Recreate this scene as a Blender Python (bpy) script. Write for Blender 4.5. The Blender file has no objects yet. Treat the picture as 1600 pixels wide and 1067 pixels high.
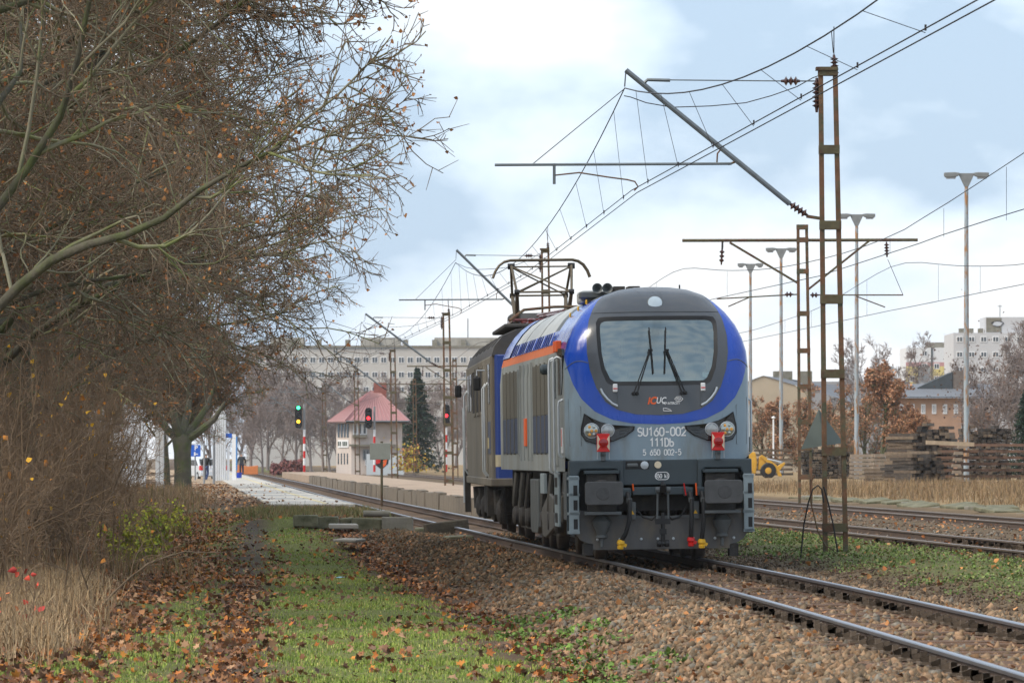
import bpy, math, random
import numpy as np
from mathutils import Vector, Matrix

S = bpy.context.scene
C = S.collection
R = math.radians
RNG = np.random.default_rng(7)
random.seed(11)

# ------------------------------------------------------------------ camera
HC, F, HY = 1.54, 8000.0, 714.0        # eye height over the rail, focal length and horizon in photo pixels
def at(px, py, Y):
    return Vector(((px - 800.0) * Y / F, Y, HC - (py - HY) * Y / F))
cd = bpy.data.cameras.new('camera')
cam = bpy.data.objects.new('camera', cd); C.objects.link(cam)
cd.sensor_width = 36.0
cd.lens = F / 1600.0 * 36.0
cd.shift_y = (HY - 533.5) / 1600.0
cd.clip_start, cd.clip_end = 0.5, 9000.0
cd.dof.use_dof = True
cd.dof.focus_distance = 78.0
cd.dof.aperture_fstop = 11.0
cam.location = (0, 0, HC)
cam.rotation_euler = (R(90), 0, 0)
S.camera = cam

# ------------------------------------------------------------------ world, sun, exposure
SUN_EL, SUN_AZ = 46.0, 242.0           # azimuth clockwise from +Y: the veiled sun stands behind the camera to the left
w = bpy.data.worlds.new('World'); S.world = w
w.use_nodes = True
nt = w.node_tree; nt.nodes.clear()
def wn(t, **kw):
    n = nt.nodes.new(t)
    for k, v in kw.items(): setattr(n, k, v)
    return n
out = wn('ShaderNodeOutputWorld')
bg = wn('ShaderNodeBackground'); bg.inputs[1].default_value = 0.10
sky = wn('ShaderNodeTexSky', sky_type='NISHITA', sun_disc=False)
sky.sun_elevation = R(SUN_EL); sky.sun_rotation = R(SUN_AZ)
sky.dust_density = 2.0
tc = wn('ShaderNodeTexCoord')
mp = wn('ShaderNodeMapping'); mp.inputs['Scale'].default_value = (9.0, 9.0, 17.0); mp.inputs['Location'].default_value = (3.1, 0.4, 1.13)
n1 = wn('ShaderNodeTexNoise'); n1.inputs['Scale'].default_value = 1.35; n1.inputs['Detail'].default_value = 6.0; n1.inputs['Roughness'].default_value = 0.5
r1 = wn('ShaderNodeValToRGB')
r1.color_ramp.elements[0].position = 0.42; r1.color_ramp.elements[0].color = (2.5, 3.25, 4.2, 1)
r1.color_ramp.elements[1].position = 0.58; r1.color_ramp.elements[1].color = (5.1, 5.25, 5.45, 1)
e = r1.color_ramp.elements.new(0.50); e.color = (3.9, 4.6, 5.4, 1)
mix = wn('ShaderNodeMixRGB'); mix.inputs[0].default_value = 0.86
nt.links.new(tc.outputs['Generated'], mp.inputs[0]); nt.links.new(mp.outputs[0], n1.inputs['Vector'])
nt.links.new(n1.outputs[0], r1.inputs[0])
nt.links.new(sky.outputs[0], mix.inputs[1]); nt.links.new(r1.outputs[0], mix.inputs[2])
nt.links.new(mix.outputs[0], bg.inputs[0]); nt.links.new(bg.outputs[0], out.inputs[0])

sd = bpy.data.lights.new('sun', 'SUN'); sd.energy = 1.5; sd.angle = R(22); sd.color = (1.0, 0.91, 0.78)
sun = bpy.data.objects.new('sun', sd); C.objects.link(sun)
sun.rotation_euler = (R(90 - SUN_EL), 0, R(-SUN_AZ) + math.pi)
sun.location = (0, -20, 40)

S.view_settings.view_transform = 'Standard'
S.view_settings.look = 'None'
S.view_settings.exposure = 1.16
S.view_settings.gamma = 1.0
S.view_settings.use_curve_mapping = False
S.render.engine = 'CYCLES'
S.cycles.use_denoising = True
try: S.cycles.denoiser = 'OPENIMAGEDENOISE'
except Exception: pass
S.cycles.max_bounces = 6
S.cycles.volume_bounces = 2
S.cycles.transparent_max_bounces = 8

# ------------------------------------------------------------------ helpers
def tag(o, label=None, cat=None, group=None, kind=None):
    if label: o['label'] = label
    if cat: o['category'] = cat
    if group: o['group'] = group
    if kind: o['kind'] = kind
    return o

def thing(name, label, cat, loc=(0, 0, 0), rotz=0.0, group=None):
    o = bpy.data.objects.new(name, None); C.objects.link(o)
    o.empty_display_size = 0.3
    o.location = loc; o.rotation_euler = (0, 0, rotz)
    return tag(o, label, cat, group)

def link(name, me, mat=None, parent=None):
    o = bpy.data.objects.new(name, me); C.objects.link(o)
    if mat is not None:
        me.materials.clear(); me.materials.append(mat)
    if parent is not None: o.parent = parent
    return o

def copy_tree(o, parent=None):
    c = o.copy(); C.objects.link(c); c.parent = parent
    for ch in list(o.children): copy_tree(ch, c)
    return c

def np_mesh(name, V, Fc, col=None, smooth=False):
    V = np.ascontiguousarray(V, dtype=np.float32); Fc = np.ascontiguousarray(Fc, dtype=np.int32)
    me = bpy.data.meshes.new(name)
    n = len(V); m, k = Fc.shape
    me.vertices.add(n); me.vertices.foreach_set('co', V.ravel())
    me.loops.add(m * k); me.loops.foreach_set('vertex_index', Fc.ravel())
    me.polygons.add(m); me.polygons.foreach_set('loop_start', np.arange(m, dtype=np.int32) * k)
    if smooth: me.polygons.foreach_set('use_smooth', np.ones(m, dtype=bool))
    me.update(calc_edges=True)
    if col is not None:
        a = me.color_attributes.new('Col', 'FLOAT_COLOR', 'POINT')
        cc = np.ones((n, 4), dtype=np.float32); cc[:, :3] = col
        a.data.foreach_set('color', cc.ravel())
    return me

class MB:
    """collects shapes and links them as one mesh object"""
    def __init__(s): s.v = []; s.f = []
    def add(s, vs, fs):
        o = len(s.v); s.v += [tuple(p) for p in vs]; s.f += [tuple(i + o for i in f) for f in fs]; return s
    def box(s, x0, x1, y0, y1, z0, z1):
        return s.add([(x0,y0,z0),(x1,y0,z0),(x1,y1,z0),(x0,y1,z0),(x0,y0,z1),(x1,y0,z1),(x1,y1,z1),(x0,y1,z1)],
                     [(0,3,2,1),(4,5,6,7),(0,1,5,4),(1,2,6,5),(2,3,7,6),(3,0,4,7)])
    def obox(s, c, size, rz=0, rx=0, ry=0):
        m = Matrix.Translation(c) @ Matrix.Rotation(rz, 4, 'Z') @ Matrix.Rotation(rx, 4, 'X') @ Matrix.Rotation(ry, 4, 'Y')
        a, b, h = size[0]/2, size[1]/2, size[2]/2
        vs = [m @ Vector(p) for p in [(-a,-b,-h),(a,-b,-h),(a,b,-h),(-a,b,-h),(-a,-b,h),(a,-b,h),(a,b,h),(-a,b,h)]]
        return s.add(vs, [(0,3,2,1),(4,5,6,7),(0,1,5,4),(1,2,6,5),(2,3,7,6),(3,0,4,7)])
    def bar(s, p0, p1, w, h=None, up=(0, 0, 1)):
        h = h or w
        p0, p1 = Vector(p0), Vector(p1); d = (p1 - p0).normalized()
        u = d.cross(Vector(up))
        if u.length < 1e-4: u = d.cross(Vector((0, 1, 0)))
        u.normalize(); v = u.cross(d)
        vs = []
        for p in (p0, p1):
            for a, b in ((-1,-1),(1,-1),(1,1),(-1,1)): vs.append(p + u*(a*w/2) + v*(b*h/2))
        return s.add(vs, [(0,1,2,3),(7,6,5,4),(0,4,5,1),(1,5,6,2),(2,6,7,3),(3,7,4,0)])
    def tube(s, pts, r, n=6, cap=True):
        pts = [Vector(p) for p in pts]; m = len(pts)
        rs = list(r) if hasattr(r, '__len__') else [r] * m
        o = len(s.v); ref = None
        for i, p in enumerate(pts):
            d = (pts[min(i+1, m-1)] - pts[max(i-1, 0)]).normalized()
            if ref is None:
                ref = d.cross(Vector((0, 0, 1)))
                if ref.length < 1e-3: ref = d.cross(Vector((0, 1, 0)))
            u = (ref - d * ref.dot(d)); u.normalize(); ref = u; v = d.cross(u)
            for k in range(n):
                a = 2*math.pi*k/n
                s.v.append(tuple(p + u*(rs[i]*math.cos(a)) + v*(rs[i]*math.sin(a))))
        for i in range(m - 1):
            for k in range(n):
                a, b = o+i*n+k, o+i*n+(k+1) % n
                s.f.append((a, b, b+n, a+n))
        if cap:
            s.f.append(tuple(o+k for k in reversed(range(n)))); s.f.append(tuple(o+(m-1)*n+k for k in range(n)))
        return s
    def lathe(s, p0, d, prof, n=12):
        """profile of (radius, distance along d)"""
        p0 = Vector(p0); d = Vector(d).normalized()
        return s.tube_prof(p0, d, prof, n)
    def tube_prof(s, p0, d, prof, n):
        u = d.cross(Vector((0, 0, 1)))
        if u.length < 1e-3: u = d.cross(Vector((0, 1, 0)))
        u.normalize(); v = d.cross(u); o = len(s.v)
        for r, h in prof:
            for k in range(n):
                a = 2*math.pi*k/n
                s.v.append(tuple(p0 + d*h + u*(r*math.cos(a)) + v*(r*math.sin(a))))
        m = len(prof)
        for i in range(m - 1):
            for k in range(n):
                a, b = o+i*n+k, o+i*n+(k+1) % n
                s.f.append((a, b, b+n, a+n))
        s.f.append(tuple(o+k for k in reversed(range(n)))); s.f.append(tuple(o+(m-1)*n+k for k in range(n)))
        return s
    def prism(s, poly, axis, a0, a1):
        n = len(poly); o = len(s.v)
        for a in (a0, a1):
            for p, q in poly:
                s.v.append({'x': (a, p, q), 'y': (p, a, q), 'z': (p, q, a)}[axis])
        s.f.append(tuple(o+k for k in range(n))); s.f.append(tuple(o+n+k for k in reversed(range(n))))
        for k in range(n):
            j = (k+1) % n; s.f.append((o+k, o+n+k, o+n+j, o+j))
        return s
    def ring(s, inner, outer, axis, a0, a1):
        """frame between two matching closed outlines"""
        n = len(inner); o = len(s.v)
        for a in (a0, a1):
            for poly in (inner, outer):
                for p, q in poly: s.v.append({'x': (a, p, q), 'y': (p, a, q), 'z': (p, q, a)}[axis])
        for k in range(n):
            j = (k+1) % n
            s.f += [(o+k, o+j, o+n+j, o+n+k), (o+2*n+k, o+3*n+k, o+3*n+j, o+2*n+j),
                    (o+k, o+2*n+k, o+2*n+j, o+j), (o+n+k, o+n+j, o+3*n+j, o+3*n+k)]
        return s
    def mesh(s, name='m', smooth=False):
        me = bpy.data.meshes.new(name); me.from_pydata(s.v, [], s.f)
        if smooth:
            me.polygons.foreach_set('use_smooth', [True] * len(me.polygons))
        me.update(); return me
    def build(s, name, mat, parent=None, smooth=False, bevel=0.0):
        o = link(name, s.mesh(name, smooth), mat, parent)
        if bevel:
            b = o.modifiers.new('bevel', 'BEVEL'); b.width = bevel; b.segments = 2; b.limit_method = 'ANGLE'
        if smooth:
            try: o.data.set_sharp_from_angle(angle=R(38))
            except Exception: pass
        return o

def rrect(cx_, cz_, w_, h_, r, n=5):
    pts = []
    for sx, sz, a0 in ((1, 1, 0), (-1, 1, 90), (-1, -1, 180), (1, -1, 270)):
        for k in range(n + 1):
            a = R(a0 + 90.0 * k / n)
            pts.append((cx_ + sx*(w_/2 - r) + r*math.cos(a), cz_ + sz*(h_/2 - r) + r*math.sin(a)))
    return pts

# ------------------------------------------------------------------ materials
MATS = {}
def M(name, col=(.5, .5, .5), rough=.6, metal=0.0, var=.12, scale=4.0, col2=None, c2pos=(.5, .7), bump=0.0, bscale=30.0,
      spec=.5, coat=0.0, attr=False, emit=None, estr=0.0, stretch=(1, 1, 1), trans=0.0, ior=1.45, sheen=0.0, subs=0.0, rvar=0.0):
    if name in MATS: return MATS[name]
    m = bpy.data.materials.new(name); m.use_nodes = True
    t = m.node_tree; b = t.nodes['Principled BSDF']; L = t.links.new
    b.inputs['Roughness'].default_value = rough; b.inputs['Metallic'].default_value = metal
    b.inputs['Specular IOR Level'].default_value = spec; b.inputs['IOR'].default_value = ior
    b.inputs['Coat Weight'].default_value = coat; b.inputs['Coat Roughness'].default_value = .08
    b.inputs['Transmission Weight'].default_value = trans
    tc = t.nodes.new('ShaderNodeTexCoord'); mp = t.nodes.new('ShaderNodeMapping'); mp.inputs['Scale'].default_value = stretch
    L(tc.outputs['Object'], mp.inputs[0])
    nz = t.nodes.new('ShaderNodeTexNoise'); nz.inputs['Scale'].default_value = scale; nz.inputs['Detail'].default_value = 6; nz.inputs['Roughness'].default_value = .6
    L(mp.outputs[0], nz.inputs['Vector'])
    if attr:
        a = t.nodes.new('ShaderNodeAttribute'); a.attribute_name = 'Col'; src = a.outputs['Color']
    else:
        rgb = t.nodes.new('ShaderNodeRGB'); rgb.outputs[0].default_value = (*col, 1); src = rgb.outputs[0]
    if col2 is not None:
        rp = t.nodes.new('ShaderNodeValToRGB'); rp.color_ramp.elements[0].position = c2pos[0]; rp.color_ramp.elements[1].position = c2pos[1]
        n2 = t.nodes.new('ShaderNodeTexNoise'); n2.inputs['Scale'].default_value = scale * .7; n2.inputs['Detail'].default_value = 8; n2.inputs['Roughness'].default_value = .65
        mp2 = t.nodes.new('ShaderNodeMapping'); mp2.inputs['Scale'].default_value = stretch; mp2.inputs['Location'].default_value = (7.3, 1.9, 4.4)
        L(tc.outputs['Object'], mp2.inputs[0]); L(mp2.outputs[0], n2.inputs['Vector'])
        L(n2.outputs[0], rp.inputs[0])
        mx = t.nodes.new('ShaderNodeMixRGB'); mx.inputs[2].default_value = (*col2, 1)
        L(rp.outputs[0], mx.inputs[0]); L(src, mx.inputs[1]); src = mx.outputs[0]
    if var:
        mr = t.nodes.new('ShaderNodeMapRange'); mr.inputs[1].default_value = .25; mr.inputs[2].default_value = .75
        mr.inputs[3].default_value = 1 - var; mr.inputs[4].default_value = 1 + var
        L(nz.outputs[0], mr.inputs[0])
        vm = t.nodes.new('ShaderNodeVectorMath'); vm.operation = 'SCALE'
        L(src, vm.inputs[0]); L(mr.outputs[0], vm.inputs['Scale']); src = vm.outputs[0]
    L(src, b.inputs['Base Color'])
    if rvar:
        mr2 = t.nodes.new('ShaderNodeMapRange'); mr2.inputs[1].default_value = .3; mr2.inputs[2].default_value = .7
        mr2.inputs[3].default_value = rough - rvar; mr2.inputs[4].default_value = rough + rvar
        L(nz.outputs[0], mr2.inputs[0]); L(mr2.outputs[0], b.inputs['Roughness'])
    if bump:
        nb = t.nodes.new('ShaderNodeTexNoise'); nb.inputs['Scale'].default_value = bscale; nb.inputs['Detail'].default_value = 6
        L(mp.outputs[0], nb.inputs['Vector'])
        bp = t.nodes.new('ShaderNodeBump'); bp.inputs['Strength'].default_value = min(1.0, bump); bp.inputs['Distance'].default_value = .02
        L(nb.outputs[0], bp.inputs['Height']); L(bp.outputs[0], b.inputs['Normal'])
    if emit is not None:
        b.inputs['Emission Color'].default_value = (*emit, 1); b.inputs['Emission Strength'].default_value = estr
    MATS[name] = m
    return m

RUST = M('rusty_steel', (.15, .075, .040), .85, var=.3, scale=6, col2=(.085, .085, .05), c2pos=(.45, .62), bump=.5, bscale=40)
RUSTG = M('green_painted_rusty_steel', (.10, .085, .045), .8, var=.35, scale=5, col2=(.10, .05, .03), c2pos=(.48, .6), bump=.4, bscale=40)
STEEL = M('galvanised_steel', (.16, .18, .19), .5, metal=.5, var=.2, scale=6)
WIRE = M('dark_wire', (.045, .042, .045), .6, metal=.3, var=.1)
PORC = M('brown_porcelain', (.06, .028, .022), .25, var=.15, coat=.4)
GLASSI = M('grey_insulator', (.25, .26, .27), .3, var=.1)
CONC = M('concrete', (.20, .185, .15), .9, var=.25, scale=3, col2=(.14, .13, .08), c2pos=(.5, .68), bump=.6, bscale=15)
CONCP = M('pale_concrete', (.32, .30, .26), .9, var=.18, scale=1.2, bump=.3, bscale=20)

def vnoise(x, y, s, seed=0):
    """smooth value noise, vectorised"""
    x = np.asarray(x) / s + seed * 17.13; y = np.asarray(y) / s + seed * 5.71
    xi = np.floor(x).astype(np.int64); yi = np.floor(y).astype(np.int64)
    fx = x - xi; fy = y - yi; fx = fx*fx*(3-2*fx); fy = fy*fy*(3-2*fy)
    def h(a, b):
        v = np.sin(a * 127.1 + b * 311.7 + seed * 74.7) * 43758.5453
        return v - np.floor(v)
    return (h(xi, yi)*(1-fx) + h(xi+1, yi)*fx)*(1-fy) + (h(xi, yi+1)*(1-fx) + h(xi+1, yi+1)*fx)*fy
def sstep(a, b, x):
    t = np.clip((np.asarray(x, dtype=float) - a) / (b - a), 0, 1); return t*t*(3-2*t)
# ------------------------------------------------------------------ the lie of the land
_ky = np.array([-60, 10, 24, 36, 47, 60, 70, 80, 95, 110, 132, 195, 251, 308, 410, 900, 4000.])
_kx = np.array([5.6, 5.25, 4.9, 4.46, 3.95, 3.30, 2.68, 1.98, .87, -.2, -1.8, -6.1, -9.7, -13.4, -20.1, -52, -255.])
_fy = np.arange(-60, 4000, 1.0); _fx = np.interp(_fy, _ky, _kx)
_k = np.ones(15) / 15.0
_fx2 = np.convolve(np.pad(_fx, 7, mode='edge'), _k, mode='valid'); _fx2[:8] = _fx[:8]; _fx2[-8:] = _fx[-8:]
def cx(Y): return np.interp(Y, _fy, _fx2)
OFF2, OFF3 = 7.45, 13.7

_ge = np.array([0, 1.55, 2.0, 2.9, 3.3, 4.0, 6.0, 7.0, 8.5, 12, 20, 60, 900.])
_gl = np.array([-.19, -.19, -.27, -.56, -.60, -.50, -.50, -.47, -.38, -.15, .0, .1, .2])
_gr = np.array([0, 1.5, 2.4, 3.2, 5.4, 6.2, 8.8, 9.5, 11.8, 12.3, 15.1, 15.8, 30, 900.])
_gz = np.array([-.19, -.19, -.16, -.06, -.05, -.17, -.17, -.12, -.12, -.17, -.17, .0, .15, .4])
def gz(X, Y):
    X = np.asarray(X, dtype=float); Y = np.asarray(Y, dtype=float)
    d = X - cx(Y)
    l = np.interp(-d, _ge, _gl); r = np.interp(d, _gr, _gz)
    up = sstep(86, 122, Y); tgt = np.interp(-d, [0, 1.55, 1.9, 6, 20], [-.19, -.19, -.10, -.02, .1])
    l = l + (tgt - l) * up
    st = sstep(116.3, 117.0, Y) * sstep(1.75, 2.0, -d) * sstep(6.2, 4.6, -d)
    l = l + (.15 - l) * np.maximum(st, sstep(122, 142, Y) * sstep(1.75, 2.0, -d))
    z = np.where(d < 0, l, r)
    z = z + (vnoise(X, Y, 2.6, 1) - .5) * .07 * sstep(1.6, 3.0, np.abs(d)) + (vnoise(X, Y, .55, 2) - .5) * .03
    # hollow dug beside the platform end
    hx = X - (cx(Y) - 2.7)
    z = z - .18 * np.exp(-((Y - 100) / 9.0)**2 - (hx / 0.9)**2)
    return z

# the ground: one sheet to the horizon
dy = np.concatenate([np.arange(-30, 34, 4), np.arange(34, 130, .5), np.arange(130, 320, 2.5), np.geomspace(320, 3900, 40)])
dd = np.concatenate([-np.geomspace(1500, 24, 22), np.arange(-22, -9, .6), np.arange(-9, 4, .2), np.arange(4, 17, .4), np.arange(17, 32, 1.0), np.geomspace(33, 1500, 24)])
YY, DD = np.meshgrid(dy, dd, indexing='ij')
XX = cx(YY) + DD
ZZ = gz(XX, YY)
ny, nx = YY.shape
V = np.stack([XX, YY, ZZ], -1).reshape(-1, 3)
idx = np.arange(ny * nx).reshape(ny, nx)
Fq = np.stack([idx[:-1, :-1], idx[:-1, 1:], idx[1:, 1:], idx[1:, :-1]], -1).reshape(-1, 4)
x, y, d = V[:, 0], V[:, 1], DD.ravel()
def mixc(a, b, t): return a + (b - a) * t[:, None]
SOIL, GRAV, GRASS, STRAW, MUD = [np.array(c) for c in ((.105, .068, .042), (.175, .118, .078), (.14, .165, .045), (.27, .19, .10), (.085, .066, .05))]
jn = (vnoise(x, y, 1.1, 3) - .5) * .9
col = np.tile(SOIL, (len(V), 1)) * (.8 + .4 * vnoise(x, y, 1.7, 4))[:, None]
e_ = -d
col = mixc(col, GRAV, sstep(3.3, 2.6, np.abs(d) + jn * .6) * (1 - .75*sstep(80, 97, y)))
col = mixc(col, np.array((.12, .085, .05)), sstep(1.4, 2.6, d + jn * .4) * sstep(20, 14, d))
gl = sstep(3.7, 4.2, e_ + jn * .5) * sstep(8.3, 7.0, e_ + jn) * sstep(150, 120, y)
path = np.exp(-((e_ - np.interp(y, [40, 70, 100, 130], [6.55, 6.5, 5.7, 5.0])) / .42)**2)
col = mixc(col, GRASS, gl * (1 - path) * .8)
col = mixc(col, MUD, path * gl)
gr = sstep(2.5, 3.2, d + jn * .7) * sstep(6.6, 5.6, d + jn * .6)
col = mixc(col, GRASS * .9, gr * .6)
col = mixc(col, STRAW, sstep(15.3, 17.5, d + jn))
col = mixc(col, np.array((.2, .15, .1)), sstep(8.3, 9.5, e_ + jn) * .7)
ground = link('ground', np_mesh('ground', V, Fq, col, smooth=True), M('earth', attr=True, rough=.95, var=.35, scale=9, bump=.9, bscale=28, spec=.2))
tag(ground, kind='structure')

# ------------------------------------------------------------------ tracks
RAILH = M('rail_head', (.30, .31, .34), .32, metal=.85, var=.12, scale=2, stretch=(1, .1, 1))
RAILW = M('rail_web', (.075, .050, .036), .8, var=.3, scale=5, col2=(.10, .055, .03), c2pos=(.5, .75), bump=.4)
RAILD = M('dull_rail_head', (.19, .155, .13), .5, metal=.4, var=.2, scale=3)
CLIP = M('rail_clip_iron', (.13, .095, .065), .75, var=.3, scale=20, bump=.4)
WOOD = M('old_sleeper_wood', (.20, .115, .07), .9, var=.45, scale=9, stretch=(.35, 7, 7), col2=(.05, .033, .024), c2pos=(.48, .62), bump=1.0, bscale=12)
CANT = 0.0133
def rail_mesh(yl, off, side, head):
    """one rail swept along the track: head part or web and foot part"""
    if head: prof = [(-.034, -.035), (-.036, -.008), (-.028, 0), (.028, 0), (.036, -.008), (.034, -.035)]
    else: prof = [(-.072, -.166), (-.072, -.152), (-.012, -.135), (-.010, -.045), (-.030, -.0352), (.030, -.0352), (.010, -.045), (.012, -.135), (.072, -.152), (.072, -.166)]
    m = MB(); k = len(prof); vs = []
    for yv in yl:
        c = float(cx(yv)); s = float(cx(yv + .5) - cx(yv - .5)); q = math.hypot(1, s)
        xo = off + side * .7535
        for a, b in prof:
            t = xo + a
            vs.append((c + t / q, yv - t * s / q, b + (CANT * side * .75 if off == 0 else 0) + (.0 if off == 0 else -.0)))
    fs = []
    for i in range(len(yl) - 1):
        for j in range(k):
            a = i*k + j; b = i*k + (j+1) % k
            fs.append((a, b, b+k, a+k))
    fs.append(tuple(range(k))); fs.append(tuple(reversed(range((len(yl)-1)*k, len(yl)*k))))
    m.add(vs, fs)
    return m
def track(off, label, y0, y1, hm, nsl):
    t = thing('railway_track', label, 'railway track', (0, 0, 0))
    yl = np.concatenate([np.arange(y0, 140, 1.5), np.arange(140, y1, 6.0)]) if y0 < 140 else np.arange(y0, y1, 6.0)
    for side in (-1, 1):
        r_ = rail_mesh(yl, off, side, False).build('rail', RAILW, t, smooth=True)
        rail_mesh(yl, off, side, True).build('rail_head', hm, r_, smooth=True)
    # sleepers: every one of its own where the photo shows them
    sm = MB().prism(rrect(0, -.075, .24, .15, .02, 2), 'x', -1.28, 1.28)
    sme = sm.mesh('sleeper'); sme.materials.append(WOOD)
    cm = MB()
    for sx in (-1, 1):                               # chair plate, clip and screw on one side of a rail
        cm.box(-.17, .17, -.11, .11, .0, .022)
        cm.obox((sx*.105, 0, .045), (.085, .12, .055), ry=sx*.35)
        cm.box(sx*.125-.025, sx*.125+.025, -.03, .03, .06, .105)
        break
    cm.obox((-.105, 0, .045), (.085, .12, .055), ry=-.35); cm.box(-.15, -.10, -.03, .03, .06, .105)
    cme = cm.mesh('rail_chair'); cme.materials.append(CLIP)
    yv = y0 + .3; i = 0
    while i < nsl:
        c = float(cx(yv)); s = float(cx(yv + .5) - cx(yv - .5)); a = -math.atan(s)
        sl = link('sleeper', sme, None, t)
        q = math.hypot(1, s)
        sl.location = (c + off / q, yv - off * s / q, -.155 + random.uniform(-.012, .008)); sl.rotation_euler = (0, 0, a + random.uniform(-.015, .015))
        for side in (-1, 1):
            ch = link('rail_chair', cme, None, sl)
            ch.location = (side * .7535, 0, .012)
        yv += .62; i += 1
    return t
main_track = track(0, 'curving main track with polished rail heads running under the blue locomotive', 30.0, 700, RAILH, 76)
track2 = track(OFF2, 'rusty siding track beside the masts, nearer of the two on the right', 60.0, 700, RAILD, 64)
track3 = track(OFF3, 'rusty siding track farthest right along the broken old platform slabs', 84.0, 700, RAILD, 40)

# ballast: loose stones on the shoulder and between the rails (nobody could count them)
def stones(name, n, sampler, smin, smax, cols, label, mat, seed=1):
    r = np.random.default_rng(seed)
    X, Y = sampler(r, n); n = len(X)
    base = np.array([(1, 0, 0), (0, 1, 0), (-1, 0, 0), (0, -1, 0), (0, 0, 1), (0, 0, -1)], float) * .95
    fq = np.array([(0, 1, 4), (1, 2, 4), (2, 3, 4), (3, 0, 4), (1, 0, 5), (2, 1, 5), (3, 2, 5), (0, 3, 5)])
    P = base[None] * r.uniform(.7, 1.2, (n, 6, 1)) + r.uniform(-.42, .42, (n, 6, 3))
    sc = r.uniform(smin, smax, (n, 1, 1)) * r.uniform(.6, 1.25, (n, 1, 3)); P = P * sc
    a = r.uniform(0, 6.28, n); b = r.uniform(-1.2, 1.2, n)
    ca, sa, cb, sb = np.cos(a)[:, None], np.sin(a)[:, None], np.cos(b)[:, None], np.sin(b)[:, None]
    x1 = P[..., 0]*ca - P[..., 1]*sa; y1 = P[..., 0]*sa + P[..., 1]*ca; z1 = P[..., 2]
    y2 = y1*cb - z1*sb; z2 = y1*sb + z1*cb
    V = np.stack([x1 + X[:, None], y2 + Y[:, None], z2 + (gz(X, Y) + .3 * sc[:, 0, 0])[:, None]], -1).reshape(-1, 3)
    Fq = (fq[None] + (np.arange(n) * 6)[:, None, None]).reshape(-1, 3)
    cc = np.array(cols)[r.integers(0, len(cols), n)] * r.uniform(.65, 1.3, (n, 1))
    if name == 'ballast':                               # stone colour darkens farther along the track
        dk = sstep(66, 92, Y)[:, None]; cc = cc*(1 - dk) + cc*np.array([.5, .5, .48])*dk
    o = link(name, np_mesh(name, V, Fq, np.repeat(cc, 6, axis=0)), mat)
    tag(o, label, 'gravel', kind='stuff'); return o
def samp_ballast(r, n):
    u = r.random(n); Y = 34 + (116 - 34) * u**1.7
    d = -r.uniform(-1.9, 3.1, n)
    keep = (np.abs(np.abs(d) - .75) > .13)
    slp = ((Y - 30.3) / .62) % 1.0
    keep &= ~((np.abs(d) < .62) & (r.random(n) < .93) & (np.abs(slp - .5) > .27) )
    keep &= r.random(n) < np.where(d < -.9, 1.0 - .75 * sstep(2.4, 3.1, -d), np.where(d < .9, .5, .75))
    d, Y = d[keep], Y[keep]
    return cx(Y) + d, Y
STONE = M('ballast_stone', attr=True, rough=.9, var=.25, scale=25, spec=.25)
stones('ballast', 60000, samp_ballast, .020, .058, [(.22, .145, .085), (.29, .19, .115), (.17, .12, .075), (.22, .165, .105), (.19, .165, .13), (.13, .095, .062), (.33, .21, .125), (.20, .12, .065)],
       'brown crushed stone ballast banked along the main track', STONE)
def samp_clod(r, n):
    Y = 36 + 90 * r.random(n)**1.5; d = r.uniform(1.5, 3.6, n); k = r.random(n) < sstep(3.6, 2.6, d); Y, d = Y[k], d[k]
    return cx(Y) + d, Y
stones('earth_clods', 14000, samp_clod, .010, .034, [(.11, .075, .048), (.15, .10, .06), (.08, .055, .038), (.18, .13, .085)], 'dark crumbly earth along the right rail of the main track', STONE, 3)
def samp_b2(r, n):
    Y = 60 + 110 * r.random(n)**1.4; k = r.random(n) < .6
    d = np.where(k, OFF2 + r.uniform(-1.9, 3.6, n), OFF3 + r.uniform(-1.6, 1.6, n))
    return cx(Y) + d, Y
stones('siding_gravel', 11000, samp_b2, .025, .05, [(.16, .11, .075), (.2, .14, .1), (.12, .09, .065), (.2, .18, .15)], 'brown gravel between the two rusty siding tracks', STONE, 2)
# ------------------------------------------------------------------ the blue and grey diesel locomotive
BLUE = M('blue_gloss_paint', (.002, .058, .42), .24, var=.12, scale=3, stretch=(1, 1, .4), coat=.35, rvar=.1)
NOSE = M('blue_grey_paint', (.225, .30, .355), .36, var=.07, scale=3, stretch=(1.5, 1, .3), coat=.2, col2=(.185, .215, .22), c2pos=(.5, .68), rvar=.1, bump=.06, bscale=9)
SIDEG = M('dirty_grey_side_paint', (.26, .285, .285), .5, var=.14, scale=1.6, stretch=(1, 1.5, .25), col2=(.20, .195, .165), c2pos=(.45, .7))
ROOFG = M('pale_grey_roof_paint', (.40, .42, .42), .5, var=.12, scale=1.5, col2=(.29, .30, .29), c2pos=(.5, .8))
MASK = M('anthracite_gloss_paint', (.060, .066, .075), .26, var=.08, scale=2, coat=.5)
DKGREY = M('dark_teal_grey_paint', (.042, .058, .067), .4, var=.12, scale=4)
MIDGR = M('mid_grey_steel_paint', (.095, .105, .108), .5, var=.2, scale=5, rvar=.1)
STEPG = M('pale_step_paint', (.24, .29, .31), .5, var=.15, scale=6)
BLACK = M('black_rubber', (.012, .012, .013), .55, var=.1)
BLKP = M('black_gloss_plastic', (.010, .011, .012), .18, var=.05, coat=.4)
UNDER = M('sooty_underframe', (.035, .032, .030), .75, var=.35, scale=6, col2=(.06, .05, .04), c2pos=(.5, .7), bump=.3)
PLOUGH = M('grimy_plough_steel', (.10, .098, .095), .5, var=.3, scale=4, stretch=(1, 1, .5), col2=(.16, .13, .095), c2pos=(.48, .68), rvar=.1)
WHITE = M('white_paint', (.80, .80, .80), .5, var=.03)
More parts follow.
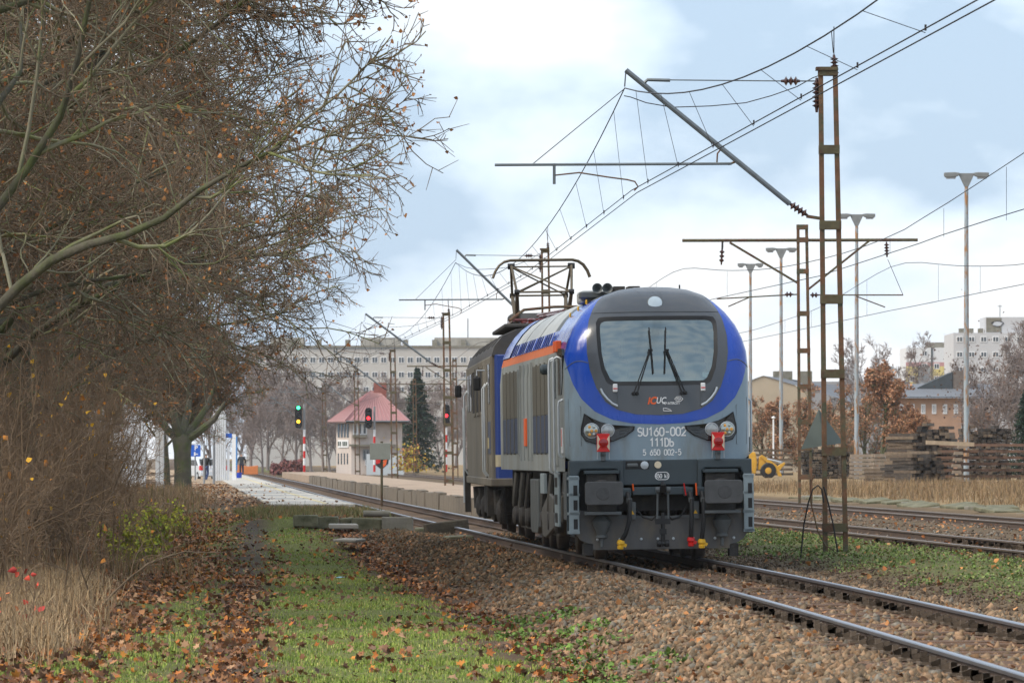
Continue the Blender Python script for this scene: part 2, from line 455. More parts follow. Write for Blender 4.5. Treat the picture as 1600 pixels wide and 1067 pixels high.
ORANGE = M('orange_stripe_paint', (.56, .155, .06), .5, var=.14, scale=4, stretch=(1, 3, .4))
ORNG = M('orange_red_paint', (.80, .12, .02), .4, var=.05)
YEL = M('yellow_paint', (.75, .42, .02), .45, var=.1)
REDP = M('red_paint', (.62, .015, .012), .35, var=.06)
REDL = M('red_lamp_lens', (.30, .004, .006), .15, var=.1, coat=.5)
CREAM = M('cream_reflector', (.72, .62, .45), .35, var=.05)
ALU = M('bright_handrail', (.50, .54, .57), .35, metal=.3, var=.08)
WINDS = bpy.data.materials.new('windscreen_glass'); WINDS.use_nodes = True
_t = WINDS.node_tree; _t.nodes.clear(); _o = _t.nodes.new('ShaderNodeOutputMaterial'); _m = _t.nodes.new('ShaderNodeMixShader'); _tr = _t.nodes.new('ShaderNodeBsdfTransparent'); _g = _t.nodes.new('ShaderNodeBsdfGlossy')
_tr.inputs[0].default_value = (.62, .76, .72, 1); _g.inputs['Color'].default_value = (.62, .72, .72, 1); _g.inputs['Roughness'].default_value = .10; _m.inputs[0].default_value = .34
_t.links.new(_tr.outputs[0], _m.inputs[1]); _t.links.new(_g.outputs[0], _m.inputs[2]); _t.links.new(_m.outputs[0], _o.inputs[0])
DARKGL = M('dark_window_glass', (.012, .015, .016), .08, var=.1, spec=.7)
LENS = M('lamp_lens', (.35, .38, .38), .1, metal=.3, var=.3, scale=40, spec=.8)
AMBER = M('amber_lamp_cells', (.75, .36, .06), .2, var=.3, scale=30, coat=.4)
REFL = M('lamp_reflector', (.42, .45, .42), .15, metal=.7, var=.25, scale=50)

LOC = Vector((2.255, 75.5, 0.0)); YAW = math.atan(.063)
loco = thing('diesel_locomotive', 'blue and grey diesel locomotive with big rounded windscreen facing the camera on the main track', 'locomotive', LOC, YAW)
loco.rotation_euler = (0, -CANT, YAW)
NP = .55                                            # nose plane behind the buffer faces
_wz = np.array([1.30, 2.9, 3.1, 3.3, 3.5, 3.7, 3.85, 3.97, 4.05, 4.09, 4.10])
_ww = np.array([1.38, 1.38, 1.365, 1.31, 1.22, 1.08, .93, .75, .52, .26, 0.0])
def wsec(z): return float(np.interp(z, _wz, _ww))
def wsec_z(x_): return float(np.interp(abs(x_), _ww[::-1], _wz[::-1]))
def topT(z):
    s = min(1.0, max(0.0, (z - 2.55) / 1.56)); return 1.15 * (1 - (1 - s**2.3)**(1/2.3)) + .05 * max(0, z - 2.1)
def front(x, z):
    w_ = max(wsec(z), 1e-3); q = min(1.0, abs(x) / w_)
    if z > 3.85: k = max(0.0, (4.10 - z) / .25)
    else: k = 1.0
    return NP + .5 * k * (1 - (1 - q**2.7)**(1/2.7)) + topT(z)
CZ = 3.05
def sym(pts): return [(x, z) for x, z in pts] + [(-x, z) for x, z in reversed(pts) if x > 1e-6]
ring_o = sym([(0, 1.5), (1.0, 1.5), (1.3, 1.5), (1.38, 1.55), (1.38, 2.0), (1.38, 2.9), (1.365, 3.1), (1.31, 3.3), (1.22, 3.5), (1.08, 3.7), (.93, 3.85), (.75, 3.97), (.52, 4.05), (.26, 4.09), (0, 4.10)])
blue_o = sym([(0, 2.03), (.4, 2.045), (.7, 2.105), (.95, 2.225), (1.15, 2.42), (1.27, 2.65), (1.34, 2.88), (1.385, 3.08), (1.365, 3.101), (1.31, 3.301), (1.22, 3.501), (1.08, 3.701), (.93, 3.851), (.75, 3.971), (.52, 4.051), (.26, 4.091), (0, 4.101)])
mask_o = sym([(0, 2.165), (.35, 2.18), (.62, 2.25), (.80, 2.37), (.93, 2.58), (1.02, 2.85), (1.055, 3.1), (1.05, 3.35), (1.0, 3.6), (.93, 3.755), (.845, 3.885), (.75, 3.971), (.52, 4.051), (.26, 4.091), (0, 4.101)])
scr_o = sym([(0, 2.60), (.70, 2.61), (.78, 2.66), (.855, 2.85), (.895, 3.1), (.905, 3.4), (.90, 3.56), (.86, 3.625), (.78, 3.64), (0, 3.645)])
scr_i = sym([(0, 2.665), (.66, 2.67), (.72, 2.71), (.80, 2.88), (.838, 3.1), (.848, 3.4), (.843, 3.51), (.81, 3.565), (.74, 3.575), (0, 3.58)])
NT = 160
def radius(poly, th):
    dx, dz = math.cos(th), math.sin(th); best = 0
    for i in range(len(poly)):
        ax, az = poly[i]; bx, bz = poly[(i+1) % len(poly)]
        az -= CZ; bz -= CZ
        den = dx*(bz-az) - dz*(bx-ax)
        if abs(den) < 1e-12: continue
        t = (ax*(bz-az) - az*(bx-ax)) / den; u = (ax*dz - az*dx) / den
        if t > 0 and -1e-9 <= u <= 1+1e-9: best = max(best, t)
    return best
THS = [2*math.pi*k/NT for k in range(NT)]
RAD = {n: [radius(p, t) for t in THS] for n, p in (('ring', ring_o), ('blue', blue_o), ('mask', mask_o), ('so', scr_o), ('si', scr_i))}
RAD['blue'] = [min(a, b) for a, b in zip(RAD['blue'], RAD['ring'])]
RAD['mask'] = [min(a, b) for a, b in zip(RAD['mask'], RAD['ring'])]
def zone(name, inner, outer, mat, lift=0.0, nr=8, fill=False, cluster=False, lift_in=None):
    vs, fs = [], []
    for j in range(nr + 1):
        t = j / nr
        if cluster: t = 1 - (1 - t)**1.8
        for k, th in enumerate(THS):
            ri = 0 if fill else RAD[inner][k]
            ro = RAD[outer][k]; r_ = ri + (ro - ri) * t
            x_, z_ = r_*math.cos(th), CZ + r_*math.sin(th)
            lf = lift if lift_in is None else lift_in + (lift - lift_in) * t
            vs.append((x_, front(x_, z_) - lf, z_))
    for j in range(nr):
        for k in range(NT):
            k2 = (k+1) % NT
            if not fill and RAD[outer][k] - RAD[inner][k] < 1e-3 and RAD[outer][k2] - RAD[inner][k2] < 1e-3: continue
            fs.append((j*NT+k, j*NT+k2, (j+1)*NT+k2, (j+1)*NT+k))
    m = MB().add(vs, fs)
    return m.build(name, mat, loco, smooth=True)
nose = zone('nose', 'blue', 'ring', NOSE, nr=10, cluster=True)
zone('blue_surround', 'mask', 'blue', BLUE, lift=.004, nr=14, cluster=True)
zone('front_mask', 'so', 'mask', MASK, lift=.010, nr=10)
zone('windscreen_seal', 'si', 'so', BLACK, lift=.012, lift_in=-.02, nr=3)
scr = zone('windscreen', 'si', 'si', WINDS, lift=-.015, nr=12, fill=True)
# thin dark joints in the blue surround
for sx in (-1, 1):
    pts = []
    for k in range(13):
        x_ = 1.045 + (1.37 - 1.045) * k / 12; z_ = 2.955 + .035 * math.sin(k / 12 * math.pi) - .09 * (k / 12)**3
        pts.append((sx*x_, front(sx*min(x_, wsec(z_)-.001), z_) - .006, z_))
    MB().tube(pts, .007, 4).build('panel_joint', MIDGR, loco)
pts = [(x_/20*1.0, front(x_/20, 3.70) - .012, 3.70 + .012*(1-(x_/20)**2)) for x_ in range(-19, 20)]
MB().tube(pts, .004, 4).build('panel_joint', MIDGR, loco)
def strip_pts(pts, lift=.016): return [(x_, front(x_, z_) - lift, z_) for x_, z_ in pts]
for xs in (-.62, .62):
    MB().tube(strip_pts([(xs, 2.63), (xs*1.01, 2.45), (xs*1.0, 2.27)]), .004, 4).build('panel_joint', MIDGR, loco)
# body shell behind the front ring, zone by zone
def shell(name, z0, z1, y0, y1, mat, nz=8, ny_=2, sides=(-1, 1), out_=0.0):
    if z1 < 4.05 and len(sides) == 2:
        shell(name, z0, z1, y0, y1, mat, nz, ny_, (-1,), out_); return shell(name, z0, z1, y0, y1, mat, nz, ny_, (1,), out_)
    m = MB()
    for sx in sides:
        vs, fs = [], []
        for i in range(nz + 1):
            z_ = z0 + (z1 - z0) * i / nz
            for j in range(ny_ + 1):
                a = y0 if y0 is not None else NP + .5 * (1.0 if z_ <= 3.85 else max(0, (4.10 - z_)/.25)) + topT(z_)
                vs.append((sx * (wsec(z_) + out_), a + (y1 - a) * j / ny_, z_ + out_ * .3))
        for i in range(nz):
            for j in range(ny_):
                q = (i*(ny_+1)+j, i*(ny_+1)+j+1, (i+1)*(ny_+1)+j+1, (i+1)*(ny_+1)+j)
                fs.append(q if sx > 0 else q[::-1])
        m.add(vs, fs)
    return m.build(name, mat, loco, smooth=True)
LEN = 16.8
wall = shell('side_wall', 1.34, 3.16, None, LEN, SIDEG, nz=6, sides=(-1,)); shell('side_wall', 1.34, 3.16, None, LEN, SIDEG, nz=6, sides=(1,))
shell('orange_stripe', 3.16, 3.30, 2.35, LEN, ORANGE, nz=2)
shell('cab_side_panel', 3.16, 3.30, None, 2.35, BLUE, nz=2)
shell('cab_side_panel', 3.30, 3.93, None, 4.2, BLUE, nz=10, ny_=12)
shell('roof', 3.93, 4.10, None, 4.2, MIDGR, nz=8, ny_=12)
shell('roof_band', 3.52, 4.10, 4.2, 5.2, MIDGR, nz=12)
shell('roof_edge', 3.30, 3.52, 4.2, LEN - 2.0, BLUE, nz=3)
shell('roof', 3.52, 4.10, 5.2, LEN - 2.0, ROOFG, nz=12)
shell('roof', 3.30, 4.10, LEN - 2.0, LEN, BLUE, nz=12, out_=.02)
MB().prism([(-1.38, 1.34), (1.38, 1.34)] + [(a, b) for a, b in zip(_ww[1:], _wz[1:])] + [(-a, b) for a, b in list(zip(_ww[1:-1], _wz[1:-1]))[::-1]], 'y', LEN - .02, LEN + .01).build('rear_end', BLUE, loco)
# sloped orange corner and louvre slots under the roof edge
MB().box(-1.405, -1.32, 2.30, 2.95, 3.155, 3.325).build('orange_corner', ORNG, loco, bevel=.01)
EBL = M('deep_blue_louvre', (.008, .02, .13), .5)
for k in range(20):
    y_ = 4.6 + k * .5
    MB().bar((-1.335, y_, 3.31), (-1.255, y_, 3.50), .20, .012, up=(1, 0, 0)).build('louvre', EBL if k % 4 else BLUE, loco)
for y_ in (8.6, 12.2):
    MB().tube([(-(wsec(z_) + .004), y_, z_) for z_ in np.linspace(3.32, 4.08, 12)], .005, 4).build('roof_joint', MIDGR, loco)
# left side: filter panels, door, window, handrails
def side_panel(name, y0, y1, z0, z1, mat, t=.015): return MB().box(-1.38 - t, -1.375, y0, y1, z0, z1).build(name, mat, loco, bevel=.006)
GRILLE = M('dirty_filter_grille', (.105, .10, .082), .7, var=.18, scale=2, stretch=(1, 12, .4), bump=.5, bscale=6)
GRILB = M('dirty_blue_filter_grille', (.05, .065, .105), .7, var=.18, scale=2, stretch=(1, 12, .4), bump=.5, bscale=6)
for y0, y1 in ((4.1, 7.9), (11.6, 15.8)):
    side_panel('filter_grille', y0, y1, 2.22, 3.02, GRILLE); side_panel('filter_grille', y0, y1, 1.62, 2.215, GRILB)
    for k in range(5):
        y_ = y0 + k * (y1 - y0) / 4
        MB().box(-1.404, -1.38, y_ - .05, y_ + .05, 1.60, 3.04).build('grille_rib', SIDEG if k in (0, 4) else GRILLE, loco)
for y_ in (8.3, 9.2, 10.2, 11.1): MB().box(-1.40, -1.375, y_ - .04, y_ + .04, 1.5, 3.1).build('side_rib', SIDEG, loco)
side_panel('orange_mark', 9.55, 10.0, 1.74, 2.2, ORNG, .028)
MB().box(-1.392, -1.37, 2.35, 3.15, 1.42, 3.12).build('cab_door', SIDEG, loco, bevel=.01)
MB().box(-1.398, -1.37, 2.55, 2.95, 2.45, 3.02).build('door_window', DARKGL, loco)
MB().prism([(1.22, 3.08), (1.30, 3.18), (2.1, 3.2), (2.22, 3.1), (2.22, 2.5), (1.5, 2.5), (1.26, 2.75)], 'x', -1.392, -1.36).build('cab_side_window', DARKGL, loco)
for y_, z0, z1 in ((2.28, 1.3, 3.08), (3.22, 1.3, 3.08), (1.35, 1.55, 2.42), (3.32, 1.3, 3.05)):
    MB().tube([(-1.38, y_, z0), (-1.44, y_, z0+.03), (-1.45, y_, z0+.1), (-1.45, y_, z1-.1), (-1.44, y_, z1-.03), (-1.38, y_, z1)], .019, 6).build('handrail', ALU, loco, smooth=True)
for y_, z0, z1 in ((1.35, 1.55, 2.42),):
    MB().tube([(1.38, y_, z0), (1.45, y_, z0+.05), (1.45, y_, z1-.05), (1.38, y_, z1)], .019, 6).build('handrail', ALU, loco, smooth=True)
MB().lathe((-1.38, 4.25, 2.92), (-1, 0, 0), [(.05, 0), (.085, .03), (.085, .1), (.05, .14)], 10).build('side_camera', DKGREY, loco, smooth=True)
MB().box(-1.392, -1.375, 1.36, 1.62, 1.62, 2.0).build('warning_sticker', WHITE, loco)
MB().box(-1.396, -1.39, 1.52, 1.60, 1.72, 1.98).build('warning_sticker', REDP, loco)
# nose doors on the corners
for sx in (-1, 1):
    o_ = [(sx*1.16, 2.30), (sx*1.16, 1.72), (sx*1.32, 1.72), (sx*1.335, 2.42)]
    MB().tube(strip_pts(o_ + o_[:1], .002), .004, 4).build('panel_joint', MIDGR, loco)
# headlight clusters
for sx in (-1, 1):
    poly = [(1.115, 2.205), (1.165, 1.98), (1.165, 1.89), (1.10, 1.79), (.947, 1.745), (.705, 1.78), (.504, 1.855), (.38, 1.95), (.37, 2.005), (.50, 2.012), (.70, 2.03), (.876, 2.075), (1.0, 2.13)]
    cxp, czp = .86, 1.93
    for nm, sc_, lf, mt in (('headlight_housing', 1.0, .018, BLACK), ('headlight_panel', .94, .030, BLKP)):
        p = [(sx*(cxp + (a-cxp)*sc_), czp + (b-czp)*sc_) for a, b in poly]
        vs = strip_pts(p, lf) + strip_pts(p, -.03); n_ = len(p)
        cpt = strip_pts([(sx*cxp, czp)], lf)
        fs = [(k, (k+1) % n_, 2*n_) for k in range(n_)] + [(k, (k+1) % n_, (k+1) % n_+n_, k+n_) for k in range(n_)]
        MB().add(vs + cpt, fs).build(nm, mt, loco)
    for xc, rr, inner in ((1.01, .115, AMBER), (.775, .100, LENS)):
        yf = front(xc, 1.94) - .034
        hl = MB().lathe((sx*xc, yf, 1.945), (0, -1, 0), [(rr, -.05), (rr, .022), (rr*.93, .026), (rr*.9, .012)], 24).build('headlight', ALU, loco, smooth=True)
        MB().lathe((sx*xc, yf - .013, 1.945), (0, -1, 0), [(rr*.9, 0), (rr*.6, .006), (0.001, .009)], 24).build('reflector', REFL if inner is AMBER else LENS, hl, smooth=True)
        if inner is AMBER:
            for q in range(7):
                a = q * math.pi / 3; rq = 0 if q == 6 else rr * .56
                MB().lathe((sx*xc + rq*math.cos(a), yf - .018, 1.945 + rq*math.sin(a)), (0, -1, 0), [(rr*.21, 0), (rr*.19, .014), (.001, .018)], 8).build('lamp_cell', AMBER if q % 2 == 0 or q == 6 else REFL, hl, smooth=True)
    for k in range(4):
        z_ = 1.985 - k * .042; x0, x1 = .43 + k * .035, .60 + k * .006
        MB().tube(strip_pts([(sx*x0, z_), (sx*x1, z_ - .006)], .034), .005, 5).build('vent_slat', DKGREY, loco)
# lettering
def text(body, x_, z_, size, mat, name='lettering', y_=None, parent=None, sx=1.0, shear=0.0, lift=.006, yaw=0, thick=.0):
    cu = bpy.data.curves.new('t', 'FONT'); cu.body = body; cu.size = size; cu.align_x = 'CENTER'; cu.align_y = 'CENTER'; cu.extrude = .001; cu.shear = shear
    cu.offset = thick; cu.resolution_u = 3
    o = bpy.data.objects.new('t', cu); C.objects.link(o)
    dg = bpy.context.evaluated_depsgraph_get(); me = bpy.data.meshes.new_from_object(o.evaluated_get(dg))
    bpy.data.objects.remove(o)
    m = link(name, me, mat, parent or loco)
    for v in me.vertices:                           # lay the letters on the curved front
        xx, zz = x_ + v.co.x * sx, z_ + v.co.y
        yy = (front(xx, zz) - lift if y_ is None else y_) - v.co.z
        v.co = (xx, yy, zz)
    return m
def arc(cx_, cy_, rx, ry, a0, a1, n=10): return [(cx_ + rx*math.cos(R(a0 + (a1-a0)*k/n)), cy_ + ry*math.sin(R(a0 + (a1-a0)*k/n))) for k in range(n+1)]
GL = {'0': [arc(.3, .7, .3, .3, 0, 180) + arc(.3, .3, .3, .3, 180, 360) + [(.6, .7)]], '1': [[(.08, .76), (.34, 1), (.34, 0)]],
      '2': [arc(.3, .7, .3, .3, 165, -35) + [(0, 0), (.6, 0)]], '5': [[(.54, 1), (.08, 1), (.05, .56)] + arc(.27, .33, .32, .33, 125, -150)],
      '6': [[(.46, 1), (.12, .58)] + arc(.3, .31, .3, .31, 150, 510, 16)], '8': [arc(.3, .75, .25, .25, 0, 360, 14), arc(.3, .26, .3, .26, 0, 360, 14)],
      'S': [arc(.3, .74, .28, .26, 25, 270) + arc(.3, .25, .3, .25, 70, -155)], 'U': [[(0, 1), (0, .3)] + arc(.3, .3, .3, .3, 180, 360) + [(.6, 1)]],
      '-': [[(.06, .46), (.54, .46)]], 'D': [[(0, 0), (0, 1), (.22, 1)] + arc(.22, .5, .38, .5, 85, -85) + [(0, 0)]],
      'b': [[(0, 1), (0, 0)], arc(.27, .29, .27, .29, 0, 360, 14)], 'k': [[(0, 1), (0, 0)], [(.42, .62), (0, .26)], [(.16, .40), (.46, 0)]],
      'N': [[(0, 0), (0, 1), (.55, 0), (.55, 1)]], ' ': []}
def strokes(body, xc, zc, h, mat, wide=1.0, gap=.22, st=.175, y_=None, parent=None):
    """flat painted lettering drawn as ribbons of even width"""
    wid = .6*wide*h; adv = wid + gap*h; n_ = len(body); x0 = xc - (n_*wid + (n_-1)*gap*h)/2
    m = MB()
    for i, ch in enumerate(body):
        for pl_ in GL[ch]:
            P = [Vector((x0 + i*adv + a*wide*h, zc - h/2 + b*h)) for a, b in pl_]; vs = []; k_ = len(P)
            closed = (P[0]-P[-1]).length < 1e-4
            for j in range(k_):
                pa = P[j-1] if j > 0 else (P[-2] if closed else None); pb = P[j+1] if j < k_-1 else (P[1] if closed else None)
                d1 = (P[j]-pa).normalized() if pa is not None else None; d2 = (pb-P[j]).normalized() if pb is not None else None
                d1 = d1 or d2; d2 = d2 or d1
                nn = Vector((-d1.y-d2.y, d1.x+d2.x)); nn.normalize(); c_ = max(.5, nn.dot(Vector((-d1.y, d1.x))))
                for s_ in (-1, 1):
                    q = P[j] + nn*(s_*st*h/2/c_)
                    vs.append((q.x, (front(q.x, q.y) - .005) if y_ is None else y_, q.y))
            m.add(vs, [(2*j, 2*j+1, 2*j+3, 2*j+2) for j in range(k_-1)])
    return m.build('lettering', mat, parent or loco)
strokes('SU160-002', .03, 1.918, .120, WHITE, wide=.86, gap=.165)
strokes('111Db', .03, 1.760, .118, WHITE, wide=.80, gap=.15)
strokes('5 650 002-5', .03, 1.612, .082, WHITE, wide=.80, gap=.16)
text('iC', -.115, 2.375, .15, ORNG, shear=.25, thick=.006, lift=.02, sx=.9)
text('UC', .02, 2.378, .13, WHITE, shear=.25, thick=.002, lift=.019, sx=.8)
text('PKP INTERCITY', .175, 2.335, .052, WHITE, shear=.2, thick=.001, lift=.018, sx=.72)
text('PESA', .29, 2.40, .045, WHITE, thick=.001, lift=.018, sx=.75)
hexo = [(.29 + .062*math.cos(R(60*k)), 2.40 + .036*math.sin(R(60*k))) for k in range(7)]
MB().tube(strip_pts(hexo, .018), .005, 4).build('emblem', WHITE, loco)
MB().tube(strip_pts([(.06, 2.225), (.055, 2.265), (.10, 2.262), (.15, 2.245), (.185, 2.222), (.06, 2.225)], .018), .006, 4).build('emblem', WHITE, loco)
# top marker light, small lamps, grab bars, wipers
zt = 3.83; yt = front(0, zt)
MB().lathe((-.0, yt + .03, zt), (0, -.86, .5), [(.122, 0), (.122, .03), (.108, .034)], 28).build('top_lamp_rim', MIDGR, loco, smooth=True)
MB().lathe((-.0, yt + .012, zt + .010), (0, -.86, .5), [(.106, 0), (.106, .022), (.07, .032), (.001, .036)], 28).build('top_lamp', M('pale_lamp_glass', (.42, .50, .56), .12, var=.1, spec=.8), loco, smooth=True)
for sx in (-1, 1):
    x_, z_ = sx*.655, 2.575; yy = front(x_, z_) - .012
    lp = MB().box(x_ - .034, x_ + .034, yy - .05, yy + .01, z_ - .06, z_ + .06).build('marker_lamp', WHITE, loco, bevel=.012)
    MB().box(x_ - .032, x_ + .032, yy - .054, yy - .05, z_ - .018, z_ - .002).build('lens', REDP, lp)
    g = [(sx*.865, 2.56), (sx*.84, 2.50), (sx*.775, 2.415), (sx*.70, 2.345), (sx*.63, 2.31)]
    MB().tube([(g[0][0], front(*g[0]), g[0][1])] + strip_pts(g, .055) + [(g[-1][0], front(*g[-1]), g[-1][1])], .017, 6).build('grab_bar', ALU, loco, smooth=True)
    wp = MB().tube(strip_pts([(sx*.335, 2.49), (sx*.115, 3.14)], .06), .010, 5)
    wp.tube(strip_pts([(sx*.385, 2.49), (sx*.135, 3.12)], .06), .009, 5)
    w_o = wp.build('wiper_arm', BLACK, loco)
    MB().tube(strip_pts([(sx*.125, 3.47), (sx*.105, 3.12), (sx*.085, 2.78)], .05), .011, 5).build('wiper_blade', BLACK, w_o)
    for xx in (.335, .385):
        yy = front(sx*xx, 2.49); MB().lathe((sx*xx, yy, 2.49), (0, -1, 0), [(.028, -.01), (.028, .07), (.018, .085)], 10).build('wiper_pivot', BLACK, w_o, smooth=True)
    MB().obox((sx*.12, front(sx*.12, 3.12) - .062, 3.13), (.07, .03, .03)).build('wiper_clamp', BLACK, w_o)
# cab seen dimly through the glass
CABW = M('cab_wall_grey', (.30, .33, .33), .8, var=.08); CABD = M('cab_desk_grey', (.11, .12, .125), .6, var=.1); SEAT = M('seat_fabric', (.035, .04, .05), .9, var=.15)
MB().prism([(-1.3, 1.5), (1.3, 1.5), (1.3, 3.0), (1.2, 3.35), (1.0, 3.6), (.6, 3.85), (-.6, 3.85), (-1.0, 3.6), (-1.2, 3.35), (-1.3, 3.0)], 'y', 2.75, 2.80).build('cab_back_wall', CABW, loco); MB().box(-1.30, 1.30, 1.2, 2.8, 1.5, 1.55).build('cab_floor', CABD, loco)
MB().box(-.35, .35, 2.70, 2.745, 1.6, 3.5).build('cab_inner_door', M('cab_door_grey', (.20, .22, .23), .7), loco, bevel=.01)
MB().prism([(1.05, 1.6), (1.05, 2.66), (1.25, 2.74), (1.7, 2.55), (1.75, 1.6)], 'x', -1.15, 1.15).build('driver_desk', CABD, loco, bevel=.02)
for xs in (-.55, .62):
    st_ = MB().box(xs - .24, xs + .24, 2.2, 2.32, 2.35, 3.05).build('seat', SEAT, loco, bevel=.06); MB().box(xs - .14, xs + .14, 2.22, 2.31, 3.08, 3.28).build('headrest', SEAT, st_, bevel=.04)
    MB().box(xs - .17, xs + .17, 1.36, 1.40, 2.70, 2.95).build('desk_monitor', BLKP, loco, bevel=.01)
MB().box(.72, .98, 1.22, 1.26, 2.70, 2.80).build('paper_sheet', WHITE, loco)
# lower front: beam, buffer surrounds, buffers
MB().box(-.56, .56, NP - .005, NP + .25, 1.13, 1.505).build('beam_panel', DKGREY, loco, bevel=.012)
for a in ((-.40, .08, .035), ):
    MB().box(-.52, -.16, NP - .010, NP + .05, 1.365, 1.49).build('socket_recess', BLACK, loco, bevel=.01)
    MB().box(-.50, -.33, NP - .03, NP + .02, 1.395, 1.455).build('socket_cover', MIDGR, loco, bevel=.02)
    MB().lathe((-.235, NP, 1.425), (0, -1, 0), [(.06, 0), (.06, .03), (.02, .04)], 12).build('multi_socket', ALU, loco, smooth=True)
    MB().lathe((-.035, NP, 1.425), (0, -1, 0), [(.055, 0), (.05, .03), (.02, .03)], 12).build('air_socket', CREAM, loco, smooth=True)
MB().ring(rrect(.025, 1.262, .195, .10, .048), rrect(.025, 1.262, .215, .12, .058), 'y', NP - .014, NP - .004).build('oval_plate', WHITE, loco)
strokes('850 kN', .025, 1.262, .058, WHITE, wide=.75, gap=.16, y_=NP - .0085)
MB().box(-1.1, 1.1, NP + .25, NP + .5, .75, 1.5).build('head_stock', UNDER, loco)
for sx in (-1, 1):
    # arched surround of the buffer: outer plate with an open bay
    outer = [(.55, 1.505), (1.36, 1.505), (1.36, .42), (1.24, .42), (1.24, 1.25), (1.19, 1.37), (.66, 1.37), (.62, 1.33), (.62, 1.0), (.55, 1.0)]
    MB().prism([(sx*a, b) for a, b in outer], 'y', NP - .06, NP + .22).build('buffer_surround', DKGREY, loco, bevel=.02)
    MB().box(sx*.60 if sx > 0 else -1.30, 1.30 if sx > 0 else sx*.60, NP + .2, NP + .3, .62, 1.42).build('buffer_bay', BLACK, loco)
    bf = MB().prism(rrect(sx*.885, 1.02, .565, .345, .05), 'y', 0.0, .045).build('buffer_plate', M('greased_buffer_steel', (.085, .085, .086), .42, metal=.4, var=.25, scale=6, rvar=.1), loco, bevel=.01)
    MB().lathe((sx*.885, .04, 1.03), (0, 1, 0), [(.12, 0), (.13, .1), (.17, .3), (.19, .32), (.19, .8)], 18).build('buffer_shank', UNDER, bf, smooth=True)
    MB().lathe((sx*.90, -.0005, 1.02), (0, -1, 0), [(.105, 0), (.095, .002)], 18).build('grease_ring', M('old_grease', (.07, .07, .071), .36, metal=.4, var=.3, scale=12), bf)
    MB().box(sx*.885 - .26, sx*.885 + .26, NP - .16, NP + .02, 1.305, 1.355).build('upper_step', DKGREY, loco, bevel=.006)
    MB().box(sx*.885 - .265, sx*.885 + .265, NP - .42, NP + .02, .70, .745).build('lower_step', MIDGR, loco, bevel=.006)
    MB().box(sx*.885 - .22, sx*.885 + .22, NP - .1, NP + .05, .745, 1.3).build('buffer_box', UNDER, loco, bevel=.01)
    # corner step ladder
    lx = -1.30 if sx < 0 else 1.30
    ld = MB().box(lx - .075, lx + .075, NP - .14, NP - .10, .42, 1.28)
    ld2 = ld.build('step_plate', STEPG, loco, bevel=.008)
    for z_ in (.58, .86, 1.08): MB().box(lx + .02 - .03, lx + .02 + .03, NP - .143, NP - .138, z_ - .09, z_ + .06).build('step_slot', BLACK, ld2)
    for z_ in (.44, .72, 1.0, 1.24): MB().box(lx - .08, lx + .08, NP - .14, NP + .25, z_ - .02, z_ + .02).build('step', STEPG, loco)
    MB().box(lx - sx*.0 - .085, lx + .085, NP + .2, NP + .26, .40, 1.3).build('step_back', DKGREY, loco)
    # socket hanging below the buffer
    MB().lathe((sx*.895, NP - .12, .70), (0, 0, -1), [(.05, 0), (.14, .10), (.13, .16), (.09, .24), (.07, .30), (.09, .31), (.09, .34), (.03, .36), (.025, .48), (.015, .49)], 10).build('jumper_socket', MIDGR, loco, smooth=True)
# coupling hook and screw coupling
MB().box(-.42, .42, NP - .05, NP + .2, .98, 1.10).build('draw_beam', DKGREY, loco, bevel=.01)
hk = MB().tube([(0, NP + .1, 1.03), (0, NP - .28, 1.03), (0, NP - .40, 1.06), (0, NP - .44, 1.12), (0, NP - .38, 1.16)], [.06, .06, .055, .045, .03], 8).build('coupling_hook', BLACK, loco, smooth=True)
for sx in (-1, 1):
    MB().tube([(sx*.075, NP - .36, 1.06), (sx*.085, NP - .30, .60)], .016, 6).build('coupling_link', MIDGR, hk)
    MB().lathe((sx*.05, NP - .38, 1.06), (sx, 0, 0), [(.045, 0), (.045, .06)], 10).build('hook_pin', MIDGR, hk)
MB().box(-.11, .11, NP - .34, NP - .26, .55, .63).tube([(0, NP - .30, .72), (0, NP - .30, .22)], .03, 8).box(-.05, .05, NP - .34, NP - .26, .40, .48).build('coupling_screw', BLACK, hk)
MB().lathe((-.09, NP - .30, .265), (1, 0, 0), [(.05, 0), (.055, .06), (.04, .07), (.04, .11), (.055, .12), (.05, .18)], 12).build('coupling_trunnion', BLACK, hk, smooth=True)
# brake hoses and cocks
for x0, lever, tipm, bend, zt_ in ((-.52, YEL, YEL, -.10, .24), (.40, REDP, REDP, .02, .27), (.58, YEL, YEL, 0.0, .24)):
    hs = MB().tube([(x0, NP - .05, 1.02), (x0 + .02, NP - .2, 1.0), (x0 + .035, NP - .27, .9), (x0 + .03, NP - .29, .62), (x0 + .01 + bend*.4, NP - .28, .42), (x0 + bend, NP - .24, zt_ + .06)], .034, 8).build('brake_hose', BLACK, loco, smooth=True)
    MB().lathe((x0 + bend, NP - .24, zt_ + .09), (bend*.8, 0, -1), [(.03, 0), (.055, .02), (.06, .06), (.04, .09), (.05, .10), (.045, .14), (.02, .15)], 8).obox((x0 + bend + .05, NP - .24, zt_ + .01), (.07, .04, .05), ry=.5).build('hose_coupling', tipm, hs)
    MB().box(x0 - .06, x0 + .07, NP - .16, NP + .0, .96, 1.09).build('brake_cock', DKGREY, loco, bevel=.015)
    MB().lathe((x0 + .03, NP - .25, .94), (0, 0, -1), [(.042, 0), (.042, .07)], 10).build('hose_clamp', MIDGR, hs)
    lo = x0 - .07 if x0 > 0 else x0 + .09
    MB().bar((lo, NP - .19, 1.15), (lo + (.03 if lever is REDP else .01), NP - .18, .97 if x0 > 0 else 1.05), .022, .012).build('cock_lever', ORNG if lever is YEL else REDP, loco)
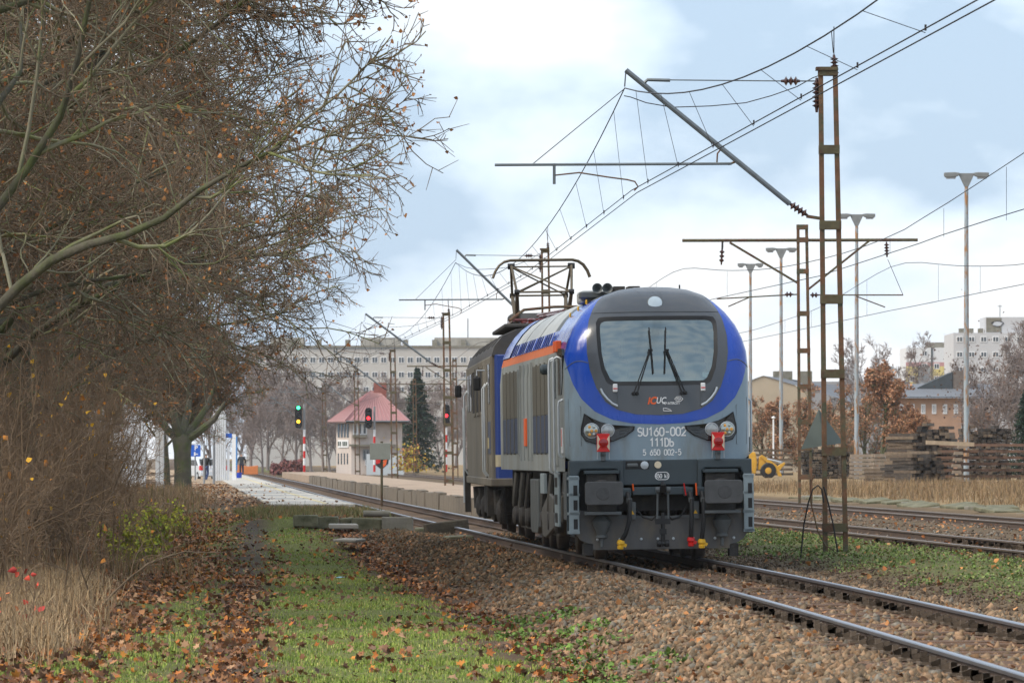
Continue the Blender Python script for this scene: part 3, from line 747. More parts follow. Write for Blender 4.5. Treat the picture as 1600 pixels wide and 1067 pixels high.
for xs in (-.44, .50):
    eb = MB().box(xs - .05, xs + .06, NP - .12, NP + .1, .62, .88).build('electric_box', MIDGR, loco, bevel=.01)
    MB().prism([(xs - .025, .70), (xs + .035, .70), (xs + .005, .755)], 'y', NP - .126, NP - .118).build('warning_triangle', YEL, eb)
for sgn in (-1, 1):
    MB().tube([(sgn*.38, NP - .02, .80), (sgn*.28, NP - .12, .66), (sgn*.15, NP - .16, .61), (sgn*.07, NP - .2, .70)], .014, 6).build('control_cable', BLACK, loco, smooth=True)
# plough
pl = [(-1.30, .78), (-1.30, .50), (-1.27, .40), (-1.20, .32), (-1.10, .275), (-1.02, .265), (-1.02, .175), (1.02, .175), (1.02, .235), (1.14, .26), (1.23, .32), (1.28, .40), (1.30, .50), (1.30, .78), (.7, .70), (0, .66), (-.7, .70)]
plo = MB().prism(pl, 'y', NP - .02, NP + .02).build('plough', PLOUGH, loco, bevel=.006)
MB().obox((0, NP - .022, .655), (1.7, .02, .03)).build('plough_rib', MIDGR, plo)
for xb in (-.95, -.62, -.30, -.05, .18, .48, .80, 1.08):
    MB().lathe((xb, NP - .02, .33), (0, -1, 0), [(.022, 0), (.022, .012), (.012, .018)], 8).build('bolt', ALU, plo)
MB().box(-1.16, -1.02, NP + .0, NP + .3, .10, .265).build('rail_guard', UNDER, loco); MB().box(1.02, 1.15, NP + .0, NP + .3, .06, .25).build('rail_guard', UNDER, loco)
# underframe: sloped skirt, bogies, wheels, tank
MB().box(-1.2, 1.2, 1.2, LEN - .4, .95, 1.34).build('underframe', UNDER, loco)
MB().prism([(.9, 1.34), (.9, .72), (1.05, .62), (1.62, .62), (1.62, 1.34)], 'x', -1.37, -1.30).build('cab_skirt', MIDGR, loco, bevel=.01)
MB().prism([(.9, 1.34), (.9, .72), (1.05, .62), (1.62, .62), (1.62, 1.34)], 'x', 1.30, 1.37).build('cab_skirt', MIDGR, loco, bevel=.01)
lad = MB().box(-1.40, -1.36, 2.3, 3.1, .50, 1.34).build('side_ladder', STEPG, loco, bevel=.01)
for z_ in (.62, .9, 1.16): MB().box(-1.405, -1.39, 2.45, 2.95, z_ - .06, z_ + .09).build('ladder_slot', BLACK, lad)
for x_ in (-1, 1):
    s_ = 'left' if x_ < 0 else 'right'
    MB().prism([(3.6, 1.02), (3.2, .95), (3.3, .55), (4.0, .33), (6.9, .33), (7.4, .62), (7.4, 1.02)], 'x', x_*1.22 - .06, x_*1.22 + .06).build('bogie_frame', M('grimy_bogie_paint', (.085, .082, .075), .65, var=.3, scale=4, rvar=.1), loco, bevel=.02)
    MB().prism([(9.6, 1.02), (9.6, .6), (10.1, .35), (13.0, .35), (14.2, .6), (14.2, 1.02)], 'x', x_*1.22 - .06, x_*1.22 + .06).build('bogie_frame', MATS['grimy_bogie_paint'], loco, bevel=.02)
    MB().prism([(7.6, 1.2), (7.6, .42), (7.8, .32), (9.2, .32), (9.4, .42), (9.4, 1.2)], 'x', x_*1.30 - .05, x_*1.30 + .05).build('fuel_tank_side', MIDGR, loco, bevel=.02)
    for y_ in (3.5, 5.0, 6.6, 10.3, 11.9, 13.6):
        MB().tube([(x_*1.30, y_ - .18, 1.30), (x_*1.33, y_ - .10, .95), (x_*1.34, y_ + .05, .72)], [.05, .06, .05], 8).build('damper', UNDER if y_ in (3.5, 10.3) else MATS['grimy_bogie_paint'], loco, smooth=True)
        MB().lathe((x_*1.24, y_, .55), (x_, 0, 0), [(.17, 0), (.17, .10), (.12, .14)], 14).build('axle_box', UNDER, loco, smooth=True)
    MB().box(x_*1.36 - .03, x_*1.36 + .03, 5.6, 6.4, .98, 1.30).build('control_box', STEPG, loco, bevel=.01)
    MB().prism([(3.55, .9), (3.55, .50), (5.8, .28), (6.5, .30), (6.5, .75), (5.0, 1.0)], 'x', x_*1.33 - .03, x_*1.33 + .03).build('sand_skirt', MATS['grimy_bogie_paint'], loco, bevel=.02)
wm = MB().lathe((-.07, 0, 0), (1, 0, 0), [(.30, -.0), (.50, .0), (.51, .05), (.525, .12), (.535, .14), (.535, .165), (.30, .165)], 28).mesh('wheel', True); wm.materials.append(M('wheel_steel', (.09, .075, .065), .5, metal=.5, var=.3, scale=6))
for y_ in (2.6, 4.4, 6.2, 10.4, 12.2, 14.0):
    for x_ in (-1, 1):
        wh = link('wheel', wm, None, loco); wh.location = (x_*.76, y_, .505); wh.rotation_euler = (0, 0, 0 if x_ < 0 else math.pi)
    MB().tube([(-.8, y_, .505), (.8, y_, .505)], .09, 10).build('axle', UNDER, loco, smooth=True)
# horns and roof gear
for xh in (-.70, -.545):
    yh = 3.2
    MB().lathe((xh, yh, 4.135), (0, -1, 0), [(.025, -.35), (.03, -.1), (.045, .0), (.075, .12), (.08, .13), (.066, .12), (.016, .02)], 18).build('horn', MIDGR, loco, smooth=True)
MB().box(-.95, -.30, 3.2, 3.6, 3.99, 4.09).build('horn_bracket', MIDGR, loco, bevel=.02)
MB().box(-.92, -.45, 3.5, 4.4, 3.92, 4.12).build('roof_box', ROOFG, loco, bevel=.04)
for xh, yh in ((-.98, 3.3), (-.86, 3.2), (-1.06, 3.9)): MB().lathe((xh, yh, wsec_z(xh)), (0, 0, 1), [(.016, 0), (.016, .05), (.008, .07)], 8).build('lifting_eye', YEL, loco)
for xh in (-.36, -.13): MB().box(xh - .09, xh + .09, 3.1, 3.6, 4.08, 4.165).build('antenna_box', UNDER, loco, bevel=.01)
MB().tube([(.52, 2.6, 4.03), (.52, 2.6, 4.16)], .012, 6).build('antenna', BLACK, loco)

# the two red and white tail lamps hung on the front brackets
bpy.context.view_layer.update()
LM = Matrix.Translation(LOC) @ Matrix.Rotation(YAW, 4, 'Z') @ Matrix.Rotation(-CANT, 4, 'Y')
for sx, lab in ((-1, 'square red and white tail lamp hung under the left headlights of the blue locomotive'), (1, 'square red and white tail lamp hung under the right headlights of the blue locomotive')):
    p = LM @ Vector((sx*.855 - .0, NP - .10, 1.50))
    tl = thing('tail_lamp', lab, 'tail lamp', p, YAW, 'tail lamps on the locomotive front')
    pa = .095; q = .135
    body = MB().box(-pa, pa, -.02, .06, .13, .13 + 2*q).build('lamp_body', REDP, tl, bevel=.006)
    for s2 in (-1, 1):
        MB().prism([(s2*(pa - .004), .15), (s2*(pa - .004), .11 + 2*q), (s2*.016, .13 + q)], 'y', -.026, -.0195).build('reflector', CREAM, tl)
    MB().lathe((0, -.02, .13 + q), (0, -1, 0), [(.072, 0), (.072, .02), (.06, .026)], 24).build('lens_ring', REDP, tl, smooth=True)
    MB().lathe((0, -.046, .13 + q), (0, -1, 0), [(.06, 0), (.04, .006), (.001, .009)], 24).build('lens', REDL, tl, smooth=True)
    MB().box(-.035, .035, 0, .05, .0, .13).box(-.04, .04, .0, .10, .06, .10).build('lamp_bracket', MIDGR, tl)
    for s2 in (-1, 1): MB().tube([(s2*.085, 0, .13), (s2*.09, .01, .02)], .006, 4).build('lamp_clip', ALU, tl)

# ------------------------------------------------------------------ the older electric locomotive coupled behind
EY0 = 93.3
EL = Vector((1.16, EY0, 0)); EYAW = math.atan(.040)
el = thing('electric_locomotive', 'older grimy electric locomotive with raised pantograph coupled behind the blue one', 'locomotive', EL, EYAW)
el.rotation_euler = (0, -CANT, EYAW)
EGREY = M('grimy_grey_locomotive_side', (.175, .160, .130), .6, var=.18, scale=1.2, stretch=(1, 1, .3), col2=(.125, .095, .06), c2pos=(.45, .7))
EBLUE = M('navy_locomotive_paint', (.02, .05, .22), .4, var=.12, scale=2)
EROOF = M('sooty_roof', (.055, .052, .05), .7, var=.2, scale=2, col2=(.085, .075, .06), c2pos=(.5, .7))
RINS = M('red_brown_insulator', (.13, .03, .028), .25, var=.12, coat=.4)
EH = 1.48; E0, E1 = .6, 15.3
roofs = [(-EH + .02, 3.42), (-1.40, 3.60), (-1.25, 3.78), (-.95, 3.91), (-.5, 3.99), (0, 4.01), (.5, 3.99), (.95, 3.91), (1.25, 3.78), (1.40, 3.60), (EH - .02, 3.42)]
MB().prism([(-EH, 1.15), (-EH, 3.43), (EH, 3.43), (EH, 1.15)], 'y', E0 + .28, E1).build('body_side', EGREY, el, bevel=.03)
MB().prism(roofs, 'y', E0 + .25, E1 + .1).build('roof', EROOF, el, smooth=True)
MB().prism([(-EH, E0 + .55), (-1.36, E0 + .1), (-.8, E0 - .05), (.8, E0 - .05), (1.36, E0 + .1), (EH, E0 + .55)], 'z', 1.15, 3.44).build('cab_front', EBLUE, el, bevel=.02)
MB().prism([(-EH - .004, E0 + .56), (-1.362, E0 + .098), (-.8, E0 - .055), (.8, E0 - .055), (1.362, E0 + .098), (EH + .004, E0 + .56)], 'z', 1.38, 1.60).build('pale_stripe', M('cream_stripe', (.45, .40, .28), .5, var=.15), el)
for y_ in (2.2, 4.4, 6.6, 8.8, 11.0, 13.2):
    MB().tube([(a * 1.004, y_, b + .006) for a, b in roofs[1:-1]], .018, 4).build('roof_seam', BLACK, el)
def eside(name, y0, y1, z0, z1, mat, t=.012): return MB().box(-EH - t, -EH + .01, y0, y1, z0, z1).build(name, mat, el, bevel=.004)
eside('blue_band', 1.2, 4.4, 1.62, 2.22, M('faded_blue_band', (.075, .085, .125), .6, var=.15, scale=2), .006)
eside('cab_window', 1.35, 2.1, 2.55, 3.28, DARKGL); eside('cab_door', 2.55, 3.35, 1.25, 3.3, EGREY, .02)
eside('yellow_sign', 1.9, 2.4, 1.72, 1.92, M('faded_yellow_sign', (.42, .36, .2), .6), .016)
for y0 in (4.9, 7.1, 9.3):
    vt = eside('vent_grille', y0, y0 + 1.5, 2.42, 3.28, M('dark_vent', (.025, .022, .02), .7, var=.2), .01)
    MB().ring([(y0+.02, 2.44), (y0+1.48, 2.44), (y0+1.48, 3.26), (y0+.02, 3.26)], [(y0-.06, 2.38), (y0+1.56, 2.38), (y0+1.56, 3.32), (y0-.06, 3.32)], 'x', -EH - .022, -EH + .01).build('vent_frame', EGREY, vt)
for y0 in (11.6, 13.2): eside('side_window', y0, y0 + 1.0, 2.5, 3.25, DARKGL)
for y_ in (2.45, 3.45, 14.6):
    MB().tube([(-EH, y_, 1.2), (-EH - .07, y_, 1.3), (-EH - .07, y_, 2.85), (-EH, y_, 2.95)], .02, 6).build('handrail', ALU, el, smooth=True)
MB().tube([(-EH - .07, 15.2, .6), (-EH - .07, 15.2, 2.6)], .022, 6).build('handrail', ALU, el)
for y_, xo in ((3.7, .16), (15.0, .18)):
    mr = MB().box(-EH - xo - .07, -EH - xo + .07, y_ - .03, y_ + .03, 2.82, 3.08).build('mirror', BLACK, el, bevel=.03)
    MB().tube([(-EH, y_ + .05, 3.2), (-EH - xo, y_ + .05, 3.2), (-EH - xo, y_ + .02, 3.1)], .015, 5).build('mirror_bracket', ALU, mr)
MB().box(-EH - .02, -EH + .12, 2.9, 3.15, .45, 1.2).build('cab_steps', UNDER, el); MB().box(-EH - .06, -EH + .06, 15.0, 15.2, .40, 1.3).build('cab_steps', UNDER, el)
MB().box(-EH - .03, EH + .03, E0, E1 + .05, 1.02, 1.17).build('frame_sill', EGREY, el, bevel=.02)
MB().box(-1.1, 1.1, 1.2, 14.8, .7, 1.05).build('underframe', UNDER, el)
for x_ in (-1, 1):
    for yb in (3.4, 12.0):
        MB().prism([(yb - 2.1, .95), (yb - 1.9, .5), (yb - .8, .45), (yb - .5, .7), (yb + .5, .7), (yb + .8, .45), (yb + 1.9, .5), (yb + 2.1, .95)], 'x', x_*1.15 - .08, x_*1.15 + .08).build('bogie_frame', UNDER, el, bevel=.03)
        for k in (-1.5, 1.5):
            wh = link('wheel', wm, None, el); wh.location = (x_*.76, yb + k, .56); wh.rotation_euler = (0, 0, 0 if x_ < 0 else math.pi)
            MB().lathe((x_*1.1, yb + k, .55), (x_, 0, 0), [(.24, 0), (.24, .2), (.15, .26)], 14).build('axle_box', UNDER, el, smooth=True)
            MB().tube([(x_*1.28, yb + k + .35, .5), (x_*1.30, yb + k + .35, .95)], .11, 8).build('spring', UNDER, el, smooth=True)
    for yb in (6.8, 8.4): MB().box(x_*1.2 - .15, x_*1.2 + .15, yb - .6, yb + .6, .45, 1.0).build('equipment_box', UNDER, el, bevel=.04)
    for k in range(4):
        MB().tube([(x_*1.2, .9 + k*.5, 1.0), (x_*1.28, 1.0 + k*.5, .7), (x_*1.22, 1.2 + k*.5, .35)], .05, 6).build('brake_pipe', UNDER, el, smooth=True)
    MB().lathe((x_*.88, .0, 1.04), (0, 1, 0), [(.25, 0), (.25, .03), (.1, .05), (.1, .5), (.15, .52), (.15, .7)], 14).build('buffer', UNDER, el, smooth=True)
# roof gear: housing, insulators, busbars
MB().prism([(9.3, 3.8), (9.3, 4.26), (9.7, 4.44), (11.2, 4.44), (11.7, 3.8)], 'x', -.75, .75).build('roof_housing', EROOF, el, bevel=.06)
for k in range(9): MB().box(-.78, .78, 9.26, 9.285, 3.86 + k*.045, 3.88 + k*.045).build('housing_louvre', BLACK, el)
MB().box(-1.15, .9, 2.6, 8.8, 3.98, 4.05).build('roof_walkway', EROOF, el, bevel=.02)
PB = 8.9                                             # pantograph position along the roof
for xi, yi in ((-.55, PB - 1.1), (.55, PB - 1.1), (-.55, PB + 1.1), (.55, PB + 1.1), (-.2, 4.2), (.35, 5.4), (-.5, 5.8), (.1, 3.4)):
    MB().lathe((xi, yi, 3.99), (0, 0, 1), [(.06, 0), (.10, .03), (.06, .06), (.10, .09), (.06, .12), (.10, .15), (.06, .18), (.09, .21), (.05, .24)], 12).build('roof_insulator', RINS, el, smooth=True)
for z_, ya, yb in ((4.24, 2.8, 6.4), (4.30, 3.2, 7.4)): MB().tube([(-.3 + z_ - 4, ya, z_), (-.3, yb, z_ + .03)], .03, 6).build('busbar', RINS, el, smooth=True)
MB().tube([(-.9, PB - 2.6, 4.2), (-.6, PB - 2.2, 4.42), (.0, PB - 1.9, 4.48), (.6, PB - 1.9, 4.48)], .03, 6).build('busbar', RUST, el, smooth=True)
BRZ = M('weathered_pantograph_tube', (.13, .105, .07), .6, metal=.3, var=.25, scale=6)
pan = MB()
for xi in (-.62, .62): pan.tube([(xi, PB - 1.2, 4.25), (xi, PB + 1.2, 4.25)], .035, 6)
for yi in (-1.1, 1.1): pan.tube([(-.62, PB + yi, 4.25), (.62, PB + yi, 4.25)], .035, 6)
po = pan.build('pantograph_base', RINS, el); po.location = (-.15, 0, 0)
ZH, ZK = 5.45, 4.80
for sx in (-1, 1):
    for sy in (-1, 1):
        MB().tube([(sx*.50, PB + sy*.30, 4.27), (sx*.54, PB + sy*1.15, ZK)], [.05, .035], 6).build('lower_arm', BRZ, po, smooth=True)
        MB().tube([(sx*.54, PB + sy*1.15, ZK), (sx*.60, PB + sy*.14, ZH - .10)], .026, 6).build('upper_arm', BRZ, po, smooth=True)
        MB().lathe((sx*.54 - .05, PB + sy*1.15, ZK), (1, 0, 0), [(.05, 0), (.05, .1)], 8).build('knee_joint', BLACK, po)
    MB().lathe((sx*.60 - .05, PB, ZH - .10), (1, 0, 0), [(.06, -.02), (.06, .12)], 8).build('head_joint', BLACK, po)
for sy in (-1, 1):
    for sx in (-1, 1): MB().tube([(sx*.54, PB + sy*1.15, ZK), (-sx*.58, PB + sy*.16, ZH - .12)], .017, 5).build('cross_brace', BRZ, po)
    MB().tube([(-.54, PB + sy*1.15, ZK), (.54, PB + sy*1.15, ZK)], .02, 5).build('cross_tube', BRZ, po)
    h_ = [(-.97, ZH - .33), (-.92, ZH - .20), (-.84, ZH - .08), (-.74, ZH - .01), (-.62, ZH + .02), (.62, ZH + .02), (.74, ZH - .01), (.84, ZH - .08), (.92, ZH - .20), (.97, ZH - .33)]
    MB().tube([(a, PB + sy*.13, b) for a, b in h_], .027, 6).build('collector_head', BRZ, po, smooth=True)
MB().tube([(-.60, PB, ZH - .11), (.60, PB, ZH - .11)], .018, 6).build('cross_tube', BRZ, po)
# ------------------------------------------------------------------ overhead line masts
def lattice(parent, h, wb, wt, zs, lean=0.0, mat=RUSTG, mat2=RUST, depth=.13, leg=.075, ph=.14):
    """two channel legs joined by batten plates"""
    for sx in (-1, 1):
        MB().bar((sx*wb/2, 0, 0), (sx*wt/2 + lean, 0, h), leg, depth, up=(0, 1, 0)).build('leg', mat2, parent)
    for z_ in zs:
        t = z_ / h; w_ = wb + (wt - wb)*t; c_ = lean*t
        for sy in (-1, 1):
            MB().box(c_ - w_/2 - leg*.55, c_ + w_/2 + leg*.55, sy*depth*.5 - .012 + sy*.014, sy*depth*.5 + .012 + sy*.014, z_ - ph/2, z_ + ph/2).build('batten_plate', mat, parent)
def insul(parent, p0, p1, r=.07, n=4, mat=PORC, name='insulator'):
    p0, p1 = Vector(p0), Vector(p1); L = (p1 - p0).length; prof = [(.02, 0)]
    for k in range(n):
        a = L*(.12 + .76*k/n); b = L*(.12 + .76*(k+.8)/n)
        prof += [(.028, a), (r, a + (b-a)*.45), (r*.9, a + (b-a)*.6), (.028, b)]
    prof += [(.02, L)]
    return MB().lathe(p0, p1 - p0, prof, 10).build(name, mat, parent, smooth=True)
YM = 83.0
MZ = lambda px, py: (at(px, py, YM) - MB0)
MB0 = at(1305.5, 862, YM)
mast1 = thing('catenary_mast', 'rusty two-legged catenary mast standing right of the blue locomotive in the grass', 'mast', MB0, 0, 'catenary masts of the main track')
H1 = (862 - 105) * YM / F
lattice(mast1, H1, .33, .235, [(862 - y_) * YM / F for y_ in (824, 705, 584, 468, 352, 234, 112)], lean=-.125)
MB().obox(MZ(1291, 108), (.34, .24, .05)).build('mast_cap', RUSTG, mast1)
def ms(*pts): return [MZ(a, b) for a, b in pts]
tb = MB().tube(ms((1234, 319), (978, 110)), .043, 8).build('cantilever_tube', STEEL, mast1, smooth=True)
insul(tb, MZ(1262, 337), MZ(1232, 317), .075, 4)
MB().bar(MZ(1285, 342), MZ(1260, 338), .07, .05).build('tube_bracket', RUST, tb)
tr = MB().tube(ms((1225, 127), (1010, 125)), .011, 6).build('tie_rod', STEEL, mast1)
insul(tr, MZ(1250, 127), MZ(1220, 127), .08, 3)
MB().tube(ms((1283, 127), (1250, 127)), .012, 5).build('tie_link', STEEL, tr)
MB().tube(ms((1047, 126), (1012, 125), (1003, 133)), .03, 6).build('tie_sleeve', STEEL, tr, smooth=True)
st = MB().tube(ms((773, 258), (1143, 256)), .025, 6).build('steady_tube', STEEL, mast1, smooth=True)
MB().tube(ms((1120, 257), (1121, 240), (1131, 228)), .014, 5).build('hook', RUST, st)
MB().tube(ms((1138, 257), (1147, 254), (1150, 248)), .02, 5).build('hook', RUST, st)
rg = MB().tube(ms((866, 256), (866, 288)), .024, 6).build('drop_bracket', STEEL, mast1)
MB().tube(ms((868, 274), (905, 270), (950, 277), (980, 281), (992, 284), (997, 292), (991, 298)), .013, 5).build('registration_arm', RUST, rg, smooth=True)
MB().tube(ms((978, 110), (976, 136)), .012, 5).build('hanger', STEEL, mast1)
MB().tube(ms((977, 138), (833, 256)), .007, 4).build('stay_wire', WIRE, mast1)
MB().tube(ms((975, 150), (985, 152), (1010, 161), (1050, 168), (1110, 166), (1165, 161), (1205, 150), (1245, 136), (1270, 122), (1298, 112)), .008, 4).build('jumper_cable', WIRE, mast1)
insul(mast1, MZ(1276, 122), MZ(1276, 176), .075, 6); insul(mast1, MZ(1303, 86), MZ(1305, 122), .07, 5)
MB().tube(ms((1303, 88), (1303, 42)), .008, 4).build('spike', WIRE, mast1); MB().tube(ms((1302, 83), (1299, 48)), .007, 4).build('spike', WIRE, mast1)
for k, (pbx, pby, Y_, sxs) in enumerate(((857, None, 155.0, .82), (702, 763, 224.0, 1.08), (617, 752, 301.0, 1.06), (559, 747, 374.0, 1.03), (508, 744, 450.0, 1.0), (474, 742, 530.0, 1.0))):
    m = copy_tree(mast1)
    m.location = ((pbx - 800)*Y_/F, Y_, .12); m.scale = (sxs, 1, .985)
    m['label'] = ['catenary mast with slanted tube rising behind the raised pantograph', 'catenary mast on the island platform beside the old electric locomotive with a slanted tube', 'catenary mast on the island platform in front of the signal box',
                  'catenary mast left of the signal box wall by the far platform', 'small far catenary mast between signal box and green signal', 'smallest far catenary mast standing near the green signal'][k]
MASTS = [(83.0, at(976, 138, 83)), (155.0, at(712, 410, 155)), (224.0, at(565, 503, 224)), (301.0, at(523, 560, 301)), (374.0, at(482, 597, 374)), (450.0, at(447, 620, 450)), (530.0, at(424, 637, 530))]
# wires of the main track
line = thing('overhead_line', 'overhead contact and carrier wires strung above the main track', 'overhead line')
con = {y_: p for y_, p in ((83.0, at(992, 299, 83)), (155.0, at(714, 491, 155)))}
cpts = [Vector((5.1, 12, 5.85)), Vector((4.95, 25, 5.72)), Vector((4.25, 45.5, 5.62)), at(1131, 223, 68.2)]
cpts = [Vector((5.15, 12, 5.85)), Vector((4.25, 45.5, 5.62)), Vector((1.98, 83, 5.84)), Vector((.35, 119, 5.78)), Vector((-1.65, 155, 5.87))]
for y_, p in MASTS[2:]: cpts.append(Vector((p.x + .1, y_, 5.85)))
for o_ in (-.035, .035):
    pp = [p + Vector((o_*1.3, 0, -o_*.5)) for p in cpts]
    MB().tube(pp, .0085, 4).build('contact_wire', WIRE, line)
def cont_at(Y_): 
    ys = [p.y for p in cpts]; return Vector((np.interp(Y_, ys, [p.x for p in cpts]), Y_, np.interp(Y_, ys, [p.z for p in cpts])))
spans = [(Vector((5.2, 11, 7.5)), MASTS[0][1], 1.66)] + [(MASTS[i][1], MASTS[i+1][1], 1.42) for i in range(len(MASTS)-1)]
for a, b, sg in spans:
    n_ = 24; pts = []
    for k in range(n_ + 1):
        t = k / n_; p = a.lerp(b, t); p.z -= 4*sg*t*(1-t); pts.append(p)
    MB().tube(pts, .010, 4).build('carrier_wire', WIRE, line)
    nd = 14
    for k in range(nd):
        t = (k + .5) / nd; p = a.lerp(b, t); p.z -= 4*sg*t*(1-t)
        if p.y < 40 or p.y > 330: continue
        q = cont_at(p.y)
        dr = MB().tube([p, q], .0045, 3).build('dropper', WIRE, line)
        MB().obox(q + Vector((0, 0, .05)), (.02, .02, .06)).build('dropper_clip', WIRE, dr)
# ------------------------------------------------------------------ T-shaped masts of the sidings
YT = 145.0
TB = at(1258.5, 786, YT)
TZ = lambda px, py: at(px, py, YT) - TB
def ts(*pts): return [TZ(a, b) for a, b in pts]
tm = thing('siding_mast', 'rusty T-shaped catenary mast between the two siding tracks behind the nearest mast', 'mast', TB, 0, 'T-shaped masts of the sidings')
HT = (786 - 352)*YT/F
lattice(tm, HT, .33, .24, [(786 - y_)*YT/F for y_ in (745, 700, 659, 604, 548, 490, 424, 375, 355)], lean=-.09, leg=.08, mat=RUST)
ca = MB().tube(ts((1066, 376), (1434, 375)), .05, 6).build('cross_arm', RUSTG, tm, smooth=True)
MB().bar(TZ(1140, 379), TZ(1246, 442), .09, .06).build('brace', RUSTG, ca); MB().bar(TZ(1360, 375), TZ(1262, 453), .09, .06).build('brace', RUSTG, ca)
insul(ca, TZ(1128.5, 388), TZ(1127, 414), .08, 3); insul(ca, TZ(1385, 378), TZ(1386, 402), .08, 4)
MB().tube(ts((1129, 376), (1128.5, 390)), .03, 5).build('hanger', WIRE, ca)
sa = MB().tube(ts((1120, 467), (1246, 460)), .02, 5).build('steady_arm', RUSTG, tm); insul(sa, TZ(1226, 460), TZ(1240, 460), .09, 2)
sb_ = MB().tube(ts((1266, 461), (1411, 461)), .02, 5).build('steady_arm', RUSTG, tm); insul(sb_, TZ(1266, 461), TZ(1280, 461), .09, 2)
MB().tube(ts((1338, 463), (1383, 480)), .018, 5).build('registration_arm', RUSTG, sb_); MB().tube(ts((1170, 465), (1138, 479)), .018, 5).build('registration_arm', RUSTG, sa)
MB().tube(ts((1387, 405), (1411, 461)), .008, 4).build('stay_wire', WIRE, tm)
for k, (px, top, Y_, lab) in enumerate(((709, 562, 330.0, 'T-shaped mast far off, left of the old electric locomotive mirror'), (646, 592, 425.0, 'T-shaped mast far off in front of the dark spruce'), (588, 606, 520.0, 'T-shaped mast far off seen over the signal box roof'), (468, 640, 610.0, 'tiny T-shaped mast standing beyond the green signal'))):
    m = copy_tree(tm); m.location = ((px + 3 - 800)*Y_/F, Y_, .2); m.scale = (.9, 1, ((714 - top)*Y_/F + 1.34)/HT); m['label'] = lab
l2 = thing('overhead_line', 'overhead wires above the nearer siding track on the right', 'overhead line')
l3 = thing('overhead_line', 'overhead wires above the farthest siding track on the right', 'overhead line')
def swire(parent, off, ys, zs, r, name):
    yf = np.arange(ys[0], ys[-1], 3.0); zf = np.interp(yf, ys, zs)
    if name == 'carrier_wire':
        for _ in range(2): zf[1:-1] = zf[1:-1]*.5 + (zf[:-2] + zf[2:])*.25
    ys, zs = list(yf), list(zf)
    MB().tube([(float(cx(y_)) + off - .06*(y_ < 100), y_, z_) for y_, z_ in zip(ys, zs)], r, 4).build(name, WIRE, parent)
ya = np.arange(40, 150, 5.0)
swire(l2, OFF2, list(ya) + [145, 190, 235, 330, 425, 520], list(np.interp(ya, [40, 70, 88, 103, 115, 145], [5.6, 5.8, 5.8, 5.69, 5.6, 5.8])) + [5.8, 5.7, 5.8, 5.8, 5.8, 5.8], .009, 'contact_wire')
m2y = [60, 78, 88, 97, 103, 112, 123, 134, 145]; m2z = [7.6, 7.3, 6.75, 6.25, 6.0, 5.93, 6.05, 6.4, 6.95]
swire(l2, OFF2, m2y + [165, 190, 215, 240, 285, 330], m2z + [6.3, 5.95, 6.3, 6.95, 6.0, 6.95], .009, 'carrier_wire')
for y_ in (84, 90, 97, 104, 112, 122, 133, 152, 160):
    z1 = float(np.interp(y_, m2y + [165, 190], m2z + [6.3, 5.95])); xx = float(cx(y_)) + OFF2
    MB().tube([(xx, y_, z1), (xx, y_, 5.7)], .005, 3).build('dropper', WIRE, l2)
swire(l3, OFF3, list(range(60, 146, 6)) + [145, 163, 183, 230, 330, 430], [5.74]*15 + [5.75, 5.72, 5.7, 5.75, 5.75, 5.75], .009, 'contact_wire')
m3y = [90, 108, 125, 136, 145, 163, 183, 205, 235, 285, 330]; m3z = [6.9, 6.1, 6.2, 6.6, 7.15, 6.25, 6.0, 6.2, 7.0, 6.0, 7.0]
swire(l3, OFF3, m3y, m3z, .009, 'carrier_wire')
for y_ in (110, 117, 124, 131, 138, 152, 158, 165, 172):
    xx = float(cx(y_)) + OFF3
    MB().tube([(xx, y_, float(np.interp(y_, m3y, m3z))), (xx, y_, 5.74)], .005, 3).build('dropper', WIRE, l3)

# triangular sign seen from behind, cables and loose rods at the foot of the near mast
SIGNB = M('grey_green_sign_back', (.14, .17, .16), .5, var=.15, scale=3)
ys = YM + .35
sg = thing('triangular_sign', 'grey back of a triangular sign fixed behind the near rusty mast', 'sign', at(1286, 700, ys))
sp_ = lambda px, py, dy_=0: at(px, py, ys) - at(1286, 700, ys) + Vector((0, dy_, 0))
MB().add([sp_(1279, 639, -.05), sp_(1252, 702, .10), sp_(1288, 696, -.06), sp_(1279, 639, -.03), sp_(1252, 702, .12), sp_(1288, 696, -.04)], [(0, 1, 2), (5, 4, 3), (0, 3, 4, 1), (1, 4, 5, 2), (2, 5, 3, 0)]).build('sign_face', SIGNB, sg)
MB().add([sp_(1279, 639, -.052), sp_(1288.2, 696, -.062), sp_(1319, 692, .14), sp_(1279, 639, -.03), sp_(1288.2, 696, -.04), sp_(1319, 692, .16)], [(0, 1, 2), (5, 4, 3), (0, 3, 4, 1), (1, 4, 5, 2), (2, 5, 3, 0)]).build('sign_face', SIGNB, sg)
for pts, lab, r_ in ((((1251, 872), (1256, 820), (1263, 785), (1270, 764), (1278, 758), (1284, 764), (1287, 785)), 'black cable looped over beside the foot of the near mast', .014),
                 (((1287, 760), (1294, 785), (1302, 820), (1309, 862)), 'black cable leaning against the right side of the mast foot', .014),
                 (((1273, 742), (1266, 755), (1268, 790), (1278, 830), (1290, 852), (1308, 862)), 'brown bent cable curling behind the loop at the mast foot', .012)):
    tag(MB().tube([at(a, b, YM - .25) for a, b in pts], r_, 6).build('loose_cable', BLACK if 'black' in lab else RUST, smooth=True), lab, 'cable', 'cables at the mast foot')

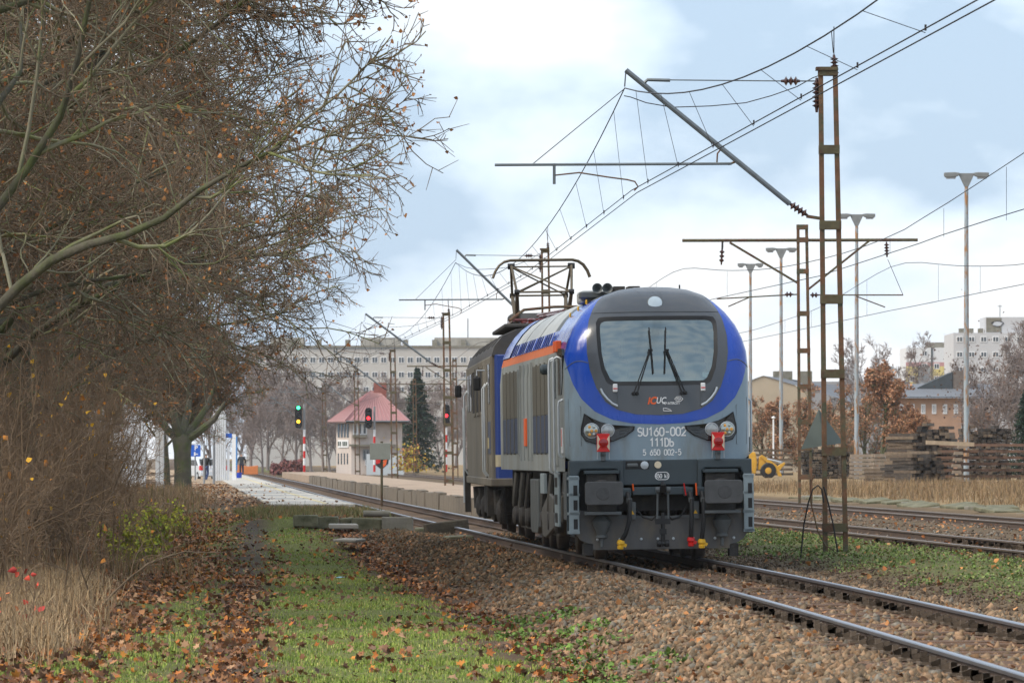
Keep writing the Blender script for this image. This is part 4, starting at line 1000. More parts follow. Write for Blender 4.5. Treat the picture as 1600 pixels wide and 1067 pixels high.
# ------------------------------------------------------------------ yard lamps
LAMPP = M('pale_rusty_lamp_post', (.30, .35, .38), .6, var=.2, scale=2.5, stretch=(2, 2, .6), col2=(.33, .17, .07), c2pos=(.47, .58))
LAMPH = M('grey_lamp_head', (.21, .22, .22), .5, var=.2, scale=3)
for k, (px, top, Y_, hw) in enumerate(((1510, 272, 275.0, 35), (1338.5, 336, 322.0, 29), (1220.5, 389, 372.0, 24), (1172.5, 413, 402.0, 20))):
    b = at(px, 714, Y_); b.z = .15
    lab = ['tall double yard lamp farthest right, standing behind the rail pile', 'tall double yard lamp seen just right of the near mast', 'tall double yard lamp left of the T-shaped mast', 'tall double yard lamp rising right beside the blue locomotive'][k]
    lp = thing('yard_lamp', lab, 'lamp post', b, 0, 'double-headed yard lamps')
    h = (714 - top)*Y_/F + HC - b.z; s_ = Y_/F
    MB().tube([(0, 0, 0), (0, 0, h*.5), (0, 0, h - .3)], [.155, .135, .10], 10).build('post', LAMPP, lp, smooth=True)
    MB().prism([(-.10, h - .7), (.10, h - .7), (.42, h - .02), (.40, h + .04), (-.40, h + .04), (-.42, h - .02)], 'y', -.10, .10).build('yoke', LAMPH, lp, bevel=.02)
    for sx in (-1, 1):
        x1 = hw*s_
        hd = MB().prism([(sx*.36, h - .06), (sx*.55, h - .16), (sx*(x1 - .08), h - .20), (sx*x1, h - .10), (sx*x1, h + .07), (sx*.6, h + .09), (sx*.36, h + .05)], 'y', -.16, .16).build('lamp_head', LAMPH, lp, bevel=.03)
        MB().box(min(sx*.58, sx*(x1 - .12)), max(sx*.58, sx*(x1 - .12)), -.13, .13, h - .26, h - .17).build('lamp_glass', GLASSI, hd, bevel=.02)

# ------------------------------------------------------------------ platforms
PAVE = M('pale_platform_paving', (.46, .43, .38), .85, var=.18, scale=.9, col2=(.30, .26, .21), c2pos=(.55, .75), bump=.3, bscale=8)
SLABG = M('worn_platform_surface', (.38, .28, .20), .9, var=.25, scale=.9, col2=(.27, .20, .14), c2pos=(.45, .7), bump=.5, bscale=5)
def strip(name, ys_, d0, d1, z0, z1, mat, parent=None):
    vs, fs = [], []
    for y_ in ys_:
        c = float(cx(y_)); a = d0(y_) if callable(d0) else d0; b = d1(y_) if callable(d1) else d1
        vs += [(c + a, y_, z0), (c + b, y_, z0), (c + b, y_, z1), (c + a, y_, z1)]
    n_ = len(ys_)
    for i in range(n_ - 1):
        for j in range(4): fs.append((i*4 + j, i*4 + (j+1) % 4, (i+1)*4 + (j+1) % 4, (i+1)*4 + j))
    fs += [(3, 2, 1, 0), tuple((n_-1)*4 + k for k in range(4))]
    return MB().add(vs, fs).build(name, mat, parent)
plat = strip('platform', np.arange(146, 560, 8.0), -4.1, -1.72, -.3, .20, PAVE); tag(plat, kind='structure')
strip('edge_line', np.arange(148, 560, 8.0), -2.55, -2.42, .2, .205, M('faded_yellow_line', (.55, .46, .25), .8, var=.2, scale=2), plat)
pav = strip('pavement', np.arange(168, 560, 8.0), lambda y_: -5.6 - (y_-168)*.02, -4.1, -.3, .16, M('leafy_paving', (.40, .30, .19), .9, var=.2, scale=.6, col2=(.30, .18, .10), c2pos=(.4, .65))); tag(pav, kind='structure')
isl = strip('island_platform', np.arange(128, 430, 6.0), 2.05, 6.0, -.3, .30, SLABG); tag(isl, kind='structure')
ed = MB().mesh if False else None
blkm = MB().box(0, .28, 0, 2.9, -.3, .345).mesh('edge_block'); blkm.materials.append(M('stained_edge_concrete', (.20, .165, .125), .9, var=.3, scale=2, stretch=(3, 3, .4), col2=(.10, .085, .06), c2pos=(.45, .7), bump=.5))
yv = 128.0
while yv < 330:
    if not (152 < yv < 155 or 186 < yv < 188):
        o = link('edge_block', blkm, None, isl); c0 = float(cx(yv)); c1 = float(cx(yv + 2.9))
        o.location = (c0 + 1.80 + random.uniform(-.03, .03), yv, random.uniform(-.05, .03)); o.rotation_euler = (random.uniform(-.012, .012), random.uniform(-.02, .05), -math.atan((c1 - c0)/2.9))
    yv += 3.0
# concrete blocks at the broken platform end
BY = 116.0
MOSS = M('mossy_concrete', (.17, .16, .10), .95, var=.3, scale=4, col2=(.085, .085, .045), c2pos=(.45, .65), bump=.8, bscale=14)
BLK = [(458, 497, 806, 819, 'mossy kerb block at the left end of the broken wall', MOSS, 0), (497, 529, 807, 821, 'mossy kerb block second from the left end of the broken wall', MOSS, .3), (530, 549, 809, 823, 'short broken kerb stub in the middle of the broken wall', MOSS, .6),
       (550, 596.5, 809, 828, 'mossy concrete block left of the tallest block', MOSS, .2), (597.5, 646, 808, 837, 'tall concrete block with pale foot in the broken wall', CONC, -.3), (647, 666, 825, 838, 'small low dark block right of the tallest block', MOSS, .4)]
for x0, x1, y0, y1, lab, mt, dy_ in BLK:
    p = at(x0, y1 + 4, BY + dy_); q = at(x1, y0, BY + dy_)
    m = MB().box(0, q.x - p.x, 0, .45, 0, q.z - p.z)
    m.v = [(a + random.uniform(-.02, .02), b, c + random.uniform(-.025, .025)) for a, b, c in m.v]
    o = m.build('concrete_block', mt, bevel=.025); o.location = p; o.rotation_euler = (0, random.uniform(-.02, .02), random.uniform(-.08, .08)); tag(o, lab, 'concrete block', 'concrete blocks of the broken platform end')
def slab(pts, Y_, thick, lab, mat, name='concrete_slab', dyd=.5):
    base = at(*pts[0], Y_); vs = []
    for k, (a, b) in enumerate(pts): vs.append(at(a, b, Y_) - base)
    n_ = len(vs); vs2 = [v + Vector((0, .15, -thick)) for v in vs]
    o = MB().add(vs + vs2, [tuple(range(n_)), tuple(range(2*n_-1, n_-1, -1))] + [(k, k+n_, (k+1) % n_+n_, (k+1) % n_) for k in range(n_)]).build(name, mat, bevel=.02)
    o.location = base; tag(o, lab, 'concrete slab'); return o
def flat(x0, x1, y0, y1, Y_, h, lab, mat, name, rz=0, ry=0):
    p = at((x0+x1)/2, y1, Y_); w_ = (x1-x0)*Y_/F
    dep = max(.3, (y1-y0)*Y_*Y_/F/ (HC - p.z) * .9)
    o = MB().box(-w_/2, w_/2, 0, min(dep, 1.6), 0, h).build(name, mat, bevel=.02); o.location = p; o.rotation_euler = (0, ry, rz); tag(o, lab, 'concrete slab'); return o
flat(515, 560, 818, 826, 114.0, .10, 'pale flat slab lying before the broken wall', CONCP, 'concrete_slab', .05)
flat(520, 556, 838, 847, 104.0, .06, 'pale tilted slab half sunk in the dirt, lowest of the slabs', CONCP, 'concrete_slab', -.1, .03)
flat(701, 741, 828, 845, 107.0, .10, 'mossy slab sunk at the edge of the ballast near the rail', MOSS, 'concrete_slab', .1, -.05)
cyl = MB().tube([(-.30, 0, .07), (.30, .05, .07)], .075, 12).build('concrete_pipe', CONC, smooth=True); cyl.location = at(588, 807, 117.5); tag(cyl, 'short round concrete post lying on top of the broken wall', 'concrete post')
o = MB().bar((0, 0, 0), (.95, .3, .12), .22, .30).build('old_sleeper', M('dark_rotten_wood', (.06, .05, .035), .95, var=.4, scale=8, bump=1), bevel=.03); o.location = at(664, 829, 114); tag(o, 'dark rotten sleeper end lying between wall and rail', 'sleeper')
# information board seen from behind
ib = thing('notice_board', 'pale notice board seen from behind on a thin post by the platform end', 'notice board', at(596.5, 791, 138))
MB().tube([(0, 0, 0), (0, 0, 1.75)], .035, 8).build('post', RUSTG, ib); b0 = at(596.5, 791, 138)
p0, p1 = at(578, 718, 137.9) - b0, at(610, 692, 137.9) - b0
MB().box(p0.x, p1.x, -.13, -.10, p0.z, p1.z).build('board', M('dull_board_back', (.27, .28, .24), .6, var=.12), ib, bevel=.01)
MB().box(p0.x, p1.x, -.10, -.07, p1.z - .08, p1.z - .03).build('board_rail', STEEL, ib)
# old platform slabs along the far siding
r_ = random.Random(4); yv = 100.0
k = 0
while yv < 190:
    L_ = r_.uniform(1.2, 2.4); c = float(cx(yv))
    o = MB().box(-.42, .42, 0, L_, 0, .12).build('old_slab', [CONC, MOSS, MOSS][k % 3], bevel=.03)
    o.location = (c + 16.6 + r_.uniform(-.25, .35), yv, -.05 + r_.uniform(-.03, .06)); o.rotation_euler = (r_.uniform(-.05, .05), r_.uniform(-.14, .10), .067 + r_.uniform(-.12, .12))
    tag(o, 'broken old platform slab lying along the farthest siding track', 'concrete slab', 'broken slabs along the far siding')
    yv += L_ + r_.uniform(.1, .9); k += 1
# litter
def litter(px, py, Y_, s_, col, lab):
    r = random.Random(int(px)); m = MB(); n_ = 7
    vs = [(0, 0, s_*.45)] + [(s_*(.8+.5*r.random())*math.cos(6.283*k/n_), s_*(.5+.4*r.random())*math.sin(6.283*k/n_), s_*.3*r.random()) for k in range(n_)]
    m.add(vs, [(0, 1+k, 1+(k+1) % n_) for k in range(n_)] + [tuple(range(n_, 0, -1))])
    o = m.build('litter', M('litter_' + lab.split()[0], col, .5)); o.location = at(px, py, Y_); o.location.z = float(gz(o.location.x, Y_)) + .02; tag(o, lab, 'litter', 'scraps of litter')
litter(209, 912, 78.0, .09, (.38, .33, .62), 'lilac plastic scrap among the leaves by the dry grass')
litter(531, 898, 84.0, .07, (.22, .42, .50), 'teal plastic scrap on the grass right of the path')
litter(894, 891, 88.0, .06, (.75, .76, .80), 'white paper scrap on the ballast nearest the locomotive')
litter(914, 902, 84.0, .045, (.75, .76, .80), 'smaller white paper scrap right of the other on the ballast')
# ------------------------------------------------------------------ signals
def emitter(name, col, s_): return M(name, col, .4, var=0, emit=col, estr=s_)
SIGBLK = M('signal_black', (.012, .013, .015), .5, var=.1)
def signal(px, ytop, ybot, ybase, Y_, lamps, label, mast_dx=1):
    s_ = Y_/F; b = at(px + mast_dx*9, ybase, Y_)
    t = thing('railway_signal', label, 'railway signal', b, 0, 'colour light signals')
    z0 = (ybase - ybot)*s_; z1 = (ybase - ytop)*s_; hx = -mast_dx*9*s_; w_ = 11*s_
    hd = MB().prism(rrect(hx, (z0+z1)/2, w_, z1 - z0, w_*.42, 5), 'y', -.25, -.05).build('signal_head', SIGBLK, t)
    n_ = 5
    for k in range(n_):
        zc = z1 - (z1 - z0)*(k + .55)/n_ * 1.0
        MB().lathe((hx, -.25, zc), (0, -1, 0), [(w_*.30, 0), (w_*.30, .18), (w_*.26, .18), (w_*.26, .02)], 12).build('lamp_hood', SIGBLK, hd)
        c = lamps.get(k)
        MB().lathe((hx, -.40 if c else -.27, zc), (0, -1, 0), [(w_*.25, 0), (w_*.2, .04), (.001, .06)], 12).build('lamp', emitter(*c) if c else DARKGL, hd)
    zt = z0 - .1
    MB().tube([(0, 0, zt), (0, 0, z1 + (0 if mast_dx < 0 else .1))], .09, 8).build('upper_post', GLASSI, t)
    n_ = 6
    for k in range(n_):
        MB().tube([(0, 0, zt*k/n_), (0, 0, zt*(k+1)/n_)], .10, 8).build('post_band', REDP if k % 2 == n_ % 2 or k == n_ - 1 and n_ % 2 == 1 else WHITE, t)
    MB().bar((0, -.1, z0 - .05), (hx, -.1, z0 - .05), .08, .08).build('bracket', GLASSI, t)
G_, A_, R_ = ('green_signal_light', (.05, 1.0, .35), 2.2), ('amber_signal_light', (1.0, .42, .02), 2.2), ('red_signal_light', (1.0, .02, .03), 2.0)
signal(466.5, 633, 669, 738, 430.0, {0: G_, 3: A_}, 'black signal showing green over amber on a red and white post')
signal(576, 637, 669, 737, 432.0, {2: R_}, 'black signal showing red in front of the signal box')
signal(697.5, 632, 666, 737, 434.0, {2: R_}, 'black signal showing red partly hidden by the platform mast', mast_dx=-.05)
# ------------------------------------------------------------------ signal box
SBY = 480.0; ss = SBY/F
PINKW = M('pale_pink_render', (.60, .52, .47), .9, var=.10, scale=.5, col2=(.40, .32, .27), c2pos=(.5, .75))
PINKR = M('pink_roof_sheet', (.35, .165, .165), .6, var=.10, scale=.4)
PINKR2 = M('pale_pink_roof_sheet', (.42, .235, .225), .6, var=.10, scale=.4)
WGL = M('grey_window_glass', (.06, .075, .09), .1, var=.15, scale=.6, spec=.8)
sb = thing('signal_box', 'pale two-storey signal box with a pink hipped roof beyond the platforms', 'signal box', at(549, 736, SBY), R(0))
def q(px, py): p = at(px, py, SBY) - at(549, 736, SBY); return p
x0, xm, x1 = q(523.5, 0).x, 0.0, q(626, 0).x; zt = q(0, 655).z
# left face turns away, right face frontal
LF = [(x0, 3.2), (xm, 0.0), (x1, 0.0), (x1, 7.0), (x0, 9.0)]
MB().prism(LF, 'z', -.3, zt).build('wall', PINKW, sb)
e_x0, e_x1 = q(510, 0).x, q(640, 0).x; zr = q(0, 610).z; ze = q(0, 657).z
A, B, Cc, D = Vector((e_x0, 2.6, ze)), Vector((q(541, 0).x, -1.0, ze)), Vector((e_x1, -1.0, ze)), Vector((e_x1, 8, ze))
E_ = Vector((e_x0, 9.8, ze)); Rg, Rh = Vector((q(577, 0).x, 4.2, zr)), Vector((q(590, 0).x, 4.4, zr))
rf = MB().add([A, B, Rg, A + Vector((0, 0, -.2)), B + Vector((0, 0, -.2))], [(0, 1, 2), (0, 3, 4, 1)]).build('roof', PINKR2, sb)
MB().add([B, Cc, Rh, Rg, B + Vector((0, 0, -.2)), Cc + Vector((0, 0, -.2))], [(0, 1, 2, 3), (0, 4, 5, 1)]).build('roof', PINKR, sb)
MB().add([Cc, D, Rh], [(0, 1, 2)]).build('roof', PINKR, sb); MB().add([D, E_, A, Rg, Rh], [(0, 1, 3, 4), (1, 2, 3)]).build('roof', PINKR, sb)
MB().prism([(A.x, A.y), (B.x, B.y), (Cc.x, Cc.y), (D.x, D.y), (E_.x, E_.y)], 'z', ze - .22, ze - .10).build('eaves', M('dark_eaves', (.16, .12, .12), .8), sb)
for k in range(15):
    u_ = (k + .5)/15; p_ = B.lerp(Cc, u_); q_ = Rg.lerp(Rh, u_)
    MB().tube([p_ + Vector((0, -.02, .03)), q_ + Vector((0, -.02, .03))], .035, 4).build('roof_seam', PINKR2, sb)
    if k < 8:
        p_ = A.lerp(B, (k + .5)/8); MB().tube([p_ + Vector((0, 0, .03)), p_.lerp(Rg, .97) + Vector((0, 0, .03))], .03, 4).build('roof_seam', PINKR, sb)
MB().tube([B + Vector((0, -.08, -.08)), Cc + Vector((0, -.08, -.08))], .08, 6).build('gutter', STEEL, sb)
MB().tube([B, Rg], .10, 4).build('hip_cap', M('dark_pink_cap', (.26, .12, .12), .7), sb)
cp = q(592, 612); MB().box(cp.x - .6, cp.x + .6, 3.9, 4.9, cp.z - .8, cp.z + .9).build('chimney', M('red_chimney', (.26, .09, .07), .9, var=.2), sb)
def sbwin(pxa, pxb, pya, pyb, panes, frame=WHITE):
    a, b = q(pxa, pyb), q(pxb, pya)
    wn_ = MB().box(a.x, b.x, -.10, .05, a.z, b.z).build('window', frame, sb)
    n_ = panes; w_ = (b.x - a.x)/n_
    for k in range(n_): MB().box(a.x + k*w_ + .12, a.x + (k+1)*w_ - .12, -.13, -.08, a.z + .12, b.z - .12).build('pane', WGL, wn_)
sbwin(551.5, 573.5, 660, 679, 3); sbwin(567, 577, 702, 718, 2, M('grey_shutter', (.30, .32, .33), .7)); sbwin(570, 574.5, 718, 727, 1)
w2 = q(0, 682).z; MB().box(q(551, 0).x, q(574, 0).x, -.6, .0, w2 - .1, w2 + .15).build('sill', CONC, sb)
MB().box(q(546, 0).x, q(618, 0).x, -1.0, .0, q(0, 697).z, q(0, 694).z).build('ledge', CONC, sb)
def lf(t): return Vector((x0 + (xm - x0)*t, 3.2*(1 - t), 0))
for k in range(4):
    for (ya, yb, wd) in ((662, 683, .075), (708, 725, .04)):
        a, b = lf(.10 + k*.20 + .03), lf(.10 + k*.20 + .03 + wd*1.4); nrm = Vector((-(3.2), -(xm - x0), 0)).normalized()*.05
        za, zb = q(0, yb).z, q(0, ya).z
        MB().add([a + nrm + Vector((0, 0, za)), b + nrm + Vector((0, 0, za)), b + nrm + Vector((0, 0, zb)), a + nrm + Vector((0, 0, zb))] + [a + Vector((0, 0, za)), b + Vector((0, 0, za)), b + Vector((0, 0, zb)), a + Vector((0, 0, zb))], [(0, 1, 2, 3), (0, 4, 5, 1), (1, 5, 6, 2), (2, 6, 7, 3), (3, 7, 4, 0)]).build('slit_window', WGL, sb)
# name board with worn dark characters
nrm = Vector((-(3.2), -(xm - x0), 0)).normalized()*.08
za, zb = q(0, 699).z, q(0, 687).z; a, b = lf(.16), lf(.84)
nb_ = MB().add([a + nrm + Vector((0, 0, za)), b + nrm + Vector((0, 0, za)), b + nrm + Vector((0, 0, zb)), a + nrm + Vector((0, 0, zb)), a + Vector((0, 0, za)), b + Vector((0, 0, za)), b + Vector((0, 0, zb)), a + Vector((0, 0, zb))], [(0, 1, 2, 3), (0, 4, 5, 1), (1, 5, 6, 2), (2, 6, 7, 3), (3, 7, 4, 0)]).build('name_board', WHITE, sb)
for i, t in enumerate((.24, .36, .54, .65, .76)):
    a = lf(t) + nrm*1.3; MB().box(a.x - .09, a.x + .09, a.y - .03, a.y + .02, za + .16, zb - .16).build('board_character', M('dark_lettering', (.10, .13, .12), .7), nb_)
pv = q(535, 738); MB().box(q(573, 0).x, q(632, 0).x, -1.2, -.6, -.4, q(0, 709).z).build('pale_annex', M('pale_grey_panel', (.52, .56, .58), .8, var=.1, scale=.5), sb)
# painted shield on the annex wall: plain colour shapes only
gx, gz_ = q(597, 0).x, q(0, 721).z
gf = MB().prism([(gx - .9, gz_ + .55), (gx + .7, gz_ + .55), (gx + .6, gz_ - .2), (gx, gz_ - .75), (gx - .6, gz_ - .3)], 'y', -1.215, -1.205).build('graffiti', SIGBLK, sb)
MB().prism([(gx - .8, gz_ + .45), (gx - .1, gz_ + .45), (gx - .15, gz_ - .1), (gx - .5, gz_ - .25)], 'y', -1.225, -1.217).build('graffiti_patch', REDP, gf)
MB().prism([(gx + .0, gz_ + .1), (gx + .5, gz_ + .2), (gx + .4, gz_ - .3), (gx + .05, gz_ - .6)], 'y', -1.225, -1.217).build('graffiti_patch', ORNG, gf)
MB().prism([(gx + .1, gz_ + .45), (gx + .6, gz_ + .45), (gx + .5, gz_ + .25), (gx + .1, gz_ + .25)], 'y', -1.225, -1.217).build('graffiti_patch', REDP, gf)

# ------------------------------------------------------------------ far buildings
PANEL = M('pale_panel_facade', (.50, .48, .45), .9, var=.08, scale=.08)
WFR = M('white_window_frame', (.75, .75, .75), .6, var=.05)
def block(name, label, px0, px1, ytop, ybot, Y_, depth, mat, rows, cols, wsz, row0=None, pitch=None, yaw=0.0, skip=()):
    s_ = Y_/F; b = at(px0, ybot, Y_); t = thing(name, label, 'building', b, yaw)
    w_ = (px1 - px0)*s_; h = (ybot - ytop)*s_
    MB().box(0, w_, 0, depth, -3, h).build('wall', mat, t)
    ww, wh = wsz; pitch = pitch or 2.8; row0 = row0 if row0 is not None else h - 2.4
    fm = MB().box(-ww/2, ww/2, -.06, .10, -wh/2, wh/2).mesh('window'); fm.materials.append(WFR)
    gm = MB().box(-ww/2 + .1, -.05, -.085, -.055, -wh/2 + .12, wh/2 - .12).mesh('pane'); gm.materials.append(WGL)
    gm2 = MB().box(.05, ww/2 - .1, -.085, -.055, -wh/2 + .12, wh/2 - .12).mesh('pane'); gm2.materials.append(WGL)
    for r in range(rows):
        for c in range(cols):
            if (r, c) in skip: continue
            wd = link('window', fm, None, t); wd.location = (w_*(c + .5)/cols, 0, row0 - r*pitch)
            for g in (gm, gm2): link('pane', g, None, wd)
    return t, w_, h
t, w_, h = block('apartment_block', 'long pale panel apartment block on the skyline behind the signal box', 385, 800, 541, 716, 900.0, 14, PANEL, 6, 30, (1.05, 1.1), pitch=2.6)
for k in range(9):
    x_ = 2 + k*5.1; MB().box(x_, x_ + .9, 2, 3.5, h, h + 1.2).build('chimney', CONC, t)
for x_, l_ in ((4, 6), (20, 7), (33, 8), (41, 5)): MB().box(x_, x_ + l_, 3, 9, h, h + 1.6).build('roof_housing', CONCP, t)
MB().box(-.2, w_ + .2, -.25, .1, h - .25, h + .12).build('cornice', CONC, t)
MB().tube([(38.9, 4, h), (38.9, 4, h + 5)], .08, 4).build('antenna', WIRE, t)
# right skyline: white, pink and yellow block
t, w_, h = block('striped_apartment_block', 'white apartment block with pink and yellow bands on the right skyline', 1416, 1492, 543, 700, 700.0, 12, M('white_facade', (.66, .67, .68), .9, var=.05, scale=.1), 4, 4, (.75, .8), pitch=1.75, row0=(700-552)*700/F, skip=((0, 2), (3, 0), (3, 2), (1, 0), (2, 1)))
z_ = (700 - 566)*700/F; MB().box(-.05, w_ + .05, -.04, .06, z_ - .55, z_ + .0).build('pink_band', M('pink_band', (.50, .27, .27), .9), t)
MB().box(-.05, w_ + .05, -.04, .06, z_ - 5, z_ - .55).build('yellow_band', M('yellow_band', (.60, .50, .20), .9), t)
MB().box(3.3, w_, 4, 9, h, h + .8).build('roof_housing', CONC, t); MB().box(3.4, 3.6, -.1, .1, 0, h).build('drain_pipe', DKGREY, t)
t, w_, h = block('grey_apartment_tower', 'grey and white apartment tower with roof graffiti at the right edge', 1490, 1640, 520, 700, 640.0, 14, M('grey_white_facade', (.52, .52, .53), .9, var=.06, scale=.1), 6, 8, (.8, .75), pitch=1.9, row0=(700-530)*640/F)
x_ = 51*640/F
up = MB().box(x_, x_ + 9, 1, 9, h, h + 25*640/F).build('roof_house', MATS['grey_white_facade'], t)
MB().box(x_ + .1, x_ + 2.0, .96, 1.0, h + .1, h + 1.9).build('concrete_panel', CONC, up)  # panel of darker concrete on the roof house wall
GRB = M('graffiti_black', (.03, .03, .04), .8)
gpx = x_ + 1.5
MB().prism([(gpx + .75*math.cos(R(a)) * (1 + .15*math.sin(R(a*3))), h + 1.15 + .38*math.sin(R(a))) for a in range(0, 360, 20)], 'y', .93, .955).build('graffiti', GRB, up)
MB().prism([(gpx + .6*math.cos(R(a)) * (1 + .15*math.sin(R(a*4))), h + 1.15 + .28*math.sin(R(a))) for a in range(0, 360, 20)], 'y', .90, .925).build('graffiti', M('graffiti_silver', (.5, .52, .55), .7), up)
for k in range(3): MB().box(x_ - 3.2 + k*1.2, x_ - 2.6 + k*1.2, 2, 3, h, h + .6).build('chimney', CONC, t)
MB().tube([(x_ + 2, 3, h + 2), (x_ + 2, 3, h + 3.6)], .04, 4).tube([(x_ + 1.7, 3, h + 3.4), (x_ + 2.3, 3, h + 3.4)], .03, 4).build('antenna', WIRE, t)
# low brick house and sheds before them
t, w_, h = block('brick_house', 'low pale brick house with dark roof behind the sleeper stacks', 1400, 1502, 622, 700, 420.0, 9, M('pale_brick', (.40, .25, .17), .9, var=.14, scale=1.2), 1, 6, (.36, .8), row0=(700-639)*420/F)
MB().prism([(-.4, -.3), (w_ + 3, -.3), (w_ + 3, 9.5), (-.4, 9.5)], 'z', h, h + .12).build('eaves', DKGREY, t)
MB().add([(-.6, -.6, h), (w_ + 3, -.6, h), (w_ + 3, 5, h + 1.25), (1.5, 5, h + 1.25), (-.6, 10, h), (w_ + 3, 10, h)], [(0, 1, 2, 3), (3, 2, 5, 4), (0, 3, 4)]).build('roof', M('grey_felt_roof', (.16, .17, .19), .85, var=.15, scale=.6), t)
MB().prism([(2.0, h + .9), (4.9, h + 2.2), (4.9, h + .3), (2.0, h + .1)], 'y', 3.0, 7.0).build('lean_to_roof', M('dark_felt', (.055, .065, .072), .8, var=.2), t)
MB().box(4.95, 6.2, 3, 5, h, h + 2.3).build('chimney', M('sooty_brick', (.16, .13, .11), .9, var=.25, scale=2), t)
t, w_, h = block('storage_shed', 'beige gabled shed with grey felt roof and block vents behind the orange shrubs', 1150, 1330, 640, 716, 470.0, 12, M('beige_render', (.42, .35, .26), .9, var=.12, scale=.4), 0, 1, (1, 1))
pk = lambda px, py: ((px - 1150)*470/F, (716 - py)*470/F)
MB().prism([pk(1150, 604), pk(1192, 587), pk(1240, 601), pk(1262, 612), pk(1262, 716), pk(1150, 716)], 'y', -.3, -.02).build('gable_wall', MATS['beige_render'], t)
MB().add([(*pk(1150, 604)[:1], -.4, pk(1150, 604)[1]), (pk(1192, 587)[0], -.4, pk(1192, 587)[1]), (pk(1192, 587)[0], 12, pk(1192, 587)[1]), (pk(1150, 604)[0], 12, pk(1150, 604)[1]), (pk(1330, 640)[0], -.4, pk(1330, 628)[1]), (pk(1330, 640)[0], 12, pk(1330, 600)[1])], [(0, 1, 2, 3), (1, 4, 5, 2)]).build('roof', MATS['grey_felt_roof'], t)
for xa, xb, ya in ((1212, 1241, 579), (1252, 1272, 579)):
    a, b = pk(xa, 605), pk(xb, ya); MB().box(a[0], b[0], 3, 5, a[1], b[1]).build('vent_block', CONC, t)
t, w_, h = block('long_grey_shed', 'long grey shed with three block vents behind the orange tree', 1262, 1420, 596, 716, 520.0, 10, M('grey_render', (.30, .30, .31), .9, var=.1, scale=.3), 0, 1, (1, 1))
for xa, xb in ((1318, 1336), (1361, 1378), (1381, 1397), (1437, 1455)):
    MB().box((xa-1262)*520/F, (xb-1262)*520/F, .5, 2.5, h - .3, h + 24*520/F).build('vent_block', M('grey_vent_block', (.36, .38, .40), .8), t)
# ------------------------------------------------------------------ sleeper stacks and rail piles
OLDW = M('tarred_sleeper', (.075, .055, .042), .9, var=.45, scale=3, col2=(.15, .105, .07), c2pos=(.5, .7), bump=.6)
PALEC = M('pale_sleeper', (.25, .195, .145), .9, var=.25, scale=3)
SLV = []
for i_, (c1_, c2_) in enumerate((((.060, .046, .036), (.13, .095, .065)), ((.11, .080, .055), (.19, .14, .095)), ((.040, .033, .028), (.085, .065, .05)), ((.17, .125, .085), (.09, .07, .05)))):
    me_ = MB().box(-.122, .122, -1.3, 1.3, 0, .146).mesh('sleeper'); me_.materials.append(M('tarred_sleeper_%d' % i_, c1_, .9, var=.4, scale=4, col2=c2_, c2pos=(.5, .7), bump=.6)); SLV.append(me_)
slm = SLV[0]
slp = MB().prism([(-.15, 0), (.15, 0), (.12, .20), (-.12, .20)], 'y', -1.25, 1.25).mesh('pale_sleeper'); slp.materials.append(PALEC)
rr = random.Random(9)
def stack(label, px0, px1, ytop, ybase, Y_, rz, along, me=slm, lh=.16, gap=0.0):
    s_ = Y_/F; b = at((px0 + px1)/2, ybase, Y_); t = thing('sleeper_stack', label, 'sleeper stack', b, rz, 'stacks of old sleepers')
    w_ = (px1 - px0)*s_; h = (ybase - ytop)*s_; n_ = max(1, int(w_/.27)); L = max(1, int(h/(lh + gap)))
    for l in range(L):
        if along:                                   # long faces to the camera
            for d in range(3):
                o = link('sleeper', me if me is slp else SLV[rr.choice((0, 1, 1, 3))], None, t); o.location = (rr.uniform(-.08, .08), d*.3 + rr.uniform(-.03, .03), l*(lh + gap)); o.rotation_euler = (rr.uniform(-.02, .02), 0, math.pi/2 + rr.uniform(-.02, .02)); 
                o.scale = (1, w_/2.6, 1)
        else:
            for c in range(n_):
                if l >= L - 3 and rr.random() < .22*(l - L + 4): continue
                o = link('sleeper', SLV[rr.choice((0, 0, 1, 2, 2, 3))], None, t); o.location = ((c - (n_-1)/2)*.275 + rr.uniform(-.02, .02) + .12*math.sin(l*.5 + px0), rr.uniform(-.22, .22), l*(lh + gap)); o.rotation_euler = (0, rr.uniform(-.04, .04), rr.uniform(-.03, .03))
    return t
stack('front stack of tarred sleepers, lowest and nearest in the yard', 1407, 1458, 702, 759, 258.0, R(20), False)
stack('stack of tarred sleepers with slumped top behind the front stack', 1397, 1444, 670, 759, 264.0, R(28), False)
stack('taller crossed stack of tarred sleepers right of the slumped one', 1441, 1490, 659, 757, 266.0, R(-12), False)
stack('far row of tarred sleepers peeping over the rail pile', 1496, 1576, 661, 750, 285.0, 0, False)
stack('stack of long grey-brown sleepers with gaps beside the yellow loader', 1180, 1238, 692, 750, 352.0, 0, True, slm, .17, .16)
stack('dark stack of sleepers seen between the legs of the near mast', 1250, 1332, 694, 752, 330.0, 0, False)
stack('pale concrete sleepers stacked behind the right leg of the near mast', 1328, 1362, 704, 752, 320.0, 0, True, slp, .20, .05)
stack('second pale stack of concrete sleepers beside the orange tree', 1364, 1394, 706, 752, 316.0, R(10), True, slp, .20, .05)
stack('low brown pile of sleepers left of the front stack', 1352, 1404, 727, 757, 290.0, 0, True, slm, .16, .03)
rp = thing('rail_pile', 'pile of rusty rails with pale timber ends at the right edge', 'rail pile', at(1545, 757, 262.0), 0)
rc = M('rusty_rail', (.17, .095, .062), .8, var=.3, scale=3)
